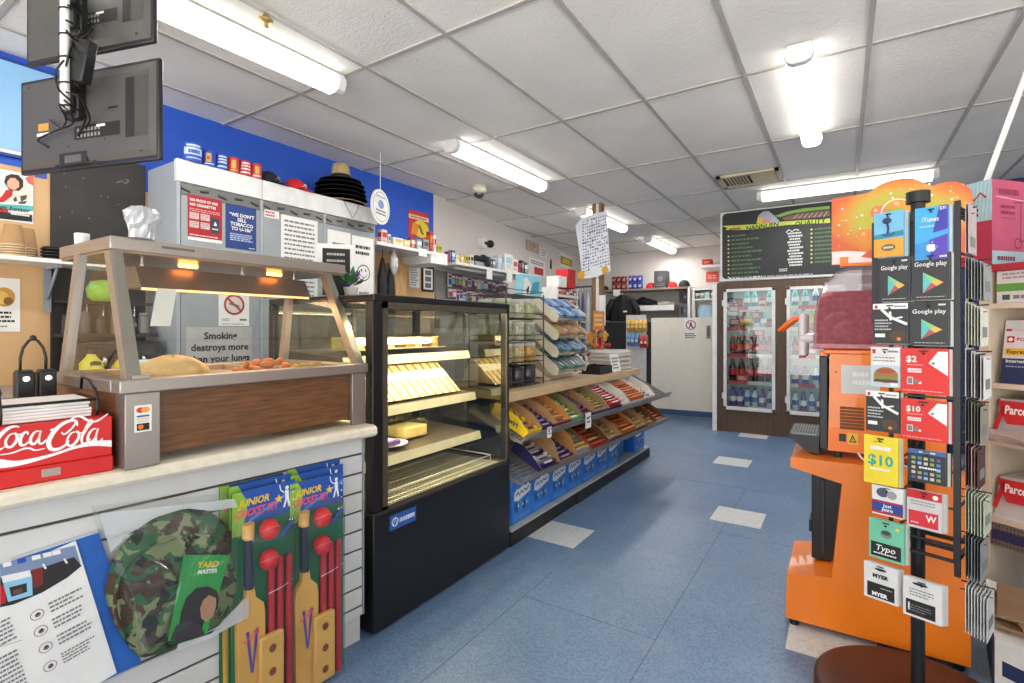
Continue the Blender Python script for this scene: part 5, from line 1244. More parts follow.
# platter with clear lid on the top shelf
zt, xt = 1.105, -1.80
pt = thing('cake_platter', 'long platter of slices under a clear lid on the top shelf of the case', 'platter', (-1.92, 1.83, zt+.03))
b = B(); b.box((-2.06, 1.52, zt+.036), (-1.83, 2.16, zt+.042), M('platter_silver', '#b9b4a2', .3, .6), .002); b.done('tray', pt)
b = B(); b.mesh([(-2.05, 1.53, zt+.043), (-1.84, 1.53, zt+.043), (-1.84, 2.15, zt+.043), (-2.05, 2.15, zt+.043), (-2.02, 1.56, zt+.115), (-1.87, 1.56, zt+.115), (-1.87, 2.12, zt+.115), (-2.02, 2.12, zt+.115)], [(0,1,5,4), (1,2,6,5), (2,3,7,6), (3,0,4,7), (4,5,6,7)], GLASS('lid_clear', '#eef3ea', .12)); b.done('clear_lid', pt)
for i in range(9):
    b = B(); y = 1.565+.064*i; b.prism([(-2.03, y, zt+.0425), (-1.86, y, zt+.0425), (-1.86, y, zt+.085), (-2.03, y, zt+.085)], (0, .05, 0), [BREAD, M('cake_brown', '#7a4a26', .6), M('cake_caramel', '#c08f48', .6)][i % 3]); b.box((-2.03, y, zt+.0855), (-1.86, y+.05, zt+.095), [M('icing_cream', '#efe4bf', .5), M('icing_brown', '#4a2c1a', .5), M('icing_caramel', '#d7a75c', .5)][i % 3])
    tag(b.done('cake_slice'), seq[i] + ' cake slice from the counter end under the clear lid', 'cake', 'cake slices on the platter')
# things on the low shelf
zl, xl = .655, -1.72
bs = M('wicker_grey', '#8b8064', .7, bump=.8, bscale=120)
b = B(); b.lathe([(.075, 0), (.085, .01), (.09, .10), (.094, .105), (.088, .105), (.08, .02), (0, .018)], (-1.86, 1.56, zl+.03), bs, 24)
for z in (.03, .055, .08): b.lathe([(.0875, z), (.091, z+.006), (.0885, z+.012)], (-1.86, 1.56, zl+.03), bs, 24)
tag(b.done('wicker_basket'), 'small round wicker basket at the counter end of the low shelf', 'basket')
pl_ = thing('cake_plate', 'white plate with a purple wrapped slice on the low shelf of the case', 'plate', (-1.84, 1.74, zl+.018))
b = B(); b.lathe([(.05, 0), (.06, .002), (.095, .014), (.096, .017), (.06, .006), (0, .005)], (-1.84, 1.74, zl+.021), WHITE, 28); b.done('plate', pl_)
b = B(); b.box((-1.895, 1.70, zl+.0285), (-1.795, 1.785, zl+.05), M('wrap_purple', '#5a2f7a', .4), .006); b.box((-1.88, 1.72, zl+.0505), (-1.81, 1.77, zl+.0515), M('wrap_label', '#d9cbe2', .5)); tag(b.done('wrapped_slice'), 'purple wrapped slice lying on the white plate', 'cake')
cl = thing('cake_container', 'clear lidded tub of cream cake beside the white plate on the low shelf', 'cake container', (-1.9, 1.92, zl+.02))
b = B(); b.box((-1.98, 1.86, zl+.028), (-1.84, 2.02, zl+.085), M('cream_cake', '#d9bf7a', .55, var=.2), .008); b.done('cake', cl)
b = B(); b.mesh([(-1.985, 1.855, zl+.087), (-1.835, 1.855, zl+.087), (-1.835, 2.025, zl+.087), (-1.985, 2.025, zl+.087), (-1.97, 1.87, zl+.12), (-1.85, 1.87, zl+.12), (-1.85, 2.01, zl+.12), (-1.97, 2.01, zl+.12)], [(0,1,5,4), (1,2,6,5), (2,3,7,6), (3,0,4,7), (4,5,6,7)], GLASS('lid_clear', '#eef3ea', .12)); b.done('clear_lid', cl)
# chalkboard in white frame leaning behind the warmer, standing on the case roof
bd = thing('chalkboard', 'small white framed chalkboard standing on the case roof behind the pie warmer', 'chalkboard', (-2.1, 1.55, 1.383))
def bq(px, py): return at(px, py, plane=((-2.12, 1.56, 1.4), (.80, -.6, 0)))
a0, a1 = bq(317.5, 243), bq(345, 258); c0_, c1_ = bq(327, 300), bq(352, 305)
zb = 1.383
ux = V((.6, .8, 0)); o_ = V((a0.x, a0.y, 0)); W0 = .17; HT = a0.z - zb
nx = V((.8, -.6, 0))
b = B(); bar = lambda x0, x1, z0, z1, m, th=.016: b.prism([o_ + ux*x0 + Z3*(zb+z0), o_ + ux*x1 + Z3*(zb+z0), o_ + ux*x1 + Z3*(zb+z1), o_ + ux*x0 + Z3*(zb+z1)], -nx*th, m)
bar(0, .022, 0, HT, WHITE); bar(W0-.02, W0, 0, HT, WHITE); bar(.022, W0-.02, HT-.022, HT, WHITE); bar(.022, W0-.02, .0, .02, WHITE); b.done('frame', bd)
b = B(); bar(.022, W0-.02, .02, HT-.022, M('chalk_black', '#2a2929', .8), .006); d = D(b, o_ + ux*.022 + Z3*(zb+.02), ux, Z3); d.bars(.02, HT*.45, W0-.06, HT*.8, 3, M('chalk_white', '#b9b6b2', .8), 0, .35, 4); b.done('board_face', bd)
# small leafy sprigs beside it
sp = thing('potted_plant', 'small pot with green leaves and purple flowers in front of the chalkboard', 'plant', (-1.98, 1.66, 1.383))
pc = V((-1.96, 1.62, 1.383)); rb = random.Random(3)
b = B(); b.lathe([(.025, 0), (.034, .05), (.036, .055), (.03, .055), (0, .048)], pc, M('pot_white', '#d6d3cd', .5), 18); b.done('pot', sp)
b = B(); b2 = B()
for i in range(46):
    a, e, l = rb.uniform(0, 6.28), rb.uniform(.3, 1.3), rb.uniform(.05, .11); c_ = pc + Z3*.055; dv = V((math.cos(a)*math.cos(e), math.sin(a)*math.cos(e), math.sin(e))); tip = c_ + dv*l; sd = dv.cross(Z3).normalized()*.012
    (b if i % 3 else b2).mesh([c_ + dv*l*.3, c_ + dv*l*.7 + sd, tip, c_ + dv*l*.7 - sd], [(0, 1, 2, 3)], M('leaf_green', '#3f7a3c', .6) if i % 3 else M('petal_purple', '#6d4f86', .6))
b.done('leaves', sp); b2.done('flowers', sp)
# ================================================================== confectionery gondola
gd = thing('confectionery_gondola', 'low shop gondola with sloping wire shelves of chocolate boxes along the aisle', 'shelving unit', (-1.85, 3.65, 0))
GY0, GY1 = 2.43, 4.90
lipx = lambda y: -1.506 + .05*(y-2.44)
GBLK = M('gondola_black', '#1b1a1a', .5); WIRE = M('wire_shelf_grey', '#8d8a86', .4, .3); DECK = M('gondola_deck', '#a9acac', .5)
b = B()
for y0, y1 in ((GY0, 3.28), (3.285, GY1)): b.box((-2.25, y0, 0), (-1.578+.008*(y0-2.4), y1, .085), GBLK, .003)
b.done('plinth', gd)
b = B(); b.box((-2.25, GY0, .085), (-1.572, GY1, .097), DECK); b.done('bottom_shelf', gd)
b = B(); b.box((-2.27, GY0, .097), (-2.24, GY1, .87), M('gondola_back', '#8d8a86', .6)); b.done('back_panel', gd)
b = B(); b.box((-2.24, GY1-.025, .097), (-1.72, GY1, .80), M('gondola_back', '#8d8a86', .6)); b.box((-2.24, GY0, .097), (-1.9, GY0+.02, .80), M('gondola_back', '#8d8a86', .6)); b.done('end_panel', gd)
BEECH = M('beech_lip', '#c6a982', .5, var=.12, scale=10, stretch=(6, .8, 6))
b = B(); b.box((-2.30, GY0-.0, .832), (-1.612, 4.72, .868), M('top_board', '#b8a284', .5, var=.1, scale=8)); b.box((-2.30, 4.72, .832), (-1.88, 4.895, .868), M('top_board', '#b8a284', .5, var=.1, scale=8)); b.box((-1.612, GY0, .818), (-1.60, 4.72, .870), BEECH, .003); b.done('top_board', gd)
TIERS = {}
for nm, zl in (('upper', .607), ('lower', .373)):
    th = math.radians(27); dep = .40
    # wire deck in the sloping plane: rows along y, ribs up the slope
    b = B(); cs, sn = math.cos(th), math.sin(th)
    def tp(y, v, n, zl=zl): return V((lipx(y) - v*cs + n*sn, y, zl + v*sn + n*cs))
    TIERS[nm] = tp
    for i in range(15):
        v = .004 + dep*i/14; b.prism([tp(GY0, v-.0025, -.003), tp(GY0, v+.0025, -.003), tp(GY0, v+.0025, .002), tp(GY0, v-.0025, .002)], tp(GY1, v, 0)-tp(GY0, v, 0), WIRE)
    n = 92
    for i in range(n+1):
        y = GY0 + (GY1-GY0)*i/n; b.prism([tp(y-.0025, 0, -.006), tp(y+.0025, 0, -.006), tp(y+.0025, 0, -.001), tp(y-.0025, 0, -.001)], tp(y, dep, 0)-tp(y, 0, 0), WIRE)
    td = b.done('wire_shelf', gd)
    b = B()   # upturned wire lip
    for k in range(4): b.prism([tp(GY0, -.004, .004+.011*k), tp(GY0, .0, .004+.011*k), tp(GY0, .0, .008+.011*k), tp(GY0, -.004, .008+.011*k)], tp(GY1, 0, 0)-tp(GY0, 0, 0), WIRE)
    for i in range(n+1):
        y = GY0 + (GY1-GY0)*i/n; b.prism([tp(y-.002, -.005, -.004), tp(y+.002, -.005, -.004), tp(y+.002, -.002, -.004), tp(y-.002, -.002, -.004)], tp(y, -.002, .045)-tp(y, -.002, -.004), WIRE)
    b.done('wire_lip', td)
    b = B()
    for y in (GY0+.004, GY1-.01):
        b.prism([tp(y, -.01, -.012), tp(y, dep, -.012), tp(y, dep, -.05), tp(y, .05, -.03)], (0, .006, 0), M('bracket_pale', '#8c8984', .45)); 
    b.done('shelf_bracket', td)
# water / drink packs in blue wrap on the bottom shelf
WRB = M('wrap_blue', '#1f72d0', .3, var=.14, scale=9, coat=.5); WRD = M('wrap_deep', '#1a4f96', .35); WRT = M('wrap_teal', '#3f8fc9', .35); WRW = M('wrap_white', '#e1e6ea', .4)
def pack(y0, y1, x1, label, ang=0):
    w_ = y1-y0; h_ = .285; MM = Matrix.Translation((x1, (y0+y1)/2, .0975)) @ Matrix.Rotation(ang, 4, 'Z')
    b = B(MM); b.box((-.22, -w_/2+.003, 0), (0, w_/2-.003, h_), WRB, .014)
    d = D(b, (0, -w_/2, 0), (0, 1, 0), (0, 0, 1))
    d.poly([(w_*.10, h_*.50), (w_*.20, h_*.48), (w_*.3, h_*.46), (w_*.88, h_*.56), (w_*.92, h_*.70), (w_*.84, h_*.71), (w_*.80, h_*.76), (w_*.66, h_*.72), (w_*.55, h_*.75), (w_*.35, h_*.70), (w_*.22, h_*.71), (w_*.12, h_*.64)], WRW, 1)
    d.poly([(w_*.15, h_*.68), (w_*.85, h_*.79), (w_*.9, h_*.73), (w_*.12, h_*.60)], WRD, 0)
    d.stroke([(w_*.2, h_*.58), (w_*.3, h_*.64), (w_*.36, h_*.57), (w_*.44, h_*.65), (w_*.52, h_*.59), (w_*.6, h_*.66), (w_*.7, h_*.61), (w_*.8, h_*.67)], .012, M('wrap_text', '#5a6b86', .5), 2)
    for k in range(4):
        x = w_*(.18+.18*k); d.disc(x+.01, h_*(.33+.03*(k % 2)), w_*.09, [WRD, WRT][k % 2], 1 + k % 2, h_*.10)
    for k in range(3): d.disc(w_*(.3+.2*k), h_*.36, w_*.03, WRW, 4, h_*.03, 10)
    d.bars(w_*.12, h_*.08, w_*.9, h_*.16, 1, WRT, 1, .6, 3, .05)
    return tag(b.done('drink_pack'), label, 'drink pack', 'blue wrapped packs on the bottom shelf')
bx = [511.5, 532.3, 550.7, 567, 582.4, 596.3, 607.8, 618.5]
ords = ['first', 'second', 'third', 'fourth', 'fifth', 'sixth', 'seventh']
yv = [max(GY0+.024, at(px, 450, X=-1.60).y) for px in bx]
for i in range(7): pack(yv[i], yv[i+1], -1.60 - .003*(i % 2), ords[i] + ' blue wrapped drink pack from the display case end on the bottom shelf')
y8 = at(623, 440, X=-1.64).y
pack(yv[7]+.06, yv[7]+.36, -1.66, 'blue wrapped drink pack set back and twisted, second from the far end', .16); pack(yv[7]+.43, GY1-.03, -1.61, 'blue wrapped drink pack at the far end of the bottom shelf')

# cartons of bars on the sloping shelves
KR = M('carton_kraft', '#b0895c', .7, var=.1); KRD = M('carton_kraft_dark', '#8a653f', .7, var=.1)
CC = dict(yel='#e9c51d', pur='#3d1f63', grn='#5f9a58', red='#c32128', tan='#c48a4e', ora='#c8642e', whi='#d9d5ce', nav='#2a2a5c', bro='#6f4426', kra='#b0895c', gol='#c79a3a', sil='#a7a5a6', mar='#7b2028', lil='#8c7fa8', oli='#8f8458', sky='#7fa3cc', tea='#5a8f93', dgr='#3f6650', nvy='#3a4f7f')
def cm(k): return M('choc_' + k, CC[k], .42)
def carton(tier, y0, y1, dep, h, wall, inside, bars, label, barlabel, back=None, front=None, txt=None, nb=6, v0=.012, side_h=None, barh=None, tilt=0):
    """open display carton on a sloping shelf with wrapped bars; bars are things of their own"""
    tp = TIERS[tier]
    if tier == 'upper': dep, h = min(dep, .27), min(h, .088)
    sh = min(side_h or h, .12); wm, im = cm(wall), cm(inside); bk = back or h
    t = thing('display_carton', label, 'display box', tp((y0+y1)/2, v0, .003), 0, 'chocolate cartons on the sloping shelves')
    e = .003
    b = B()
    P = lambda y, v, n: tp(y, v0+v, .003+n)
    def slab(pts, m):   # 8 corner block from (y, v, n) low/high
        (ya, va, na), (yb, vb, nb_) = pts
        c = [P(ya, va, na), P(yb, va, na), P(yb, vb, na), P(ya, vb, na), P(ya, va, nb_), P(yb, va, nb_), P(yb, vb, nb_), P(ya, vb, nb_)]
        b.mesh(c, [(0,3,2,1), (4,5,6,7), (0,1,5,4), (1,2,6,5), (2,3,7,6), (3,0,4,7)], m)
    slab(((y0, 0, 0), (y1, dep, e)), im)
    slab(((y0, 0, e), (y1, e, h*.55)), cm(front or wall))
    slab(((y0, dep-e, e), (y1, dep, bk)), im)
    # sides, seen face outside printed, inside plain board
    for ya in (y0, y1-e):
        c = [P(ya, e, e), P(ya, dep-e, e), P(ya, dep-e, bk), P(ya, dep*.35, sh), P(ya, e, h*.55)]
        b.prism(c, P(ya+e, e, e)-P(ya, e, e), im, mside=im)
        s_ = -1 if ya == y0 else 1
        off = P(ya-.0006, 0, 0)-P(ya, 0, 0) if s_ < 0 else P(ya+e+.0006, 0, 0)-P(ya, 0, 0)
        b.face([q + off for q in c], wm)
    if txt:
        uu = (P(y0, 0, 0)-P(y0, 1, 0)).normalized(); nv = (P(y0, 0, 1)-P(y0, 0, 0)).normalized()
        d = D(b, P(y0-.0012, dep*.9, h*.12), uu, nv, lift=.0004); d.text(txt[0], dep*.45, h*.18, h*.36, cm(txt[1]), 0, maxw=dep*.6, bold=.03)
    b.done('carton_tray', t)
    # bars lying across the carton
    bm_ = None; n_ = nb; bh = barh or h*.42
    for i in range(n_):
        v = .012 + (dep-.03)*i/n_; dv = (dep-.03)/n_*.86; col = bars[i % len(bars)]
        if i < len(bars) or bm_ is None:
            bb = B(); c0 = [(y0+.006, v, e+.0008), (y1-.006, v, e+.0008), (y1-.006, v+dv, e+.0008), (y0+.006, v+dv, e+.0008)]
            vs = [P(*q) for q in c0] + [P(q[0]+(.004 if q[0] < (y0+y1)/2 else -.004), v+dv*(.25 if k < 2 else .75), e+bh) for k, q in enumerate(c0)]
            bb.mesh(vs, [(0,3,2,1), (4,5,6,7), (0,1,5,4), (1,2,6,5), (2,3,7,6), (3,0,4,7)], cm(col[0]))
            mid = [vs[4].lerp(vs[5], .25), vs[4].lerp(vs[5], .75), vs[7].lerp(vs[6], .75), vs[7].lerp(vs[6], .25)]; nn_ = (tp(y0, 0, 1)-tp(y0, 0, 0)).normalized()*.0006
            bb.face([q + nn_ for q in mid], cm(col[1]))
            o = bb.done('chocolate_bar'); tag(o, barlabel, 'chocolate bar', 'bars in cartons on the sloping shelves'); bm_ = o; v_first = v
        else:
            src = bars_done[i % len(bars)]; dlt = P(y0, v, 0) - P(y0, src[1], 0); o = dup(src[0], delta=dlt)
        if i == 0: bars_done = []
        if i < len(bars): bars_done.append((o, v))
    return t
def ysp(px, py, z): # y on the lip line for a pixel
    x0 = -1.47; return at(px, py, X=x0).y
# widths along the shelf, near end first
def run(tier, specs, start):
    y = start
    for s in specs:
        w_ = s.pop('w'); g = s.pop('gap', .006)
        carton(tier, y, y+w_, **s); y += w_ + g
run('upper', [
    dict(w=.15, dep=.27, h=.085, wall='yel', inside='kra', bars=[('yel', 'pur'), ('tan', 'pur')], label='yellow chocolate carton at the display case end of the upper sloping shelf', barlabel='yellow wrapped bar inside the yellow carton', txt=('Twirl', 'pur'), front='yel', side_h=.085, nb=5),
    dict(w=.15, dep=.30, h=.10, wall='pur', inside='kra', bars=[('pur', 'lil')], label='purple chocolate carton with pale script next to the yellow carton', barlabel='purple bar inside the carton next to the yellow one', txt=('Dairy Milk', 'lil'), nb=6, gap=.012),
    dict(w=.18, dep=.32, h=.12, wall='kra', inside='tan', bars=[('tan', 'mar'), ('kra', 'tan')], label='tall brown cardboard carton with red front on the upper sloping shelf', barlabel='tan bar inside the tall brown carton of the upper shelf', front='mar', nb=6),
    dict(w=.17, dep=.28, h=.08, wall='grn', inside='oli', bars=[('grn', 'whi'), ('oli', 'grn')], label='green fronted carton behind the white price card', barlabel='green wrapped bar in the green carton', front='grn', nb=6),
    dict(w=.17, dep=.32, h=.10, wall='pur', inside='kra', bars=[('pur', 'mar')], label='purple carton between the green carton and the plain cardboard one', barlabel='purple bar in the carton after the green one', front='pur', nb=6),
    dict(w=.21, dep=.32, h=.115, wall='kra', inside='oli', bars=[('kra', 'oli'), ('oli', 'kra')], label='plain cardboard carton before the red and white bars, upper shelf', barlabel='plain brown bar in the plain cardboard carton', front='pur', nb=7),
    dict(w=.24, dep=.32, h=.10, wall='kra', inside='whi', bars=[('red', 'whi'), ('red', 'sil'), ('mar', 'whi')], label='carton of red and white bars on the upper sloping shelf', barlabel='red and white wrapped bar on the upper shelf', front='nav', nb=8, barh=.07),
    dict(w=.14, dep=.30, h=.10, wall='whi', inside='whi', bars=[('whi', 'sil')], label='white sided carton after the red and white bars', barlabel='white bar in the white sided carton', nb=6),
    dict(w=.32, dep=.33, h=.11, wall='mar', inside='whi', bars=[('ora', 'tan'), ('tan', 'ora'), ('ora', 'bro')], label='wide dark red carton of orange bars near the far end of the upper shelf', barlabel='orange wrapped bar in the wide dark red carton', front='whi', nb=8, barh=.07),
    dict(w=.22, dep=.30, h=.09, wall='whi', inside='whi', bars=[('whi', 'nav')], label='white carton at the far end of the upper sloping shelf', barlabel='white and navy bar in the far end carton, upper shelf', nb=6),
], GY0+.045)
run('lower', [
    dict(w=.20, dep=.24, h=.06, wall='nav', inside='kra', bars=[('pur', 'whi'), ('sil', 'pur'), ('whi', 'nav')], label='navy tray of white and purple bars nearest the bare wire, lower shelf', barlabel='white and purple bar in the navy tray', nb=6, back=.11, barh=.04),
    dict(w=.22, dep=.26, h=.075, wall='kra', inside='tan', bars=[('pur', 'lil'), ('nav', 'lil')], label='rounded brown cardboard carton with dark purple bars, lower shelf', barlabel='dark purple bar in the brown carton of the lower shelf', nb=6, back=.15, side_h=.12, gap=.012),
    dict(w=.20, dep=.26, h=.055, wall='sil', inside='oli', bars=[('sil', 'gol'), ('gol', 'sil'), ('oli', 'gol')], label='tray of grey and gold wrapped bars on the lower shelf', barlabel='grey and gold bar next to the red tray', nb=6, back=.09, barh=.045),
    dict(w=.28, dep=.30, h=.075, wall='red', inside='bro', bars=[('bro', 'red'), ('bro', 'tan')], label='bright red tray with brown bars on the lower sloping shelf', barlabel='brown bar in the bright red tray', nb=6, front='red'),
    dict(w=.22, dep=.30, h=.08, wall='kra', inside='kra', bars=[('oli', 'kra'), ('kra', 'bro')], label='brown carton after the bright red tray on the lower shelf', barlabel='olive brown bar after the red tray', front='nav', nb=6),
    dict(w=.30, dep=.30, h=.085, wall='bro', inside='tan', bars=[('ora', 'tan'), ('bro', 'ora'), ('ora', 'bro')], label='carton of orange and brown bars on the lower sloping shelf', barlabel='orange and brown bar on the lower shelf', nb=7, barh=.06),
    dict(w=.22, dep=.30, h=.08, wall='pur', inside='kra', bars=[('kra', 'oli')], label='purple fronted cardboard carton on the lower shelf', barlabel='brown bar in the purple fronted carton of the lower shelf', front='pur', nb=6),
    dict(w=.22, dep=.28, h=.08, wall='kra', inside='bro', bars=[('bro', 'gol'), ('oli', 'bro')], label='brown carton second from the far end of the lower shelf', barlabel='brown and gold bar second carton from the far end', nb=6),
    dict(w=.22, dep=.28, h=.075, wall='whi', inside='bro', bars=[('bro', 'ora')], label='white sided carton at the far end of the lower shelf', barlabel='brown and orange bar in the far end carton, lower shelf', nb=6),
], GY0+.20)
tp = TIERS['upper']
for k, (px, s_) in enumerate(((550, .6), (585.5, 1.0))):
    y = at(px, 430, X=-1.47).y; b = B(); q = tp(y, -.008, .02)
    b.box((q.x+.002, q.y-.045*s_, q.z-.055*s_), (q.x+.0035, q.y+.045*s_, q.z+.05*s_), PAPER); d = D(b, (q.x+.0035, q.y-.045*s_, q.z-.055*s_), (0, 1, 0), (0, 0, 1)); d.bars(.02*s_, .03*s_, .07*s_, .08*s_, 2, INK, 0, .5, 5); b.done('price_card'); tag(bpy.data.objects[-1] if 0 else [o for o in C.objects if o.name.startswith('price_card')][-1], ['small price card on the upper shelf lip by the purple carton', 'larger white price card on the upper shelf lip by the green carton'][k], 'price card')

# ------------------------------------------------------------------ on the top board
TBZ = .8705
jr = thing('jar_rack', 'wire rack of clear lolly tubs on the top board next to the display case', 'wire rack', (-1.86, 2.86, TBZ))
b = B(); DW = M('dark_wire', '#4d4a46', .4, .4)
JY0, JY1, JX0, JX1 = 2.56, 3.02, -1.98, -1.70
for x in (JX0, JX1):
    for y in (JY0, JY1): b.cyl((x, y, TBZ), (x, y, TBZ+.60), .005, DW, 8)
b.done('rack_frame', jr)
jz = [TBZ+.01, TBZ+.16, TBZ+.30, TBZ+.44]
for z in jz + [TBZ+.585]:
    b = B()
    for i in range(9): x = JX0+(JX1-JX0)*i/8; b.box((x-.002, JY0, z-.004), (x+.002, JY1, z), DW)
    for i in range(9): y = JY0+(JY1-JY0)*i/8; b.box((JX0, y-.002, z-.007), (JX1, y+.002, z-.004), DW)
    b.tube([(JX0, JY0, z+.03), (JX1, JY0, z+.03), (JX1, JY1, z+.03), (JX0, JY1, z+.03)], .003, DW, 6); b.done('wire_tier', jr)
tc_ = [('#2c2a2e', '#3a2f38', '#2f3034'), ('#a79a78', '#bda872', '#b58a3e'), ('#9aa07e', '#b0aa90', '#8a8f78'), ('#8ea36a', '#b7b39b', '#a4a878')]
tn = [('black', 'plum', 'charcoal'), ('beige', 'sandy', 'golden'), ('sage', 'pale', 'grey green'), ('lime', 'cream', 'olive')]
LID = M('tub_lid', '#b9b6a9', .4)
for r in range(4):
    for k in range(3):
        for q in range(2):
            y = JY0+.085+.145*k; x = JX1-.075-.13*q; z = jz[r]+.0008; t = thing('lolly_tub', '%s sweets tub in the %s of the %s row of the wire rack' % (tn[r][k], ('front', 'back')[q], ('bottom', 'second', 'third', 'top')[r]), 'sweets tub', (x, y, z), 0, 'lolly tubs in the wire rack')
            b = B(); b.lathe([(.05, 0), (.054, .005), (.054, .09), (.05, .098)], (x, y, z), M('sweets_%d%d' % (r, k), tc_[r][k], .35, var=.45, scale=60, coat=.6), 18); b.done('tub_body', t)
            b = B(); b.lathe([(.056, .098), (.056, .116), (.05, .119), (0, .119)], (x, y, z), LID if r else BLACK, 18); b.done('tub_lid', t)
# stepped stand of gum and mints
GSY0, GSY1 = 3.20, 3.66
gs = thing('gum_stand', 'cream sided stepped stand of gum and mints on the top board', 'display stand', (-1.85, 3.4, TBZ))
CRS = M('stand_cream', '#ddd3ba', .45)
tz = [.995, 1.12, 1.245, 1.37]
gum = [[('tea', 'red'), ('dgr', 'whi'), ('tea', 'sil')], [('nvy', 'sky'), ('tea', 'sil'), ('sky', 'nvy')], [('gol', 'grn'), ('sil', 'ora'), ('ora', 'whi')], [('sky', 'whi'), ('nvy', 'sky'), ('sky', 'nvy')]]
b = B(); b.box((-2.03, GSY0+.01, TBZ), (-2.0, GSY1-.01, TBZ+.56), CRS); b.box((-2.0, GSY0+.03, TBZ), (-1.78, GSY1-.03, TBZ+.02), CRS); b.done('stand_back', gs)
b = B()
for y in (GSY0-.014, ): b.prism([(-1.80, y, TBZ+.002), (-1.74, y, TBZ+.002), (-1.86, y, TBZ+.09), (-1.93, y, TBZ+.09)], (0, .012, 0), CRS)
b.done('stand_foot', gs)
gl = ['bottom', 'second', 'third', 'top']
for i, z in enumerate(tz):
    dx = -.0 * i
    def gp(y, v, n, z=z): return V((-1.685 - v*.80 + n*.6, y, z - .06 + v*.6 + n*.80))
    b = B()
    c = [gp(GSY0, 0, -.008), gp(GSY1, 0, -.008), gp(GSY1, .24, -.008), gp(GSY0, .24, -.008)]
    b.prism(c, gp(0, 0, 0)-gp(0, 0, -.008), CRS)
    b.prism([gp(GSY0, -.006, -.008), gp(GSY1, -.006, -.008), gp(GSY1, -.006, .025), gp(GSY0, -.006, .025)], gp(0, .004, 0)-gp(0, 0, 0), GLASS('tray_lip', '#eef0ee', .08))
    tr = b.done('tray', gs)
    for y in (GSY0-.014, GSY1):
        b = B(); prof = [(-.01, -.02), (.02, -.035), (.24, -.022), (.24, .03), (.04, .035), (.0, .02)]
        b.prism([gp(y, v, n) for v, n in prof], (0, .013, 0), CRS); b.done('side_panel', tr)
    for r in range(2):
        for k in range(7):
            col = gum[i][(k+r) % 3]; y = GSY0+.008+(GSY1-GSY0-.016)*k/7; w_ = (GSY1-GSY0-.016)/7*.92; v = .01+.115*r
            bb = B(); cc = [gp(y, v, .001), gp(y+w_, v, .001), gp(y+w_, v+.10, .001), gp(y, v+.10, .001)]; bb.prism(cc, gp(0, 0, .03)-gp(0, 0, 0), cm(col[0]))
            up_ = gp(0, 0, .0308)-gp(0, 0, 0); bb.face([cc[0].lerp(cc[1], .15).lerp(cc[3], .2)+up_, cc[0].lerp(cc[1], .85).lerp(cc[3], .2)+up_, cc[0].lerp(cc[1], .85).lerp(cc[3], .6)+up_, cc[0].lerp(cc[1], .15).lerp(cc[3], .6)+up_], cm(col[1]))
            cw = {'nav': 'navy', 'sil': 'silver', 'lil': 'lilac', 'ora': 'orange', 'gol': 'gold', 'grn': 'green', 'oli': 'olive', 'whi': 'white', 'red': 'red', 'sky': 'sky blue', 'tea': 'teal', 'dgr': 'dark green', 'nvy': 'navy'}
            tag(bb.done('gum_packet'), '%s packet with %s panel in the %s tray of the gum stand' % (cw[col[0]], cw[col[1]], gl[i]), 'gum packet', 'gum packets in the stepped stand')
# pale blue pack standing behind the top tray
b = B(); MM = Matrix.Translation((-2.01, 3.32, TBZ+.5605)); b = B(MM); b.box((-.03, -.12, 0), (.03, .16, .22), M('pack_skyblue', '#8fd0e0', .45), .006); d = D(b, (.03, -.12, 0), (0, 1, 0), (0, 0, 1)); d.poly([(.02, .02), (.12, .02), (.16, .12), (.06, .2), (.02, .18)], PAPER, 0); d.poly([(.1, .06), (.24, .1), (.25, .18), (.15, .16)], M('pack_teal', '#3f9fb8', .45), 1); d.poly([(.05, .1), (.10, .14), (.08, .06)], INK, 2); d.poly([(.14, .03), (.26, .03), (.25, .07)], M('pack_teal', '#3f9fb8', .45), 1)
tag(b.done('tissue_pack'), 'pale blue and white pack standing on top of the gum stand', 'pack')
# white drawer rack of small packets behind the stand
wr = thing('packet_rack', 'tall white rack of small red and white packets behind the gum stand', 'rack', (-2.2, 4.15, TBZ))
WY0, WY1 = 4.02, 4.44
b = B(); b.box((-2.28, WY0, TBZ), (-2.26, WY1, 1.62), WHITE); b.box((-2.26, WY0, TBZ), (-2.12, WY0+.012, 1.62), WHITE); b.box((-2.26, WY1-.012, TBZ), (-2.12, WY1, 1.62), WHITE); b.done('rack_body', wr)
for i in range(7):
    z = 1.0 + .088*i; b = B(); b.box((-2.26, WY0+.012, z), (-2.11, WY1-.012, z+.006), WHITE); b.box((-2.112, WY0+.012, z), (-2.108, WY1-.012, z+.02), WHITE); b.done('rack_shelf', wr)
    for k in range(5):
        c, c2 = [('red', 'whi'), ('whi', 'red'), ('whi', 'mar'), ('sil', 'red'), ('mar', 'whi')][(k*2+i) % 5]
        b = B(); y = WY0+.022+.077*k; b.box((-2.2, y, z+.0065), (-2.125, y+.065, z+.07), cm(c), .002); d = D(b, (-2.125, y, z+.0065), (0, 1, 0), (0, 0, 1)); d.rect(.008, .02, .057, .045, cm(c2))
        tag(b.done('small_packet'), '%s packet with %s band, %s row from the bottom of the white rack' % ({'red': 'red', 'whi': 'white', 'sil': 'silver', 'mar': 'maroon'}[c], {'red': 'red', 'whi': 'white', 'mar': 'maroon'}[c2], ('first', 'second', 'third', 'fourth', 'fifth', 'sixth', 'seventh')[i]), 'packet', 'packets in the white rack')
b = B(); b.box((-2.26, WY0+.05, 1.6205), (-2.13, WY0+.2, 1.72), PAPER, .004); tag(b.done('small_carton'), 'white carton on top of the white packet rack', 'box'); b = B(); b.box((-2.26, WY0+.23, 1.6205), (-2.13, WY0+.39, 1.80), cm('red'), .004); tag(b.done('small_carton'), 'red carton on top of the white packet rack', 'box')
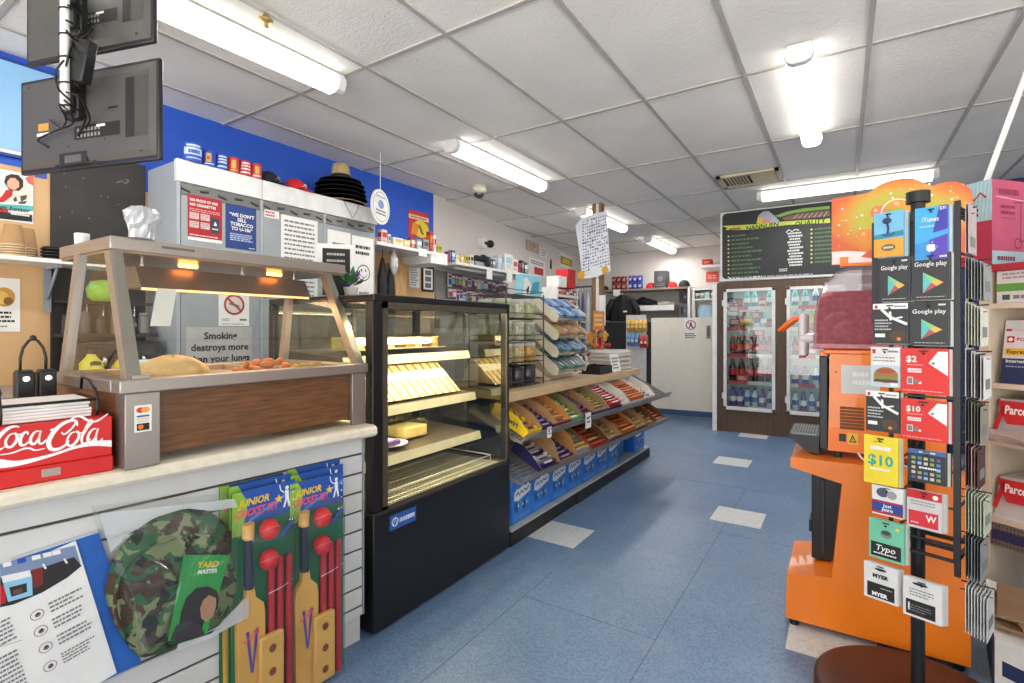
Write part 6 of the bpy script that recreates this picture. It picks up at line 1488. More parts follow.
# between stand and post: dark tray, sachets, paper sign, newspapers, lollipop stand
b = B(); b.box((-1.80, 3.84, TBZ), (-1.64, 4.10, TBZ+.008), BLACK); 
for lo, hi in (((-1.80, 3.84, TBZ+.008), (-1.79, 4.10, TBZ+.07)), ((-1.65, 3.84, TBZ+.008), (-1.64, 4.10, TBZ+.06)), ((-1.79, 3.84, TBZ+.008), (-1.65, 3.85, TBZ+.065)), ((-1.79, 4.09, TBZ+.008), (-1.65, 4.10, TBZ+.065))): b.box(lo, hi, BLACK)
tag(b.done('black_tray'), 'empty black tray on the top board beyond the gum stand', 'tray')
rb = random.Random(6)
sk = thing('sachet_stand', 'clear stand of red white and blue sachets behind the black tray', 'display stand', (-1.95, 4.0, TBZ))
b = B(); b.box((-2.06, 3.84, TBZ), (-1.83, 4.18, TBZ+.012), WHITE); b.prism([(-2.06, 3.84, TBZ+.012), (-2.05, 3.84, TBZ+.012), (-2.05, 3.84, TBZ+.26), (-2.06, 3.84, TBZ+.26)], (0, .34, 0), WHITE); b.done('stand_body', sk)
for i in range(18):
    r_, k = i//6, i % 6; col, c2 = [('red', 'whi'), ('whi', 'nav'), ('nav', 'red'), ('whi', 'red')][(i*3+r_) % 4]
    b = B(); x = -2.0+.06*r_; y = 3.85+.054*k; z = TBZ+.0125; b.prism([(x, y, z), (x+.008, y, z), (x-.022, y, z+.21-.045*r_), (x-.03, y, z+.21-.045*r_)], (0, .05, 0), cm(col)); b.face([(x+.0085-.01, y+.008, z+.07), (x+.0085-.01, y+.042, z+.07), (x-.02, y+.042, z+.14-.03*r_), (x-.02, y+.008, z+.14-.03*r_)], cm(c2))
    tag(b.done('sachet'), '%s sachet with %s panel in the %s row of the sachet stand' % ({'red': 'red', 'whi': 'white', 'nav': 'navy'}[col], {'red': 'red', 'whi': 'white', 'nav': 'navy'}[c2], ('back', 'middle', 'front')[r_]), 'sachet', 'sachets in the clear stand')
b = B(); b.prism([(-1.645, 4.13, TBZ), (-1.635, 4.30, TBZ), (-1.665, 4.30, TBZ+.15), (-1.675, 4.13, TBZ+.15)], (-.003, 0, 0), PAPER); d = D(b, (-1.6445, 4.13, TBZ), (.06, 1, 0), (-.2, 0, 1)); d.bars(.02, .02, .15, .13, 4, GREYINK, 0, .45, 3); tag(b.done('counter_sign'), 'white printed card propped on the top board edge', 'sign')
for i in range(13):
    b = B(); z = TBZ+.0005+.0135*i; j1, j2 = rb.uniform(-.02, .02), rb.uniform(-.025, .025)
    b.box((-1.94+j1, 4.30+j2, z), (-1.68+j1, 4.66+j2, z+.013), M('newsprint', '#cfcac3', .8, var=.06), .002)
    if i == 12: d = D(b, (-1.70, 4.32, z+.013), (0, 1, 0), (-1, 0, 0)); d.bars(.02, .02, .30, .17, 8, GREYINK, 0, .5, 2, .1); d.rect(.02, .18, .20, .215, M('mast_red', '#b4474a', .6), 1)
    tag(b.done('newspaper'), ['folded newspaper in the pile at the end of the top board', 'topmost newspaper of the pile, with faded red masthead'][i == 12], 'newspaper', 'newspapers on the top board')
# lollipop stand with a smiling sun disc
ls = thing('lollipop_stand', 'orange lollipop stand with a smiling round face behind the newspapers', 'lollipop stand', (-2.05, 4.775, TBZ))
OR_ = M('lolly_orange', '#e28a1e', .4); LY = M('lolly_yellow', '#e6b23a', .35)
b = B(); b.lathe([(.09, 0), (.09, .02), (.03, .04), (.02, .35), (0, .35)], (-2.05, 4.775, TBZ), RED, 16); b.done('stand_base', ls)
b = B(); b.box((-2.055, 4.76, TBZ+.28), (-2.0, 4.79, TBZ+.31), RED); b.box((-2.065, 4.66, TBZ+.36), (-2.055, 4.93, TBZ+.55), OR_); b.cyl((-2.068, 4.60, TBZ+.29), (-2.058, 4.60, TBZ+.29), .055, OR_, 24); d = D(b, (-1.9845, 4.775, TBZ+.30), (0, 1, 0), (0, 0, 1)); d.disc(0, 0, .055, LY, 0); d.disc(-.02, .014, .008, INK, 1, n=8); d.disc(.02, .014, .008, INK, 1, n=8); d.ring(0, -.002, .026, .032, INK, 1, 10, PI*1.15, PI*1.85); d2 = D(b, (-2.055, 4.66, TBZ+.36), (0, 1, 0), (0, 0, 1)); d2.bars(.02, .03, .25, .17, 3, M('lolly_pale', '#f0d9a0', .5), 0, .6, 8); b.done('header_sign', ls)
for i in range(26):
    a = 2*PI*i/13; r_ = .10 if i % 2 else .075; z = TBZ+.10+.10*(i % 3); x, y = -2.05+r_*math.cos(a), 4.775+r_*1.15*math.sin(a); c = [LY, RED, OR_, M('lolly_green', '#8b9a3a', .4)][i % 4]
    b = B(); b.tube([(-2.05+.02*math.cos(a), 4.775+.02*math.sin(a), z-.02), (x, y, z)], .003, WHITE, 5); b.ball((x, y, z+.008), .021, c, 10)
    tag(b.done('lollipop'), '%s lollipop in the %s ring of the orange stand' % (('yellow', 'red', 'orange', 'green')[i % 4], ('bottom', 'middle', 'top')[i % 3]), 'lollipop', 'lollipops on the orange stand')
# ================================================================== timber post with pinned paper
PX_, PY_ = -2.33, 5.38
pt_ = thing('timber_post', 'slim timber post from floor to ceiling with a white strip, paper pinned to it', 'post', (PX_, PY_, 0))
PIN2 = M('post_timber', '#8a6a4a', .6, var=.25, scale=8, stretch=(6, 6, .5))
b = B(); b.box((PX_-.065, PY_, 0), (PX_+.045, PY_+.10, CEIL-.001), PIN2, .003); b.done('post_timber', pt_)
b = B(); b.box((PX_-.012, PY_-.012, 0), (PX_+.02, PY_, CEIL-.012), WHITE, .002); b.done('white_strip', pt_)
b = B(); b.box((PX_+.022, PY_-.006, 1.28), (PX_+.10, PY_+.0, 1.62), PAPER); b.done('white_plate', pt_)
n2 = V((0, -1, 0))
def pq(px, py, y=PY_-.06): return at(px, py, Y=y)
pts = [pq(575.5, 226), pq(582, 218), pq(596, 213), pq(606.5, 211), pq(610.5, 271), pq(596, 277), pq(583, 279)]
nb = thing('note_sheet', 'large white sheet of rows of small writing pinned to the post', 'notice', (PX_-.05, PY_-.06, 1.85))
b = B(); k_ = [0, .02, .03, .035, .02, .0, -.01]
P_ = [q + V((0, -.02*(i % 2), 0)) for i, q in enumerate(pts)]
b.prism([V((q.x, PY_-.06, q.z)) for q in pts], (0, .002, 0), M('note_white', '#e6e8ee', .7)); d = D(b, (0, PY_-.06, 0), (1, 0, 0), (0, 0, 1))
rn = random.Random(4); BI = M('biro_blue', '#6a76a8', .7); BI2 = M('biro_dark', '#4b4f66', .7)
for r in range(17):
    for c in range(11):
        u_, v_ = (c+.5)/11, (r+.5)/17; a_ = pts[1].lerp(pts[3], u_); e_ = pts[6].lerp(pts[4], u_); q = a_.lerp(e_, .04+.86*v_); w_ = .014+.016*rn.random(); h_ = .014+.014*rn.random()
        if rn.random() < .82: d.rect(q.x-w_/2, q.z-h_/2, q.x+w_/2*rn.uniform(.3, 1), q.z+h_/2*rn.uniform(-.2, 1), rn.choice((BI, BI2, GREYINK)), 0)
b.done('sheet', nb)
STARM = M('star_card_yellow', '#dba42a', .6)
for px, py, r_ in ((581, 275, .062), (605, 270, .052)):
    b = B(); q = pq(px, py); b.prism([(q.x + r_*(1 if i % 2 == 0 else .62)*math.sin(PI*i/8), PY_-.0665, q.z + r_*(1 if i % 2 == 0 else .62)*math.cos(PI*i/8)) for i in range(16)], (0, .004, 0), STARM); b.done('yellow_star', nb)

# ================================================================== storeroom corner behind
RY = 9.0
def rp(px, py, y=RY): return at(px, py, Y=y)
ws = thing('wall_shelf', 'long rear wall shelf of hats and can packs in the far storeroom corner', 'shelf', (rp(645, 289).x, 9.15, 1.95))
z_sh = rp(645, 289).z
xa, xb = rp(602, 289).x, rp(691, 289).x
b = B(); b.box((xa, 8.85, z_sh-.035), (xb, 9.295, z_sh), M('shelf_brown', '#8c7a66', .5), .003); b.done('shelf_board', ws)
b = B(); b.box((xb-.02, 8.85, 1.42), (xb+.02, 9.295, z_sh+.0), WHITE); b.done('side_panel', ws)
def rb_(x0, y0, x1, y1, yd=RY, dep=.2):   # front face px box to a block at depth yd
    a, c = rp(x0, y1, yd), rp(x1, y0, yd); return a.x, c.x, a.z, c.z
def canpack(x0, x1, col, col2, label, lead):
    X0, X1, _, z1 = rb_(x0, 277, x1, 289); n = 3; w_ = (X1-X0)/n
    for r in range(2):
        for k in range(n):
            b = B(); r_ = w_/2*.97; x = X0 + w_*(k+.5); z = z_sh + .0005 + .123*r
            b.lathe([(r_*.85, 0), (r_, .008), (r_, .108), (r_*.85, .118), (r_*.8, .122), (0, .12)], (x, 8.97, z), col, 16)
            b.box((x-r_*.5, 8.97-r_-.001, z+.035), (x+r_*.5, 8.97-r_*.86, z+.08), col2)
            tag(b.done('drink_can'), '%s can, %s column of the %s layer on the rear wall shelf' % (lead, ('first', 'second', 'third')[k], ('bottom', 'top')[r]), 'can', 'cans on the rear wall shelf')
canpack(612.5, 627.5, M('tin_maroon', '#7e2a2c', .4), M('tin_pink', '#b98a86', .4), '', 'maroon')
canpack(629, 643.5, M('tin_blue', '#2f3f95', .4), M('tin_pale', '#b9bfdc', .4), '', 'blue')
def hat2(px, m, label, r_=None):
    q = rp(px, 288); t = thing('baseball_cap', label, 'cap', (q.x, 8.98, z_sh+.0005), -1.4, 'caps on the rear wall shelf'); MM = world_of(t); r = (r_ or .095)*.85
    b = B(MM); b.lathe([(r, 0), (r, r*.4), (r*.85, r*.9), (r*.45, r*1.25), (0, r*1.32)], (0, 0, 0), m, 20); b.done('crown', t)
    b = B(MM); b.loft([[(r*.8 + .6*r*k/3, r*.9*s*(1-.1*k), .012-.002*k) for s in (-1, -.5, 0, .5, 1)] + [(r*.8 + .6*r*k/3, r*.9*s*(1-.1*k), .006-.002*k) for s in (1, .5, 0, -.5, -1)] for k in range(4)], m); b.done('peak', t)
hat2(651, M('cap_red', '#c81d25', .8), 'red cap on the rear shelf between blue cans and grey box')
hat2(673, M('cap_red', '#c81d25', .8), 'red cap on the rear shelf right of the grey box'); hat2(684.5, M('cap_black2', '#1b1c20', .7), 'black cap at the right end of the rear wall shelf', .11); hat2(605.5, M('cap_black2', '#1b1c20', .7), 'black cap at the left end of the rear wall shelf', .08)
X0, X1, _, z1 = rb_(656, 271, 668, 288); b = B(); b.box((X0, 8.88, z_sh+.0005), (X1, 9.1, z1), M('box_charcoal', '#46464a', .6, var=.2), .004); d = D(b, (X0, 8.88, z_sh), (1, 0, 0), (0, 0, 1)); d.disc(.11, .16, .05, M('box_mark', '#6b6a6c', .6), 0); d.bars(.04, .03, .18, .08, 2, GREYINK); tag(b.done('storage_box'), 'charcoal box standing between the two red caps on the rear shelf', 'box')
X0, X1, z0, z1 = rb_(613, 290, 620, 296, 8.84); b = B(); b.box((X0, 8.845, z0), (X1, 8.849, z_sh-.002), PAPER); tag(b.done('shelf_ticket'), 'white card on the lip of the rear wall shelf', 'ticket')
# grey back panel, white ledge, jacket, boxes
b = B(); X0, X1, z0, z1 = rb_(604, 292, 690, 400, 9.25); b.box((X0, 9.275, .0), (X1, 9.298, z_sh-.04), M('panel_grey', '#bdbcba', .6)); tag(b.done('back_board'), 'grey backing board under the rear wall shelf', 'board')
X0, X1, z0, z1 = rb_(634, 305, 668, 310, 9.0); b = B(); b.box((X0-.3, 8.95, z0-.02), (X1+.12, 9.27, z1), WHITE, .004); tag(b.done('ledge'), 'white ledge under the rear wall shelf beside the black jacket', 'shelf'); zl_ = z1
JK = M('jacket_black', '#131417', .8, bump=.4, bscale=12)
q = rp(624, 308, 8.93); jk = thing('jacket', 'black jacket hanging under the rear wall shelf', 'jacket', (q.x, 8.9, 1.4))
b = B(); rings = []
for z, w_, dp in ((z_sh-.10, .05, .03), (z_sh-.14, .12, .05), (z_sh-.22, .21, .07), (z_sh-.36, .24, .085), (z_sh-.5, .235, .09), (z_sh-.58, .25, .085)):
    rings.append([(q.x + w_*math.cos(2*PI*i/24)*(1+.05*math.sin(5*2*PI*i/24)), 8.85 + dp*math.sin(2*PI*i/24)*(1+.2*math.sin(7*2*PI*i/24)), z) for i in range(24)])
b.loft(rings, JK); b.done('jacket_body', jk)
for s in (-1, 1):
    b = B(); b.tube([(q.x+s*.17, 8.84, z_sh-.19), (q.x+s*.27, 8.83, z_sh-.36), (q.x+s*.29, 8.82, z_sh-.56)], [.06, .065, .055], JK, 12); b.done('sleeve', jk)
b = B(); b.tube([(q.x, 8.87, z_sh-.1), (q.x, 8.87, z_sh-.036)], .006, CHROME, 6); b.done('hanger_hook', jk)
b = B(); b.box((q.x+.05, 8.755, z_sh-.42), (q.x+.12, 8.757, z_sh-.39), PAPER); b.done('jacket_label', jk)
X0, X1, z0, z1 = rb_(637, 297, 657, 304, 9.05); b = B(); b.tube([(X0, 9.05, zl_+.07), (X0+.1, 9.05, zl_+.10), (X0+.25, 9.04, zl_+.06), (X1, 9.05, zl_+.05)], [.04, .065, .055, .03], JK, 12); b.box((X0, 9.0, zl_+.0005), (X1, 9.1, zl_+.03), JK, .01); tag(b.done('folded_jacket'), 'folded black garment lying on the white ledge', 'jacket')
q = rp(665, 304, 9.0); b = B(); b.tube([(q.x + .16*math.cos(a)*(1-.02*a), 9.05 + .06*math.sin(a), zl_+.012+.004*a) for a in [i*.35 for i in range(34)]], .009, M('rope_white', '#dcdad4', .8), 6); tag(b.done('rope_coil'), 'white rope coiled on the white ledge', 'rope')
for (x0, y0, x1, y1, m, lb) in ((679, 291, 688, 303, M('locker_dark', '#2f3034', .5), 'dark box above the grey one at the right of the ledge'), (679, 303.5, 688, 318, M('locker_grey', '#5b5d60', .5), 'grey box below the dark one at the right of the ledge')):
    X0, X1, z0, z1 = rb_(x0, y0, x1, y1, 8.95); b = B(); b.box((X0, 8.95, z0), (X1, 9.2, z1-.002), m, .004); d = D(b, (X0, 8.95, z0), (1, 0, 0), (0, 0, 1)); d.rect((X1-X0)*.2, (z1-z0)*.2, (X1-X0)*.45, (z1-z0)*.8, BLACK, 0); d.disc((X1-X0)*.7, (z1-z0)*.5, .02, GREYINK, 0)
    tag(b.done('storage_box'), lb, 'box')
X0, X1, z0, z1 = rb_(600, 320, 680, 400, 8.7); b = B(); b.box((rp(606, 320, 8.8).x, 8.72, 0), (rp(689, 320, 8.8).x, 8.94, z0 if 0 else 1.36), M('black_cupboard', '#232427', .6), .004); d = D(b, (rp(606, 320, 8.8).x, 8.72, 0), (1, 0, 0), (0, 0, 1)); d.rect(.9, .1, .906, 1.3, INK); tag(b.done('black_cupboard'), 'black cupboard in the far corner behind the cream half door', 'cupboard')
# small white shelf unit by the cool room
X0, X1, z0, z1 = rb_(691.5, 287, 719, 318, 8.9); su = thing('small_shelf_unit', 'small white shelf unit above the cream half door beside the cooler', 'shelf', ((X0+X1)/2, 8.95, z0))
b = B(); b.box((X0, 8.9, .4), (X0+.05, 9.15, z1), WHITE); b.box((X0, 9.15, .4), (-1.34, 9.17, z1), WHITE); b.done('frame', su)
zs_ = [z1-.04, rp(700, 298.5, 8.9).z-.03, z0-.02]
for z in zs_: b = B(); b.box((X0+.05, 8.9, z), (-1.34, 9.15, z+.03), WHITE); b.done('shelf_board', su)
for k, (px, c) in enumerate(((696.5, 'k'), (701, 'g'), (706, 'l'), (712, 'd'))):
    q = rp(px, 298, 8.95); b = packet(Matrix.Translation((q.x+.02, 8.98, zs_[1]+.0305)), .085, .1, .115, c, 'w', k); tag(b.done('small_carton'), ('black', 'green', 'pale blue', 'dark grey')[k] + ' carton on the small white shelf unit by the cooler', 'box', 'cartons on the small shelf unit')
q = rp(706, 316, 8.95); b = B(); rings = []
for z, w_ in ((0, .13), (.03, .15), (.12, .15), (.18, .13), (.21, .10)): rings.append([(q.x + w_*math.cos(2*PI*i/20)*(1+.05*math.sin(3*i)), 9.0 + .07*math.sin(2*PI*i/20), zs_[2]+.031+z) for i in range(20)])
b.loft(rings, M('bag_paleblue', '#a9c6d6', .5)); tag(b.done('ice_bag'), 'pale blue bag on the bottom board of the small white shelf unit', 'bag')
X0, X1, z0, z1 = rb_(700, 264, 719, 268, 9.0); b = B(); b.box((X0, 9.0, z0), (-1.34, 9.298, z1), WHITE, .003); tag(b.done('corner_shelf'), 'little white corner shelf high beside the menu board', 'shelf')
X0, X1, z0, z2 = rb_(702, 257, 711, 264, 9.05); b = B(); b.box((X0, 9.05, z1+.0005), (X1, 9.2, z1+.10), RED, .004); d = D(b, (X0, 9.05, z1), (1, 0, 0), (0, 0, 1)); d.rect(.03, .03, .12, .07, M('box_mark_orange', '#d9803a', .5)); tag(b.done('small_carton'), 'red carton on the little corner shelf by the menu board', 'box')
X0, X1, z0, z1 = rb_(705.5, 271, 718, 282, 9.25); b = B(); b.box((X0, 9.29, z0), (X1, 9.298, z1), M('sign_coral', '#cf4a3a', .5)); d = D(b, (X0, 9.29, z0), (1, 0, 0), (0, 0, 1)); d.bars(.03, .05, X1-X0-.03, z1-z0-.05, 2, M('sign_pale', '#e8b9a8', .5), 0); tag(b.done('coral_sign'), 'coral red sign on the rear wall under the corner shelf', 'sign')
# cream half door with sign
DP0, DP1 = V((-2.32, 7.30, 0)), V((-1.37, 7.36, 0)); du = (DP1-DP0).normalized(); dnv = V((du.y, -du.x, 0))
dr = thing('half_door', 'cream half height door closing off the rear corner, with a warning sign', 'door', (DP0+DP1)/2, 0)
b = B(); b.prism([DP0+Z3*.02, DP1+Z3*.02, DP1+Z3*1.40, DP0+Z3*1.40], -dnv*.04, M('cream_door', '#e9e2d3', .5, var=.03)); b.done('door_leaf', dr)
q = at(708.5, 332, plane=(DP0, dnv)); b = B(); b.box((q.x-.025, q.y-.012, q.z-.09), (q.x+.025, q.y-.001, q.z+.09), M('handle_grey', '#8f8d88', .4, .3), .006); b.box((q.x-.012, q.y-.02, q.z-.06), (q.x+.012, q.y-.012, q.z+.06), M('handle_dark', '#5f5d5a', .4)); b.done('pull_handle', dr)
a_, c_ = at(683.5, 318, plane=(DP0, dnv)), at(698.5, 340, plane=(DP0, dnv)); w_ = (c_-a_).dot(du); h_ = a_.z-c_.z; o_ = V((a_.x, a_.y, c_.z)) + dnv*.001
b = B(); b.prism([o_, o_+du*w_, o_+du*w_+Z3*h_, o_+Z3*h_], dnv*.002, PAPER); d = D(b, o_+dnv*.002, du, Z3)
RP = M('ban_red', '#b32a2e', .5); cx, cy, r_ = w_*.5, h_*.68, w_*.33
d.disc(cx, cy+r_*.45, r_*.17, INK, 0, n=10); d.poly([(cx-r_*.2, cy+r_*.3), (cx+r_*.22, cy+r_*.3), (cx+r_*.2, cy-r_*.1), (cx+r_*.42, cy-r_*.62), (cx+r_*.22, cy-r_*.66), (cx, cy-r_*.2), (cx-r_*.3, cy-r_*.66), (cx-r_*.48, cy-r_*.58), (cx-r_*.2, cy-r_*.05)], INK, 0); d.ring(cx, cy, r_*.82, r_, RP, 1); d.stroke([(cx-r_*.62, cy+r_*.62), (cx+r_*.62, cy-r_*.62)], r_*.16, RP, 2)
d.bars(w_*.1, h_*.06, w_*.9, h_*.32, 3, INK, 0, .55, 2, .2); d.ring(cx, cy, r_*1.0, r_*1.02, RP, 1); b.done('warning_sign', dr)
b = B(); b.prism([DP0+Z3*.021+dnv*.001, DP1+Z3*.021+dnv*.001, DP1+Z3*.10+dnv*.001, DP0+Z3*.10+dnv*.001], dnv*.006, COVE); b.done('kick_strip', dr)
# snack clip stand beside the dark gap
sx, sy = at(638, 350, Y=6.35).x, 6.35
sc_ = thing('snack_stand', 'slim white stand of hanging yellow blue and red packets beside the dark gap', 'display stand', (sx, sy, 0))
b = B(); b.box((sx-.16, sy, 0), (sx+.10, sy+.03, 1.42), M('stand_grey_white', '#c9c8c4', .5), .003); b.box((sx-.18, sy-.12, 0), (sx+.14, sy+.15, .02), GREYINK); b.done('stand_panel', sc_)
cols_ = [(1.20, M('packet_gold', '#d0a03a', .35), 'gold', 5), (1.02, M('packet_blue', '#5f8fc0', .35), 'blue', 3), (1.0, M('packet_red', '#b0262c', .35), 'red', 2)]
for zz, m, nm, n in cols_:
    for k in range(n):
        x = sx-.13+.052*k + (.17 if nm == 'red' else 0) + (0 if nm == 'gold' else .0)
        b = B(); b.loft([[(x, sy-.03, zz), (x+.046, sy-.03, zz), (x+.046, sy-.026, zz), (x, sy-.026, zz)], [(x, sy-.055, zz+.05), (x+.046, sy-.055, zz+.05), (x+.046, sy-.012, zz+.05), (x, sy-.012, zz+.05)], [(x, sy-.055, zz+.11), (x+.046, sy-.055, zz+.11), (x+.046, sy-.012, zz+.11), (x, sy-.012, zz+.11)], [(x, sy-.03, zz+.16), (x+.046, sy-.03, zz+.16), (x+.046, sy-.026, zz+.16), (x, sy-.026, zz+.16)]], m, smooth=False); b.face([(x+.008, sy-.0558, zz+.055), (x+.038, sy-.0558, zz+.055), (x+.038, sy-.0558, zz+.09), (x+.008, sy-.0558, zz+.09)], M('packet_pale', '#ddcfa8', .5)); b.box((x+.015, sy-.028, zz+.16), (x+.03, sy-.0005, zz+.166), CHROME)
        tag(b.done('snack_packet'), '%s packet number %s on the slim white snack stand' % (nm, ('one', 'two', 'three', 'four', 'five')[k]) if 0 else ('first', 'second', 'third', 'fourth', 'fifth')[k] + ' ' + nm + ' packet from the left on the slim snack stand', 'snack packet', 'packets on the snack stand')
# narrow grey cupboard and hanging goods between gondola and post (staff side)
q = at(575, 340, Y=6.2); b = B(); b.box((-3.66, 6.45, 0), (-3.2, 7.2, 1.85), M('grey_cupboard', '#7d7c7c', .6), .004); d = D(b, (-3.2, 6.45, 0), (0, 1, 0), (0, 0, 1)); d.rect(.37, .1, .376, 1.75, DARK); d.rect(.40, .9, .415, 1.05, CHROME, 1); tag(b.done('grey_cupboard'), 'tall grey cupboard against the staff wall behind the post', 'cupboard')
for k, (px, m) in enumerate(((578, BLACK), (583, M('cloth_violet', '#4c4a78', .8)), (588, M('cloth_grey', '#b4b2ae', .8)))):
    q = at(px, 320, Y=6.2); b = B(); b.loft([[(q.x + r*math.cos(2*PI*i/12), 6.2 + r*.6*math.sin(2*PI*i/12), z) for i in range(12)] for z, r in ((1.72, .008), (1.62, .022), (1.40, .027), (1.15-.05*k, .027), (1.12-.05*k, .018))], m); b.tube([(q.x, 6.2, 1.71), (q.x, 6.2, 1.787)], .004, CHROME, 5)
    tag(b.done('hanging_bag'), ('black', 'violet', 'pale grey')[k] + ' bag hanging from the rail left of the timber post', 'bag', 'bags on the rail')
b = B(); qa, qb = at(570, 305, Y=6.2), at(594, 305, Y=6.2); b.cyl((qa.x-.25, 6.2, 1.80), (qb.x, 6.2, 1.80), .012, M('rail_black', '#26272a', .5), 10); b.box((qa.x-.26, 6.19, 0), (qa.x-.23, 6.21, 1.81), M('rail_black', '#26272a', .5)); b.box((qb.x-.03, 6.19, 0), (qb.x, 6.21, 1.81), M('rail_black', '#26272a', .5)); tag(b.done('hanging_rail'), 'black hanging rail with bags left of the timber post', 'rail')
# ================================================================== cool room front with glass doors
CY = 6.60
TIM = M('cooler_timber', '#55402f', .5, var=.22, scale=7, stretch=(8, 8, .7))
ck = thing('drinks_cooler', 'brown timber fronted drinks cooler with white framed glass doors at the back', 'drinks cooler', (-.3, 6.9, 0))
D1 = (-1.205, -.645); D2 = (-.53, .03); D3 = (.145, .70)
b = B()
for x0, x1 in ((-1.283, D1[0]), (D1[1], D2[0]), (D2[1], D3[0]), (D3[1], .88)): b.box((x0, CY, 0), (x1, CY+.06, 1.80), TIM)
for x0, x1 in (D1, D2, D3): b.box((x0, CY, 0), (x1, CY+.06, .265), TIM); b.box((x0, CY, 1.725), (x1, CY+.06, 1.80), TIM)
b.done('timber_front', ck)
CIN = M('cooler_inside', '#98a5a4', .5)
b = B(); b.box((-1.27, 7.30, 0), (.88, 7.33, 1.82), CIN); b.box((-1.27, CY+.06, 0), (-1.255, 7.30, 1.82), CIN); b.box((.865, CY+.06, 0), (.88, 7.30, 1.82), CIN); b.box((-1.27, CY+.06, 1.80), (.88, 7.33, 1.82), CIN); b.box((-1.27, CY+.06, .24), (.88, 7.30, .26), CIN); b.done('cooler_shell', ck)
DW_ = M('door_frame_white', '#d8d8d6', .4, .1); CG = GLASS('cooler_glass', '#eef4f2', .10)
for n, (x0, x1) in enumerate((D1, D2, D3)):
    b = B()
    for lo, hi in (((x0, CY-.03, .27), (x0+.035, CY-.002, 1.72)), ((x1-.035, CY-.03, .27), (x1, CY-.002, 1.72)), ((x0, CY-.03, .27), (x1, CY-.002, .31)), ((x0, CY-.03, 1.685), (x1, CY-.002, 1.72))): b.box(lo, hi, DW_, .003)
    dd = b.done('door', ck)
    b = B(); b.face([(x0+.03, CY-.014, .30), (x1-.03, CY-.014, .30), (x1-.03, CY-.014, 1.69), (x0+.03, CY-.014, 1.69)], CG); b.done('door_glass', dd)
    b = B()
    for z in (.40, 1.52): b.box((x0-.015, CY-.034, z), (x0+.012, CY-.004, z+.07), DW_)
    b.done('hinge', dd)
    b = B(); b.box((x1-.028, CY-.055, .9), (x1-.012, CY-.031, 1.15), DW_, .004); b.done('handle', dd)
cz = [.30, .60, .93, 1.25, 1.50]
for z in cz:
    b = B()
    for i in range(4): b.box((-1.25, 6.70+.16*i, z-.008), (.86, 6.712+.16*i, z), WIRE)
    b.box((-1.25, 6.695, z-.03), (.86, 6.70, z+.012), M('price_strip', '#c7c2ba', .5)); b.box((-1.2, 6.692, z-.03), (-.95, 6.695, z+.012), M('promo_strip', '#a8383a', .5)); b.box((-.42, 6.692, z-.03), (-.25, 6.695, z+.012), M('promo_strip', '#a8383a', .5)); b.done('cooler_shelf', ck)
b = B(); b.box((-1.24, 6.68, 1.735), (.85, 6.71, 1.765), EM('cooler_tube', '#f4fbff', 4)); b.done('cooler_light', ck)
l_ = bpy.data.lights.new('cooler_glow', 'AREA'); l_.shape = 'RECTANGLE'; l_.size = 2.0; l_.size_y = .3; l_.energy = 8; l_.color = (.93, .98, 1)
lo = bpy.data.objects.new('cooler_glow', l_); C.objects.link(lo); lo.location = (-.2, 6.86, 1.73)
# bottles and cans: one of each kind, then copies
COLA = M('cola_dark', '#20100c', .12, coat=.6); LBR = M('label_red', '#c01f28', .4); LBY = M('label_yellow', '#d9b12f', .4); LBB = M('label_blue', '#2f58a8', .4); WAT = M('water_clear', '#bcd3dc', .1, coat=.5); TEAL = M('drink_teal', '#4fa9a4', .2); LBP = M('label_purple', '#5a4f9a', .4); LIMED = M('drink_lime', '#8fae4a', .2); BROWN_ = M('milk_brown', '#7a5238', .4)
def bottle(name, body, lab, capm, h, r, label, cat='bottle'):
    t = thing(name, label, cat, (0, 0, 0))
    b = B(); b.lathe([(r*.85, 0), (r, .01), (r, h*.55), (r*.94, h*.62), (r*.45, h*.86), (r*.42, h*.92)], (0, 0, 0), body, 14); b.done('bottle_body', t)
    b = B(); b.lathe([(r*1.015, h*.28), (r*1.015, h*.54)], (0, 0, 0), lab, 14); b.done('bottle_label', t)
    b = B(); b.lathe([(r*.46, h*.92), (r*.46, h*.99), (0, h)], (0, 0, 0), capm, 10); b.done('bottle_cap', t)
    return t
def can(name, body, lab, label):
    b = B(); b.lathe([(.026, 0), (.032, .01), (.032, .105), (.027, .115), (0, .114)], (0, 0, 0), body, 14); b.lathe([(.0323, .035), (.0323, .08)], (0, 0, 0), lab, 14); o = b.done(name); tag(o, label, 'can'); return o
protos = {}
def place(kind, x, y, z, label, group):
    if kind not in protos:
        k = dict(cola=lambda: bottle('cola_bottle', COLA, LBR, LBR, .23, .034, ''), big=lambda: bottle('cola_bottle', COLA, LBR, LBR, .285, .046, ''), teal=lambda: bottle('drink_bottle', TEAL, PAPER, WHITE, .21, .033, ''), water=lambda: bottle('water_bottle', WAT, LBB, LBB, .22, .033, ''), lime=lambda: bottle('drink_bottle', LIMED, LBY, YELLOW, .21, .033, ''), purple=lambda: bottle('drink_bottle', LBP, PAPER, BLACK, .22, .034, ''), milk=lambda: bottle('milk_bottle', BROWN_, LBY, RED, .20, .036, ''), canr=lambda: can('drink_can', LBR, PAPER, ''), canb=lambda: can('drink_can', BLACK, LBR, ''))[kind]
        o = k(); protos[kind] = o; o.location = (x, y, z)
    else: o = dup(protos[kind], loc=(x, y, z))
    o['label'] = label; o['group'] = group
    return o
side = {0: ('left', D1), 1: ('middle', D2)}
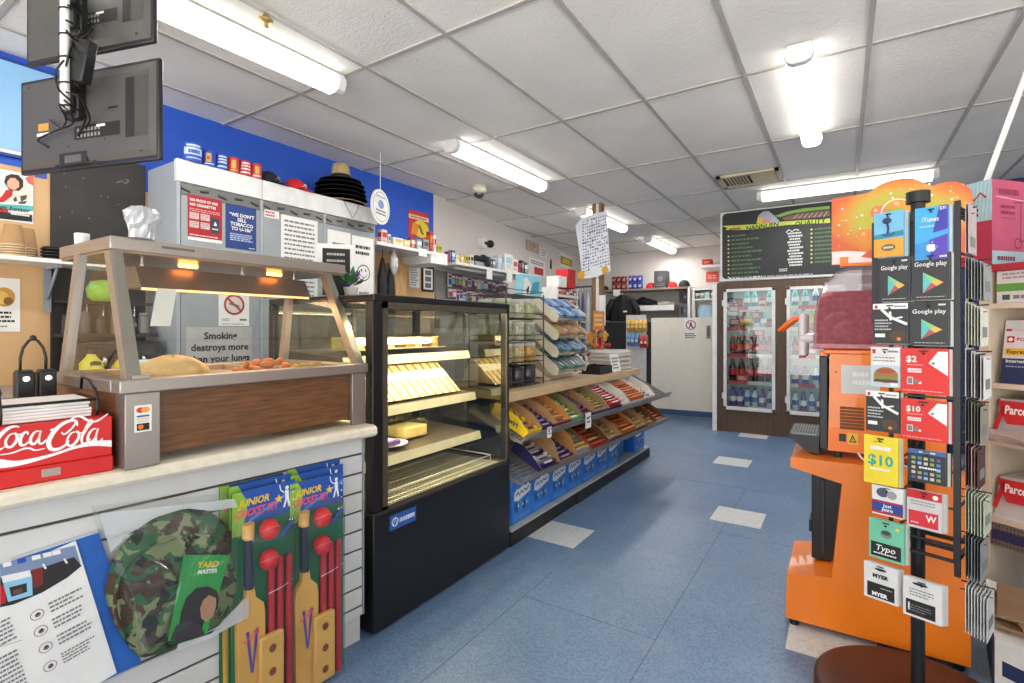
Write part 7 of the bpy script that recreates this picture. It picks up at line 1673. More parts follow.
plan = {0: [(0, ['water']*0 + ['purple', 'purple', 'water', 'water', 'purple', 'water'], 2), (1, ['big', 'big', 'big', 'big', 'big'], 1), (2, ['cola']*7, 2), (3, ['canb', 'milk', 'milk', 'lime', 'water', 'teal', 'canb'], 1), (4, ['canb', 'canb', 'teal', 'teal', 'canr', 'teal'], 1)],
        1: [(0, ['water', 'purple', 'water', 'purple', 'water', 'water'], 1), (1, ['purple', 'purple', 'water', 'purple', 'purple'], 1), (2, ['cola', 'cola', 'canr', 'cola', 'cola', 'milk'], 1), (3, ['teal', 'water', 'lime', 'lime', 'teal', 'water'], 1), (4, ['teal', 'teal', 'water', 'lime', 'teal'], 1)]}
rown = ['bottom', 'second', 'third', 'fourth', 'top']; kn = dict(cola='dark cola bottle with red label', big='large dark cola bottle with red label', teal='teal drink bottle', water='clear water bottle with blue label', lime='lime drink bottle with yellow label', purple='purple drink bottle', milk='brown milk drink bottle', canr='red can', canb='black can with red band')
for s_, rows_ in plan.items():
    nm, (x0, x1) = side[s_]
    for r, lst, deep in rows_:
        n = len(lst); xs = [x0+.075+(x1-x0-.15)*i/(n-1) for i in range(n)]
        for dd_ in range(deep):
            for i, k in enumerate(lst): place(k, xs[i], 6.745+.098*dd_, cz[r]+.0005, kn[k] + (', back file,' if dd_ else '') + ' on %s shelf behind %s cooler door' % (rown[r], nm), 'drinks in the cooler')
for (x, z, w_, h_, c) in ((-1.13, 1.565, .13, .09, 'd'), (-1.14, 1.475-.13, .12, .085, 'r')): pass
for k, (px, py, m, c2) in enumerate(((733, 301, '#3a2a34', 0), (734, 309, '#6d2530', 0), (757, 315, '#7a2c2c', 0), (735, 322, '#8a2b2c', 0), (759, 333, '#93403c', 0), (742, 378, '#b02a2c', 0))):
    q = at(px, py, Y=6.69); b = B(); b.box((q.x-.06, 6.6855, q.z-.035), (q.x+.06, 6.689, q.z+.035), M('promo_%d' % k, m, .5)); d = D(b, (q.x-.06, 6.6855, q.z-.035), (1, 0, 0), (0, 0, 1)); d.bars(.015, .012, .105, .058, 2, PAPER, 0, .4, k)
    tag(b.done('promo_card'), ['dark plum promo card hanging highest behind the left cooler door', 'maroon promo card just below the plum one behind the left cooler door', 'maroon promo card hanging alone at right behind the left cooler door', 'red promo card over the milk bottles behind the left cooler door', 'faded red promo card at right above the cola bottles', 'bright red promo card low behind the left cooler door'][k], 'promo card', 'promo cards in the cooler')
# menu board
mb = thing('menu_board', 'big black menu board with white border over the cooler doors', 'menu board', (-.5, 6.55, 1.80))
X0, X1, z0, z1 = -1.245, .30, 1.812, 2.655
b = B(); b.box((X0, 6.585, z0), (X1, 6.655, z1), M('board_border', '#d5d6d2', .4), .01); b.done('border', mb)
def rr_(x0, y0, x1, y1, r, n=5):
    P = []
    for cx, cy, a in ((x1-r, y1-r, 0), (x0+r, y1-r, PI/2), (x0+r, y0+r, PI), (x1-r, y0+r, 1.5*PI)): P += [(cx+r*math.cos(a+PI/2*i/n), cy+r*math.sin(a+PI/2*i/n)) for i in range(n+1)]
    return P
w_, h_ = X1-X0, z1-z0
b = B(); b.prism([(X0+x, 6.583, z0+y) for x, y in rr_(.025, .03, w_-.025, h_-.02, .05)], (0, -.002, 0), M('menu_black', '#26282a', .55)); d = D(b, (X0, 6.581, z0), (1, 0, 0), (0, 0, 1))
def mp(px, py):
    q = at(px, py, Y=6.58); return (q.x-X0, q.z-z0)
GB_ = M('banner_lime', '#c3cf45', .5)
G2 = lambda pts, m, k=0: d.poly([mp(715+x/7.19, 195+y/7.19) for x, y in pts], m, k)
G2([(50,222),(300,210),(500,190),(825,168),(828,200),(520,215),(250,250),(75,252),(90,238)], GB_, 0)
G2([(100,240),(180,232),(190,248),(100,252)], M('banner_brown', '#a8662f', .5), 1)
G2([(430,150),(520,118),(640,95),(826,78),(826,100),(700,112),(560,132),(460,160)], M('banner_green', '#7fae4a', .5), 0); G2([(480,165),(560,140),(700,118),(826,108),(826,150),(640,170),(500,182)], M('field_brown', '#7c5444', .5), 1)
for k in range(7): G2([(560+k*36,168-k*2),(600+k*34,135-k*3),(606+k*34,135-k*3),(572+k*36,168-k*2)], M('field_pale', '#b39a8a', .5), 2)
G2([(300,200),(310,150),(345,118),(385,115),(430,150),(470,195),(400,205)], M('hill_grey', '#a9a6b2', .5), 2); G2([(298,205),(312,160),(350,170),(345,208)], M('hill_yellow', '#d9c23a', .5), 3); G2([(335,200),(345,175),(395,178),(400,200)], M('hill_peach', '#c98f5f', .5), 4)
t0, t1 = mp(743, 228), mp(832, 220); a_ = math.atan2(t1[1]-t0[1], t1[0]-t0[0])
c0 = mp(762, 227.5); d.text('NANNUEN', c0[0], c0[1]-.012, .050, INK, 5, maxw=.34, bold=.02, slant=.15, rot=a_*.0+.045); c0 = mp(810, 223.5); d.text('QUALITY', c0[0], c0[1]-.012, .050, INK, 5, maxw=.36, bold=.02, slant=.15, rot=.05)
MG = M('menu_green', '#4c6b44', .6); MW = M('menu_white', '#cfd0cc', .6); MY = M('menu_yellow', '#c9bb6a', .6)
for k in range(11):
    q = mp(728.5, 236.5+4.1*k); d.disc(q[0], q[1], .011, MY, 0, n=8); d.bars(q[0]+.03, q[1]-.013, q[0]+.03+.18+.14*math.sin(k*1.3)**2+.05*(k > 3), q[1]+.013, 1, MG, 0, .8, k, .1)
for k in range(9): q = mp(811.5, 229.5+4.1*k); d.disc(q[0], q[1], .011, MY, 0, n=8); d.bars(q[0]+.03, q[1]-.013, q[0]+.22, q[1]+.013, 1, MG, 0, .8, k+30, .3)
for k in range(12): q = mp(796, 233+2.9*k); d.bars(q[0]-.085+.01*(k % 3), q[1]-.012, q[0]+.075, q[1]+.012, 1, MW, 0, .8, k+50, .25)
q = mp(792, 232); d.text('Pizza', q[0], q[1]-.01, .04, MW, 1, maxw=.16, slant=.3) if 0 else d.stroke([(q[0]-.06, q[1]), (q[0]-.03, q[1]+.03), (q[0], q[1]+.005), (q[0]+.03, q[1]+.025), (q[0]+.07, q[1]+.015)], .012, MW, 1)
q0 = mp(729, 279); d.bars(q0[0], q0[1]-.018, q0[0]+.36, q0[1]+.022, 1, MW, 0, .9, 77, 0); q0 = mp(763, 277); d.bars(q0[0], q0[1]-.012, q0[0]+.5, q0[1]+.016, 1, M('menu_grey', '#9a9c9a', .6), 0, .8, 78, 0); q0 = mp(782, 270); d.bars(q0[0]-.03, q0[1]-.02, q0[0]+.06, q0[1]+.02, 2, MW, 0, .5, 79)
b.done('board_face', mb)
# ================================================================== orange slush machine on its stand
SY = 2.42
ORG = M('stand_orange', '#ef7d16', .35, var=.05, scale=5, coat=.4)
st = thing('slush_stand', 'tall glossy orange C shaped stand carrying the slush machine beside the aisle', 'stand', (.1, 2.6, 0))
def sp_(px, py, y=SY): return at(px, py, Y=y)
prof = [sp_(*p) for p in ((785.5, 621), (787, 574), (832, 577.5), (842, 484), (790.5, 467), (790.5, 457), (971, 478), (971, 672))]
prof[-1].x = prof[-2].x; prof[0].z = prof[-1].z = .03
SD = .40
b = B(); b.prism(prof, (0, SD, 0), ORG); 
bmesh.ops.bevel(b.bm, geom=[e for e in b.bm.edges if abs((e.verts[0].co-e.verts[1].co).normalized().y) > .9], offset=.006, segments=2, affect='EDGES')
b.done('stand_body', st)
xs0, xs1 = prof[0].x, prof[-1].x
for x in (xs0+.03, xs1-.03):
    for y in (SY+.03, SY+SD-.03): b = B(); b.cyl((x, y, 0), (x, y, .031), .018, BLACK, 12); b.done('foot', st)
bxl = at(812, 505, Y=SY+.2).x; b = B(); b.box((bxl, SY+.16, prof[2].z), (prof[3].x+.004, SY+SD-.02, prof[3].z+.0), BLACK, .004); b.box((bxl-.012, SY+.20, prof[2].z+.10), (bxl, SY+.32, prof[2].z+.15), DARK, .003); b.box((bxl+.035, SY+.15, prof[2].z+.03), (bxl+.05, SY+.16, prof[3].z-.03), DARK, .002); b.done('black_panel', st)
ztop = prof[5].z
MY0, MY1 = 2.50, 2.80
mc = thing('slush_machine', 'orange twin bowl slush machine with red drink and spout facing the aisle', 'slush machine', (.1, 2.65, ztop))
def mq(px, py, y=MY0): return at(px, py, Y=y)
xl, xr = mq(829, 400).x, .33
zb_, zt_ = ztop+.03, mq(830, 354).z
OR2 = M('machine_orange', '#f07a14', .35, var=.04, coat=.3)
b = B(); b.prism([(xl-.004, MY0, zb_), (xr, MY0, zb_), (xr, MY0, zt_), (xl+.004, MY0, zt_)], (0, MY1-MY0, 0), OR2)
bmesh.ops.bevel(b.bm, geom=b.bm.edges[:], offset=.006, segments=2, affect='EDGES')
d = D(b, (0, MY0, 0), (1, 0, 0), (0, 0, 1), lift=.0012)
def R2(x0, y0, x1, y1, m, k=0):
    a, c = mq(x0, y1), mq(x1, y0); d.rect(a.x, a.z, c.x, c.z, m, k)
VD = M('vent_slot_brown', '#7a4218', .7)  # vent slots drawn as dark brown lines
a, c = mq(841, 393), mq(880, 366); d.poly(rr2 if 0 else [(a.x, a.z), (c.x, a.z), (c.x, c.z), (a.x, c.z)], M('label_grey_plate', '#c8c8c4', .35), 0); d.bars(a.x+.04, a.z+.03, c.x-.01, c.z-.02, 2, M('plate_text', '#dedfdb', .4), 1, .5, 2)
for i in range(7):
    y = 408+3.3*i; R2(840, y, 864, y+.8, VD)
R2(839, 434, 846, 441, BLACK); R2(841, 436, 844, 439.5, DARK, 1); R2(847.5, 433.5, 858, 444, M('warn_yellow', '#e8b92a', .4))
a, c = mq(849, 442), mq(856.5, 435); d.poly([(a.x, a.z), (c.x, a.z), ((a.x+c.x)/2, c.z)], INK, 1); d.poly([(a.x+.005, a.z+.004), (c.x-.005, a.z+.004), ((a.x+c.x)/2, c.z-.008)], M('warn_yellow', '#e8b92a', .4), 2); d.rect((a.x+c.x)/2-.0012, a.z+.008, (a.x+c.x)/2+.0012, c.z-.013, INK, 3)
for px, py in ((836, 372), (843, 452)): q = mq(px, py); d.disc(q.x, q.z, .003, DARK, 0, n=8)
b.done('machine_body', mc)
for x in (xl+.03, xr-.03):
    for y in (MY0+.03, MY1-.03): b = B(); b.cyl((x, y, ztop), (x, y, zb_+.006), .014, DARK, 10); b.done('machine_foot', mc)
b = B(); b.box((xl-.035, MY0+.008, zb_), (xl-.004, MY1-.008, zt_-.01), BLACK, .004); b.done('front_panel', mc)
b = B(); q0, q1 = mq(826, 362), mq(885, 353); b.box((xl-.02, MY0-.004, zt_), (xr, MY1+.004, zt_+.018), OR2, .005); b.box((xl-.035, MY0+.02, zt_-.045), (xl-.004, MY0+.07, zt_+.012), OR2, .004); b.done('top_trim', mc)
tz_ = mq(790, 434).z
tr_x0 = mq(789, 432).x
b = B(); b.prism([(tr_x0, MY0+.01, tz_), (xl-.036, MY0+.01, tz_), (xl-.036, MY0+.01, tz_-.075), (xl-.08, MY0+.01, tz_-.07), (tr_x0+.02, MY0+.01, tz_-.03), (tr_x0, MY0+.01, tz_-.012)], (0, MY1-MY0-.02, 0), BLACK); dt = b.done('drip_tray', mc)
b = B()
for i in range(9): x = tr_x0+.012+(xl-.05-tr_x0-.012)*i/8; b.box((x-.002, MY0+.02, tz_), (x+.002, MY1-.02, tz_+.004), M('grate_grey', '#77787a', .35, .5))
for i in range(4): y = MY0+.02+(MY1-MY0-.04)*i/3; b.box((tr_x0+.01, y-.003, tz_), (xl-.045, y+.003, tz_+.0045), M('grate_grey', '#77787a', .35, .5))
b.done('drip_grate', mc)
b = B(); b.tube(spline3([V((xl+.10, MY0-.01, ztop+.035)), V((xl+.12, MY0-.03, ztop+.012)), V((xl+.18, MY0-.04, ztop+.008)), V((xl+.26, MY0-.03, ztop+.008))]), .004, WHITE, 6); b.done('power_cord', mc)
# bowls
SL = M('slush_red', '#d97884', .35, var=.25, scale=45, bump=.4, bscale=60); BG = GLASS('bowl_clear', '#f2eeee', .11, .04, '#e3dfe0', .10)
bp = [(812.5, 352), (813.5, 318), (817, 298), (825, 281), (837, 271), (850, 267), (880, 265), (905, 268), (905, 352)]
for n, (y0, y1) in enumerate(((MY0+.005, MY0+.14), (MY0+.155, MY1-.005))):
    P = [mq(px, py, y0) for px, py in bp] if n == 0 else P0b
    P = [V((q.x, y0, q.z)) for q in P]; P0b = P
    zb2 = zt_+.019
    P[0].z = P[-1].z = zb2
    b = B(); n1 = len(P); cx = sum(q.x for q in P)/n1; cz_ = sum(q.z for q in P)/n1
    ring = lambda y, s: [(cx+(q.x-cx)*s, y, max(zb2, cz_+(q.z-cz_)*s)) for q in P]
    b.loft([ring(y0+.012, .90), ring(y0, .97), ring(y0+.03, 1.0), ring(y1-.03, 1.0), ring(y1, .97), ring(y1-.012, .90)], BG, smooth=False); bo = b.done('bowl', mc)
    lv = mq(840, 291).z
    Q = [(cx+(q.x-cx)*.95, min(lv, cz_+(q.z-cz_)*.95)) for q in P]; Q[0] = (Q[0][0], zb2+.003); Q[-1] = (Q[-1][0], zb2+.003)
    b = B(); b.prism([(x, y0+.012, z) for x, z in Q], (0, y1-y0-.024, 0), SL); b.done('red_slush', bo)
    # tap
    tx = P[0].x; ty = (y0+y1)/2
    b = B(); b.cyl((tx, ty, zb2+.045), (tx-.05, ty, zb2+.045), .022, M('tap_clear', '#d8cfd0', .2), 14); b.cyl((tx-.04, ty, zb2+.15), (tx-.04, ty, zb2-.03), .017, M('tap_clear', '#d8cfd0', .2), 14); b.cyl((tx-.04, ty, zb2+.02), (tx-.04, ty, zb2-.04), .0125, M('tap_red', '#9c2b33', .3), 12); b.done('tap', mc)
    b = B(); qa = V((tx-.035, ty, zb2+.135)); qb = V((tx-.075, ty, zb2+.13)); qc = V((tx-.135, ty, zb2+.075))
    b.tube([qa, qb, qc], [.012, .012, .009], ORANGE if 0 else M('tap_handle_orange', '#ec6c1c', .35), 8); b.done('tap_lever', mc)
# printed header sign over the machine: plain fruit and bubble print in place of the figure
HY = 2.60
hd = thing('header_sign', 'wavy topped orange and yellow header sign above the slush machine', 'sign', (.2, HY, 1.5))
hp_ = [(831.7, 265), (831.7, 199), (851, 195.5), (867, 193), (875, 187.5), (886, 182), (901, 178.5), (914, 178.8), (926, 183.6), (932, 186), (943, 182.5), (957, 182), (967, 186), (972, 194), (972.5, 210), (970, 225), (970, 268)]
H_ = [at(px, py, Y=HY) for px, py in spline(hp_[1:-1], 4)]; H_ = [at(*hp_[0], Y=HY)] + H_ + [at(*hp_[-1], Y=HY)]
H_[0].z = H_[-1].z = zt_+.30 if 0 else at(831.7, 265, Y=HY).z
def header_mat():
    m = bpy.data.materials.new('header_print'); m.use_nodes = True; nt = m.node_tree; N = nt.nodes; L = nt.links; bs = N['Principled BSDF']; bs.inputs['Roughness'].default_value = .4
    tc = N.new('ShaderNodeTexCoord'); mp_ = N.new('ShaderNodeMapping'); mp_.inputs['Location'].default_value = (0, 0, -1.06); mp_.inputs['Scale'].default_value = (3.3, 1, 5.3)
    L.new(tc.outputs['Object'], mp_.inputs[0])
    vl = N.new('ShaderNodeVectorMath'); vl.operation = 'LENGTH'; L.new(mp_.outputs[0], vl.inputs[0])
    nz = N.new('ShaderNodeTexNoise'); nz.inputs['Scale'].default_value = 9; L.new(tc.outputs['Object'], nz.inputs['Vector'])
    ad = N.new('ShaderNodeMath'); ad.operation = 'MULTIPLY_ADD'; ad.inputs[1].default_value = .35; L.new(nz.outputs['Fac'], ad.inputs[0]); L.new(vl.outputs['Value'], ad.inputs[2])
    r = N.new('ShaderNodeValToRGB'); e = r.color_ramp.elements; e[0].position = .25; e[0].color = lin('#c98f28'); e[1].position = 1.15; e[1].color = lin('#d4602a'); x = r.color_ramp.elements.new(.62); x.color = lin('#b9b03c'); y = r.color_ramp.elements.new(.85); y.color = lin('#d6852f')
    L.new(ad.outputs[0], r.inputs[0]); L.new(r.outputs[0], bs.inputs['Base Color']); return m
b = B(); b.prism([V((q.x, HY, q.z)) for q in H_], (0, .008, 0), header_mat(), mside=M('header_edge', '#c9553a', .5))
d = D(b, (0, HY, 0), (1, 0, 0), (0, 0, 1)); hq = lambda px, py: (at(px, py, Y=HY).x, at(px, py, Y=HY).z)
d.poly([hq(832, 264.5), hq(832, 252), hq(846, 251), hq(868, 252), hq(876, 257), hq(873, 264)], M('header_white', '#e6dcd8', .5), 0); d.poly([hq(861, 257), hq(869, 250), (hq(880, 248)), hq(888, 255), hq(876, 259)], M('header_red_wave', '#cf5a3a', .5), 1)
rh = random.Random(9)
for i in range(70):
    px, py = rh.uniform(835, 968), rh.uniform(184, 250)
    if px < 868 and py < 199: continue
    q = hq(px, py); d.disc(q[0], q[1], rh.choice((.0016, .0022, .003, .0045)), M('header_speck', '#f2ead6', .5), 1, n=8)
FR = M('fruit_coral', '#d87a52', .5); FL = M('fruit_leaf', '#8fb53c', .5)
for px, py, r_, m in ((878, 212, .026, FR), (866, 236, .030, M('fruit_orange', '#e08a3a', .5)), (900, 206, .038, M('fruit_amber', '#dd9434', .5))): q = hq(px, py); d.disc(q[0], q[1], r_, m, 2); d.disc(q[0]-r_*.3, q[1]+r_*.3, r_*.25, M('fruit_light', '#f0b27a', .5), 3)
q = hq(897, 212); d.ring(q[0], q[1], .05, .054, M('header_speck', '#f2ead6', .5), 4); d.disc(q[0], q[1]-.004, .03, FL, 4, .02)
b.done('printed_board', hd)
b = B(); z_ = H_[0].z
for x in (H_[0].x+.03, H_[-1].x-.16): b.box((x, HY-.008, z_-.012), (x+.03, HY-.0005, z_+.03), OR2)
b.box((hq(840, 265)[0], HY-.03, z_-.012), (hq(905, 265)[0], HY+.03, z_+.0), OR2, .004); b.done('sign_bracket', hd)

# ================================================================== gift card rack
RC = V((.205, 2.086, 0)); RA = math.radians(-18.6)
RT = Matrix.Translation(RC) @ Matrix.Rotation(RA, 4, 'Z'); RTi = RT.inverted(); FYL = -.13
fn = RT.to_3x3() @ V((0, -1, 0))
def rk(px, py, ly=FYL):
    q = RTi @ at(px, py, plane=(RT @ V((0, ly, 0)), fn)); return (q.x, q.z)
gr = thing('gift_card_rack', 'black rotating gift card rack on a round brown base near the aisle', 'card rack', RC, RA)
b = B(RT); b.lathe([(.285, 0), (.29, .01), (.288, .045), (.27, .056), (.05, .062), (0, .062)], (0, 0, 0), M('base_brown', '#4a2114', .45, var=.1), 48); b.done('round_base', gr)
b = B(RT); zp_ = rk(918, 203, 0)[1]; b.cyl((0, 0, .06), (0, 0, zp_), .019, BLACK, 18); b.cyl((0, 0, zp_), (0, 0, zp_+.035), .032, BLACK, 18); b.done('pole', gr)
HW = .112
b = B(RT); zr0, zr1 = .555, rk(940, 206)[1]
for x in (-.045, HW):
    for y in (-.10, .10): b.box((x-.005, y-.005, zr0), (x+.005, y+.005, zr1), BLACK)
for z in (zr0, zr1-.01): b.box((-.09, -.105, z), (HW, -.095, z+.008), BLACK); b.box((-.09, .095, z), (HW, .105, z+.012), BLACK); b.box((HW-.005, -.105, z), (HW+.005, .105, z+.012), BLACK); b.box((-.045, -.006, z), (HW, .006, z+.01), BLACK)
b.done('rack_frame', gr)
b = B(RT)
for i in range(10):
    z = .60+.108*i
    for x in (-.045, HW): b.box((x-.003, -.1, z), (x+.003, .1, z+.006), BLACK)
    b.box((-.075, -.10, z), (HW, -.094, z+.006), BLACK)
b.done('rack_bars', gr); b = B(RT); b.box((-.10, -.090, 1.26), (HW, -.086, zr1-.015), M('rack_mesh_grey', '#3a3a3c', .6)); b.done('mesh_panel', gr)
b = B(RT); b.box((HW-.002, -.112, .52), (HW+.012, -.10, zr1+.012), BLACK); b.box((-.09, -.10, zr1-.03), (HW, -.092, zr1), BLACK); b.done('corner_strip', gr)
EDGE = M('card_edge_white', '#d6d3ce', .6)
def front_card(a, c, m, draw, label, n=4, top=None, gname=None, edge=None):
    x0, z1 = rk(*a); x1, z0 = rk(*c); w_, h_ = x1-x0, z1-z0
    b = B(RT); b.prism([(x0, FYL, z0), (x1, FYL, z0), (x1, FYL, z1), (x0, FYL, z1)], (0, .0012, 0), m, mside=edge or EDGE)
    d = D(b, RT.to_3x3() @ V((x0, FYL, z0)) if 0 else (x0, FYL, z0), (1, 0, 0), (0, 0, 1), lift=.0006); draw(d, w_, h_)
    if top is not False: d.rect(w_*.40, h_*.93, w_*.60, h_*.96, INK, 6); 
    o = tag(b.done('gift_card'), label, 'gift card', 'gift cards on the rack')
    for k in range(n):
        b = B(RT); dx = .0022*(k+1); y = FYL+.0062*(k+1); b.prism([(x0+dx, y, z0-.001*k), (x1+dx, y, z0-.001*k), (x1+dx, y, z1-.001*k), (x0+dx, y, z1-.001*k)], (0, .0012, 0), EDGE if k % 3 else m, mside=edge or EDGE)
        tag(b.done('gift_card'), 'card edge behind the ' + ' '.join(label.split()[:11]), 'gift card', 'gift cards on the rack')
    b = B(RT); xm = (x0+x1)/2; b.tube([(xm, FYL-.012, z1-.012), (xm, FYL-.008, z1-.016), (xm, -.096, z1-.016)], .0022, BLACK, 6); b.done('display_hook', gr)
BK = M('card_black', '#26282b', .45)
def play(d, w, h):
    d.text('Google play', w*.5, h*.73, h*.095, PAPER, 2, maxw=w*.86, bold=.008)
    T = [(.30, .60), (.30, .14), (.84, .36)]; P = lambda x, y: (w*x, h*y)
    d.poly([P(*T[0]), P(*T[1]), P(.52, .37)], M('play_cyan', '#58b6b0', .45), 1); d.poly([P(*T[0]), P(.52, .37), P(.66, .44)], M('play_green', '#7fbf7a', .45), 2); d.poly([P(.66, .44), P(.52, .37), P(.66, .29), P(*T[2])], M('play_yellow', '#e0a948', .45), 2); d.poly([P(*T[1]), P(.66, .29), P(.52, .37)], M('play_red', '#a84a56', .45), 2)
    d.bars(w*.12, h*.05, w*.9, h*.075, 1, M('card_grey_text', '#b9b9b8', .5), 1, .6, 3, .05); d.bars(w*.74, h*.9, w*.93, h*.94, 1, PAPER, 2, .9)
def itun(d, w, h):
    d.poly([(0, 0), (w, 0), (w, h*.46), (0, h*.30)], M('itunes_blue', '#2f8fd0', .45), 0); d.poly([(w*.5, 0), (w, 0), (w, h*.46), (w*.45, h*.37)], M('itunes_violet', '#5238a8', .45), 1); d.poly([(0, h*.30), (w, h*.46), (w, h*.55), (0, h*.42)], M('itunes_sky', '#3f9fe0', .45), 1); d.poly([(w*.55, h*.5), (w, h*.55), (w, h), (w*.75, h)], M('itunes_indigo', '#3a36a0', .45), 1)
    d.text('iTunes', w*.48, h*.72, h*.085, PAPER, 3, maxw=w*.5); d.bars(w*.15, h*.60, w*.85, h*.66, 1, M('itunes_pale', '#b9c9ec', .5), 3, .5, 2); d.text('$30', w*.86, h*.92, h*.06, PAPER, 3, maxw=w*.2)
    cx, cy, r = w*.5, h*.22, w*.15     # apple mark
    d.poly([(cx+r*math.cos(a)*(1.0-.08*math.cos(2*a)), cy+r*1.05*math.sin(a)-(.16*r if abs(a-PI/2) < .35 else 0)+(.14*r if abs(a-1.5*PI) < .3 else 0)) for a in [2*PI*i/30 for i in range(30)]], PAPER, 3); d.disc(cx+r*1.08, cy+r*.12, r*.36, M('itunes_blue', '#2f8fd0', .45), 4, n=14); d.poly([(cx+.05*r, cy+r*1.12), (cx+.42*r, cy+r*1.5), (cx+.5*r, cy+r*1.75), (cx+.1*r, cy+r*1.45)], PAPER, 4)
def bug(d, w, h):
    d.rect(0, 0, w, h*.40, M('card_mustard', '#d99a2c', .45), 0); d.poly([(0, h*.40), (w, h*.44), (w, h*.56), (0, h*.5)], M('card_sea', '#2f7f93', .45), 1); d.disc(w*.5, h*.2, w*.24, M('card_slate', '#5b5a58', .5), 2, h*.075); d.bars(w*.33, h*.16, w*.67, h*.24, 1, M('card_sand', '#dcc08a', .5), 3, .6)
    d.disc(w*.45, h*.80, w*.16, M('card_navy', '#21365f', .45), 2, h*.07); d.stroke([(w*.45, h*.8), (w*.5, h*.62), (w*.47, h*.5)], w*.08, M('card_navy', '#21365f', .45), 2); d.stroke([(w*.3, h*.5), (w*.42, h*.47), (w*.6, h*.48), (w*.72, h*.51)], w*.05, M('card_navy', '#21365f', .45), 3)
def plane_(d, w, h):
    d.rect(0, h*.86, w, h, PAPER, 0); d.rect(w*.05, h*.88, w*.14, h*.96, RED, 1); d.bars(w*.62, h*.88, w*.95, h*.96, 1, GREYINK, 1); d.stroke([(w*.25, h*.86), (w*.5, h*.66), (w*.98, h*.48)], w*.09, PAPER, 1); d.stroke([(w*.5, h*.8), (w*.52, h*.58)], w*.07, PAPER, 2); d.stroke([(w*.62, h*.62), (w*.85, h*.66)], w*.05, PAPER, 2)
    d.disc(w*.72, h*.2, w*.24, M('card_umber', '#4a3a26', .5), 1, h*.13); d.bars(w*.06, h*.32, w*.55, h*.62, 4, M('card_grey_text', '#b9b9b8', .5), 3, .45, 5); d.rect(w*.07, h*.16, w*.36, h*.25, PAPER, 3); d.disc(w*.75, h*.12, w*.06, ORANGE, 3)
def burger(d, w, h):
    d.rect(0, 0, w, h*.55, M('card_sky', '#b9c4cc', .5), 0); d.rect(w*.05, h*.84, w*.17, h*.95, RED, 1); d.bars(w*.6, h*.85, w*.95, h*.95, 1, GREYINK, 1); d.bars(w*.08, h*.62, w*.9, h*.78, 2, GREYINK, 1, .35, 4)
    d.disc(w*.52, h*.30, w*.42, M('bun_brown', '#9a6a3a', .5), 1, h*.2); d.rect(w*.1, h*.2, w*.94, h*.26, M('lettuce', '#6f8a3a', .5), 2); d.rect(w*.1, h*.12, w*.94, h*.19, M('patty', '#5a3420', .5), 2); d.disc(w*.52, h*.4, w*.3, M('bun_red', '#a8482c', .5), 3, h*.06); d.rect(w*.7, h*.03, w*.92, h*.1, PAPER, 3)
def redc(amt):
    def f(d, w, h):
        d.poly([(w, h*.94), (w*.80, h*.94), (w*.60, h*.68), (w, h*.42)], PAPER, 0); d.disc(w*.70, h*.68, w*.035, GREYINK, 1, n=10); d.text(amt, w*.12, h*.70, h*.13, PAPER, 1, 'L', w*.42, .025); d.bars(w*.14, h*.62, w*.5, h*.65, 1, M('card_blush', '#f0b4b0', .5), 1)
        d.bars(w*.15, h*.46, w*.45, h*.56, 2, PAPER, 1, .8, 6, 0); d.rect(w*.14, h*.20, w*.27, h*.36, PAPER, 1); d.rect(w*.155, h*.215, w*.255, h*.345, GREYINK, 2); d.rect(w*.30, h*.22, w*.38, h*.32, GREYINK, 1); d.poly([(w*.38, h*.22), (w*.46, h*.22), (w*.43, h*.28)], PAPER, 1); d.bars(w*.05, h*.05, w*.9, h*.085, 1, M('card_blush', '#f0b4b0', .5), 1, .5, 7, 0)
    return f
def yel(d, w, h): d.text('$10', w*.5, h*.40, h*.20, M('card_teal_text', '#2f9f8a', .5), 1, maxw=w*.75, bold=.03); d.bars(w*.2, h*.70, w*.8, h*.80, 1, PAPER, 1, .8, 3, 0); d.bars(w*.2, h*.28, w*.8, h*.34, 1, PAPER, 1, .6, 4); d.bars(w*.3, h*.86, w*.6, h*.9, 1, GREYINK, 1)
def apps(d, w, h):
    d.rect(0, h*.88, w, h, M('app_blue', '#35609f', .45), 0); d.bars(w*.3, h*.91, w*.75, h*.97, 1, PAPER, 1, .7)
    ra = random.Random(5); cs_ = ['#6d4a8f', '#9a9ca0', '#7fb4d0', '#bfc1c2', '#93a24a', '#4f7fae', '#c6b27a', '#5f8f6a']
    for i in range(5):
        for j in range(5):
            if i == 2 and j in (1, 2, 3): continue
            x, y = w*(.1+.165*j), h*(.10+.15*i); s_ = w*.105; d.rect(x, y, x+s_, y+s_*.9, M('app_%d' % ((i*3+j) % 8), cs_[(i*3+j) % 8], .45), 1)
    d.bars(w*.3, h*.42, w*.75, h*.5, 1, PAPER, 1, .7, 2, 0)
def jj(d, w, h): d.rect(0, h*.05, w, h*.5, M('jj_blue', '#25408c', .45), 0); d.rect(0, h*.06, w, h*.12, RED, 1); d.rect(0, h*.44, w, h*.49, RED, 1); d.text('Just', w*.5, h*.29, h*.11, PAPER, 1, maxw=w*.4, bold=.02); d.text('Jeans', w*.5, h*.16, h*.11, PAPER, 1, maxw=w*.5, bold=.02); d.disc(w*.35, h*.78, w*.2, M('jj_photo', '#4a4f66', .5), 1, h*.16); d.disc(w*.65, h*.74, w*.16, M('jj_photo2', '#9a9590', .5), 2, h*.14)
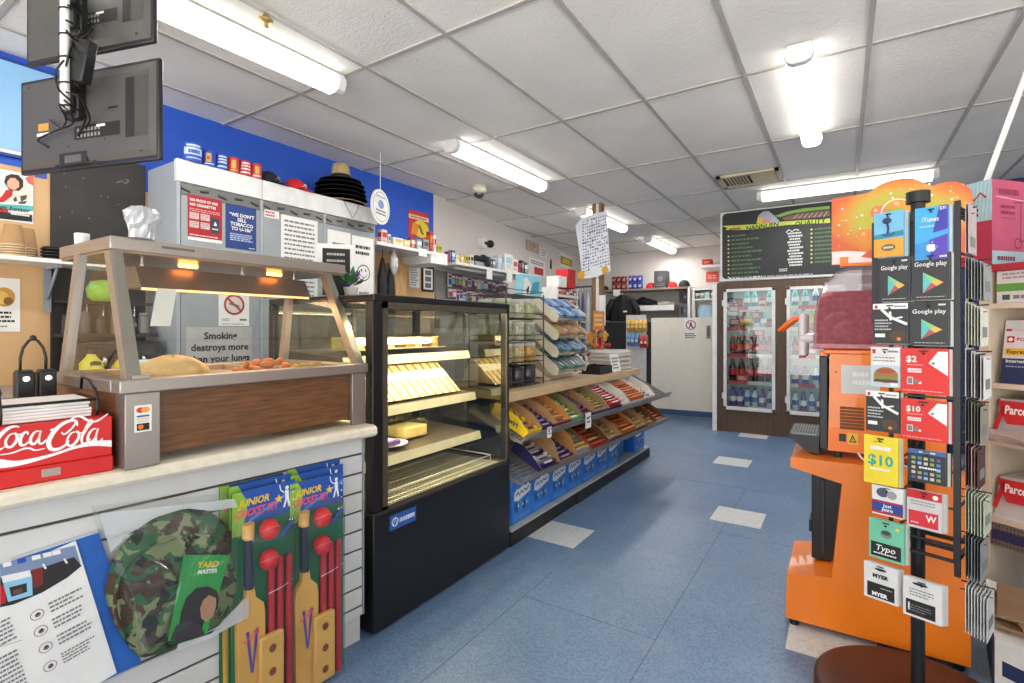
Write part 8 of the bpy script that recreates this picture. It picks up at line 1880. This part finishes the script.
def ww(d, w, h): d.rect(0, h*.78, w, h, RED, 0); d.disc(w*.82, h*.88, w*.08, PAPER, 1); d.bars(w*.1, h*.60, w*.85, h*.74, 2, GREYINK, 1, .35); d.rect(w*.05, h*.06, w*.9, h*.46, M('w_red', '#cf2a34', .45), 0); d.text('W', w*.70, h*.22, h*.17, PAPER, 1, maxw=w*.3, bold=.02); d.bars(w*.12, h*.12, w*.35, h*.17, 1, PAPER, 1)
def typo(d, w, h): d.rect(w*.06, h*.06, w*.92, h*.42, INK, 0); d.text('Typo', w*.47, h*.22, h*.14, PAPER, 1, maxw=w*.62, slant=.2); d.bars(w*.14, h*.12, w*.82, h*.17, 1, PAPER, 1, .6); d.disc(w*.5, h*.66, w*.17, M('typo_grey', '#77827e', .5), 0, h*.1); d.disc(w*.5, h*.70, w*.13, M('typo_dark', '#3b4442', .5), 1, h*.06); d.disc(w*.82, h*.84, w*.06, YELLOW, 1)
def myer(d, w, h): d.text('MYER', w*.5, h*.62, h*.10, INK, 1, maxw=w*.74, bold=.05); d.rect(w*.10, h*.06, w*.90, h*.46, INK, 0); d.text('MYER', w*.48, h*.11, h*.10, PAPER, 1, maxw=w*.72, bold=.05); d.bars(w*.5, h*.33, w*.85, h*.38, 1, M('card_grey_text', '#b9b9b8', .5), 1); d.disc(w*.5, h*.86, w*.18, INK, 1, h*.035)
def dk(d, w, h): d.rect(w*.08, h*.06, w*.84, h*.44, INK, 0); d.bars(w*.16, h*.14, w*.78, h*.34, 3, GREYINK, 1, .4, 3); d.rect(w*.14, h*.16, w*.18, h*.36, PAPER, 2); d.bars(w*.18, h*.54, w*.85, h*.76, 3, GREYINK, 1, .4, 4); d.disc(w*.45, h*.88, w*.2, INK, 1, h*.035)
GC = [((874, 214), (903.5, 255), M('card_skyblue', '#6fb3d6', .45), bug, 'blue and mustard gift card with a dark figure, top left of the rack'),
      ((915, 209), (948, 258), M('itunes_cyan', '#3aa6d8', .45), itun, 'blue and violet music gift card with a white apple, top right of the rack'),
      ((879, 259), (910, 301), BK, play, 'black play card with coloured triangle in the left column'),
      ((912, 255), (950, 299), BK, play, 'black play card with coloured triangle under the violet card'),
      ((873, 304), (908, 344), BK, plane_, 'black card with white cross strokes above the burger card'),
      ((910, 302), (949, 346), BK, play, 'black play card with coloured triangle just above the red two dollar card'),
      ((871, 347), (900, 388), M('card_offwhite', '#dcdad6', .45), burger, 'white gift card with a burger picture'),
      ((901, 348), (948, 396), M('card_scarlet', '#d62a24', .5), redc('$2'), 'red two dollar phone card with white tag'),
      ((866, 390), (899, 434), BK, plane_, 'black card with white cross strokes between burger and yellow cards'),
      ((901, 398), (947, 444), M('card_scarlet', '#d62a24', .5), redc('$10'), 'red ten dollar phone card with white tag'),
      ((864, 434), (898, 488), M('card_bright_yellow', '#e6ce2c', .45), yel, 'bright yellow ten dollar card'),
      ((908, 448), (946, 487), BK, apps, 'black gift card covered in small app squares'),
      ((872, 484), (903, 520), M('card_offwhite', '#dcdad6', .45), jj, 'white gift card with blue banner over the mint card'),
      ((907, 488), (942, 534), M('card_paper_grey', '#c9c5c3', .45), ww, 'grey and red gift card with a white letter W'),
      ((869, 517), (904, 566), M('card_mint', '#6fbf9c', .45), typo, 'mint green gift card with black box'),
      ((864, 560), (898, 607), M('card_offwhite', '#dcdad6', .45), myer, 'white gift card with bold black letters, bottom left of the rack'),
      ((903, 575), (942, 627), M('card_offwhite', '#dcdad6', .45), dk, 'white gift card with black block, bottom right of the rack')]
for a, c, m, f, lb in GC: front_card(a, c, m, f, lb)
# stacks seen edge on, on the right face of the rack
ROW = [(204, 254, ['#c9b3b6', '#b7a6a8'], 2, 'pinkish'), (257, 299, ['#8f9092', '#6f7175', '#a5a6a6'], 7, 'grey'), (302, 344, ['#c9c9b8', '#b4b6a4', '#d0cfc2'], 6, 'cream'), (348, 395, ['#d9d6d3', '#3a3a3c', '#c4c1bf'], 7, 'white and black'), (398, 440, ['#6a6a58', '#4b4540', '#8a8578'], 6, 'olive'), (442, 484, ['#8d5a5a', '#4a2a2c', '#b9a3a0'], 5, 'dark pink'), (487, 528, ['#b9bfa6', '#a8b39a', '#cfd0c2'], 7, 'pale green'), (530, 574, ['#6f7472', '#565b5c', '#8a8f8c'], 6, 'slate'), (580, 628, ['#d8d8d6', '#c9c9c8', '#e0e0de'], 8, 'white')]
for r, (y0, y1, cl_, n, nm) in enumerate(ROW):
    lxp = .165
    q1 = rk(962, y0, -.06)[1]; q0 = rk(962, y1, -.06)[1]
    for k in range(n):
        b = B(RT); x = HW+.018+.0066*k; ta = .004*k; b.prism([(x, -.085, q0-ta*.3), (x, .02, q0-ta*.3), (x, .02, q1-ta), (x, -.085, q1-ta)], (.0014, 0, 0), M('side_card_%d_%d' % (r, k % len(cl_)), cl_[k % len(cl_)], .55)); dd_ = D(b, (x+.0014, -.085, q0), (0, 1, 0), (0, 0, 1)); dd_.rect(.02, .02, .085, .05, GREYINK, 0)
        tag(b.done('gift_card'), '%s card hanging edge on, %s from the rack in its stack' % (nm, ('first', 'second', 'third', 'fourth', 'fifth', 'sixth', 'seventh', 'last')[k]), 'gift card', 'cards on the side of the rack')
    b = B(RT); b.tube([(HW, -.032, q1-.012), (HW+.022+.0066*n, -.032, q1-.009)], .0022, BLACK, 6); b.tube([(HW, -.05, q1-.03), (HW+.02+.0066*n, -.05, q1-.03)], .0015, BLACK, 5); b.done('display_hook', gr)

# ================================================================== mail shelf unit at the far right
UC = V((.505, 2.87, 0)); UA = math.atan2(-.59, .81); UT = Matrix.Translation(UC) @ Matrix.Rotation(UA, 4, 'Z'); UTi = UT.inverted(); un_ = UT.to_3x3() @ V((0, -1, 0))
def uq(px, py, ly=0):
    q = UTi @ at(px, py, plane=(UT @ V((0, ly, 0)), un_)); return (q.x, q.z)
UCR = M('unit_cream', '#d6c6ae', .5, var=.05)
ut = thing('mail_shelf', 'cream shelving unit of post envelopes and parcel bags at the right edge', 'shelving unit', UC, UA)
x0, x1 = uq(979, 400)[0], uq(990, 400)[0]
b = B(UT); b.box((x0, 0, 0), (x1, .34, uq(985, 270)[1]), UCR, .002); b.done('upright', ut)
b = B(UT); b.box((.62, 0, 0), (.66, .34, 1.42), UCR, .002); b.done('upright', ut)
b = B(UT); b.box((x1, .32, .2), (.62, .34, 1.42), M('unit_back', '#b9b0a2', .6)); b.done('back_panel', ut)
zs2 = [uq(1005, 303)[1], uq(1005, 384)[1], uq(1005, 442)[1], uq(1005, 520)[1]]
for z in zs2: b = B(UT); b.box((x1, .004, z-.022), (.62, .32, z), UCR, .002); b.done('shelf_board', ut)
BA, BBk, bd_ = V((.43, 2.315, 0)), V((.50, 2.85, 0)), V((.81, -.59, 0))
b = B(); b.prism([BA, BA+bd_*.45, BBk+bd_*.55, BBk], (0, 0, .205), M('unit_white', '#dcdad6', .5)); dsk = D(b, BA, bd_, Z3); dsk.rect(.02, .09, .3, .14, M('label_navy', '#26325c', .5)); b.done('base_box', ut)
b = B(); sn_ = V((-.99, .13, 0)); b.prism([BA+sn_*.001+Z3*.002, BBk+sn_*.001+Z3*.002, BBk+sn_*.001+Z3*.198, BA+sn_*.001+Z3*.198], sn_*.003, M('side_navy', '#24304f', .6)); b.done('side_sheet', ut)
b = B(UT); z = zs2[3]; b.box((x1+.002, .0, z-.115), (.62, .003, z-.024), M('perforated_steel', '#8f9296', .35, .6)); dp = D(b, (x1, 0, z-.11), (1, 0, 0), (0, 0, 1))
for i in range(24):
    for j in range(6): dp.disc(.008+.012*i, .008+.014*j, .0035, DARK, 0, n=6)
b.done('perforated_panel', ut)
# stock
def flat(lx0, lx1, ly, z0, z1, m, draw=None, lean=.0, name='post_envelope', label='', cat='envelope', grp=None, th=.004):
    b = B(UT); b.prism([(lx0, ly, z0), (lx1, ly, z0), (lx1, ly+lean, z1), (lx0, ly+lean, z1)], (0, th, 0), m)
    if draw:
        vv = V((0, lean, z1-z0)).normalized(); d = D(b, (lx0, ly, z0), (1, 0, 0), vv); draw(d, lx1-lx0, (V((0, lean, z1-z0))).length)
    return tag(b.done(name), label, cat, grp)
NV = M('post_navy', '#22315c', .5); PRED = M('post_red', '#c4262e', .5); PYL = M('post_yellow', '#e9b42c', .5)
za = zs2[1]
def e1(d, w, h): d.rect(0, 0, w, h*.46, NV, 0); d.rect(w*.0, h*.49, w, h*.6, PYL, 0); d.rect(w*.02, h*.74, w*.09, h*.86, PRED, 1); d.disc(w*.055, h*.80, w*.024, PAPER, 2); d.text('POST', w*.12, h*.77, h*.055, PRED, 1, 'L', w*.2, .02)
def e2(d, w, h): d.rect(0, 0, w, h*.48, NV, 0); d.rect(w*.03, h*.54, w, h*.67, PYL, 0); d.text('Express', w*.05, h*.575, h*.07, INK, 1, 'L', w*.45, .02); d.text('International', w*.05, h*.40, h*.06, PAPER, 1, 'L', w*.6, .02); d.bars(w*.05, h*.3, w*.4, h*.35, 1, M('post_pale', '#9aa3bd', .5), 1); d.rect(w*.04, h*.78, w*.13, h*.90, PRED, 1); d.disc(w*.085, h*.84, w*.028, PAPER, 2); d.text('POST', w*.16, h*.815, h*.06, PRED, 1, 'L', w*.22, .02)
ex0 = uq(990.5, 350, .06)[0]-.012
flat(x1+.006, x1+.27, .06, za+.001, za+.26, M('envelope_white', '#d9d4d2', .5), e1, .04, 'post_envelope', 'white navy and yellow post envelope standing behind another on the mail shelf')
flat(uq(1000, 350, .02)[0], uq(1000, 350, .02)[0]+.26, .02, za+.001, za+.215, M('envelope_white', '#d9d4d2', .5), e2, .035, 'post_envelope', 'front express envelope with yellow band on the mail shelf')
SAT = M('satchel_grey', '#cdc9c6', .4)
def satchel(z, px, label, hh, red=True):
    lx = uq(px, 410, .02)[0]
    b = B(UT); rings = []
    for k, (dz, w_, dp_) in enumerate(((0, .30, .22), (.012, .31, .23), (hh*.6, .31, .225), (hh, .29, .19))):
        rings.append([(lx, .01, z+.001+dz), (lx+w_, .01, z+.001+dz), (lx+w_, .01+dp_, z+.001+dz), (lx, .01+dp_, z+.001+dz)] if k == 0 else [(lx+.004*k, .01+.012*k, z+.001+dz), (lx+w_, .01+.012*k, z+.001+dz), (lx+w_, .01+dp_, z+.001+dz), (lx+.004*k, .01+dp_, z+.001+dz)])
    b.loft(rings, SAT, smooth=False)
    d = D(b, (lx, .0035, z), (1, 0, 0), V((0, .018, hh)))
    d = D(b, (lx, .011, z+.012), (1, 0, 0), V((0, .18, 1)), lift=.012)
    if red: d.poly([(.012, hh*.9), (.25, hh*.9), (.25, hh*.4), (.05, hh*.35), (.03, hh*.6)], PRED, 0); d.text('Parcel', .04, hh*.60, hh*.19, PAPER, 1, 'L', .075, .03); d.poly([(.005, hh*.2), (.02, hh*.15), (.045, hh*.8), (.03, hh*.85)], PRED, 0)
    return tag(b.done('parcel_bag'), label, 'parcel bag', 'parcel bags on the mail shelf')
satchel(zs2[2], 993, 'white and red parcel bag on the shelf just under the envelopes', .17)
satchel(zs2[3], 993, 'white and red parcel bag on the lower mail shelf', .165)
b = B(UT); CRP = GLASS('crumpled_plastic', '#dcdad8', .12, .15, '#cfcbc8', .5); rc = random.Random(3); rings = []
for k in range(7): rings.append([(x1-.015+.05*k, -.012+.03*math.cos(2*PI*i/10)+rc.uniform(-.006, .006), zs2[2]+.028+.025*math.sin(2*PI*i/10)+rc.uniform(-.006, .006)) for i in range(10)])
b.bm.free(); b = B(UT); rings = [[(x, y-.02, z) for x, y, z in g] for g in rings]; b.loft(rings, CRP, smooth=False); tag(b.done('plastic_wrap'), 'crumpled clear plastic wrap hanging over the mail shelf edge', 'plastic wrap')
flat(uq(993, 560)[0], uq(993, 560)[0]+.25, -.001-.006, zs2[3]-.085, zs2[3]-.05, M('label_navy', '#26325c', .5), None, 0, 'shelf_label', 'navy strip label on the perforated lower panel', 'label')
KRM = M('mailer_kraft', '#8d6f52', .75, var=.12, scale=8)
KT = Matrix.Translation((BA+BBk)/2 + bd_*.155) @ Matrix.Rotation(-.13, 4, 'Z')
for i in range(7):
    b = B(KT); z = .2055+.0085*i; rot = (-.25, .12, -.1, .3, -.18, .2, -.05)[i]
    cx = (.0, .01, -.02, .015, 0, .02, .0)[i]; cy = (.0, .02, -.01, .01, .02, -.02, .0)[i]
    b.box((cx-.12, cy-.15, z), (cx+.12, cy+.15, z+.008), KRM, .001, rot=rot)
    if i == 6: d = D(b, (cx-.12, cy-.15, z+.008), (1, 0, 0), (0, 1, 0)); d.rect(.08, .08, .2, .2, M('mailer_red', '#8f2f28', .6), 0)
    tag(b.done('cardboard_mailer'), 'topmost brown cardboard mailer with a red print, on the white base box' if i == 6 else 'flat brown cardboard mailer in the fanned pile on the white base box', 'mailer', 'mailers on the base box')
# boxes on top of the unit
ztop_u = zs2[0]
wb = (x1+.016, .60)
z1b = uq(1000, 271)[1]
b = B(UT); b.box((wb[0], .01, ztop_u+.0005), (wb[1], .22, z1b), M('box_offwhite', '#d9cfca', .5), .003); d = D(b, (wb[0], .01, ztop_u), (1, 0, 0), (0, 0, 1)); hb = z1b-ztop_u
d.rect(0, hb*.36, wb[1]-wb[0], hb*.60, M('box_green', '#5f9a3f', .5), 0); d.bars(.02, hb*.72, .16, hb*.95, 2, M('box_pinktext', '#a88a8c', .5), 0); d.rect(.02, hb*.10, .045, hb*.26, M('box_darkgreen', '#3b5a44', .5), 0); d.bars(.055, hb*.10, .2, hb*.26, 1, GREYINK, 0, .7)
tag(b.done('packaged_box'), 'off white box with a green band under the pink scooter box', 'box')
z2b = z1b+.03
b = B(UT); b.box((wb[0]-.012, .0, z1b+.0005), (wb[1], .2, z2b), M('box_crimson', '#b3283a', .5), .003); tag(b.done('packaged_box'), 'flat crimson box squeezed between the pink scooter box and the green banded box', 'box')
SBo = at(992, 262, plane=(UT @ V((0, -.01, 0)), un_)); SBz = z2b+.0005; zt2 = at(992, 178.5, plane=(UT @ V((0, -.01, 0)), un_)).z
fd = V((.66, .75, 0)).normalized(); sd = V((-.75, .66, 0)).normalized()
o_ = V((SBo.x, SBo.y, SBz)); HH = zt2-SBz
sb = thing('scooter_box', 'pink scooter carton standing on top of the cream shelving unit', 'carton', o_ + (fd*.25+sd*.08))
b = B(); pk = M('scooter_pink', '#b9506f', .45); c4 = [o_, o_+fd*.5, o_+fd*.5+sd*.16, o_+sd*.16]
b.prism(c4, (0, 0, HH), pk)
d = D(b, o_, fd, Z3); LB = M('scooter_paleblue', '#9fc0c8', .45); PK2 = M('scooter_magenta', '#8a3048', .5)
d.rect(0, 0, .5, HH*.16, LB, 0); d.bars(.03, HH*.04, .14, HH*.11, 1, PK2, 1, .7); d.bars(.04, HH*.82, .16, HH*.90, 1, PK2, 0, .9, 3, 0); d.stroke([(.02, HH*.80), (.35, HH*.74)], .004, M('scooter_rose', '#e6a9bb', .5), 0); d.bars(.05, HH*.58, .14, HH*.72, 2, PK2, 0, .5)
d.stroke([(.17, HH*.76), (.17, HH*.30)], .005, PK2, 0); d.stroke([(.13, HH*.74), (.22, HH*.77)], .005, PK2, 0); d.ring(.155, HH*.26, .018, .024, PK2, 0); d.stroke([(.16, HH*.28), (.30, HH*.36)], .008, PK2, 0); d.stroke([(.05, HH*.55), (.14, HH*.55)], .003, PK2, 0)
us = -sd; os_ = o_ + sd*.16
d = D(b, os_, us, Z3); d.rect(0, HH*.52, .16, HH, LB, 0)
for i in range(12): d.stroke([(-.0+.014*i, HH*.53), (.014*i-.0+.012, HH*.99)] if .014*i+.012 < .16 else [(.158, HH*.6), (.16, HH*.9)], .0025, M('scooter_hatch', '#c3d8dc', .5), 1)
d.rect(0, 0, .16, HH*.52, M('scooter_red', '#b52c48', .45), 0); d.text('XOX', .08, HH*.78, .03, RED, 2, maxw=.1, slant=.1) if 0 else d.stroke([(.03, HH*.78), (.05, HH*.86), (.065, HH*.78), (.08, HH*.87), (.095, HH*.78), (.12, HH*.86), (.14, HH*.79)], .009, M('scooter_red', '#b52c48', .45), 2); d.bars(.02, HH*.57, .12, HH*.69, 2, INK, 2, .6, 3)
b.done('carton', sb)
# leaning white pole with a small white box behind
pA = at(984, 188, Y=3.55); pB = at(1018, 96, Y=3.35); dv = (pB-pA)
ptop = pA + dv*((CEIL-.01-pA.z)/dv.z); pbot = pA - dv*.5
b = B(); b.tube([(pbot.x, pbot.y, .0), pbot, pA, ptop], .013, WHITE, 10); tag(b.done('leaning_pole'), 'white pole leaning up to the ceiling behind the pink scooter carton', 'pole')
q = at(1010, 169, Y=6.62); b = B(); b.box((q.x-.06, 6.6, q.z-.08), (q.x+.06, 6.658, q.z+.08), WHITE, .006); tag(b.done('wall_box'), 'small white electrical box on the navy wall above the pink carton', 'wall box')
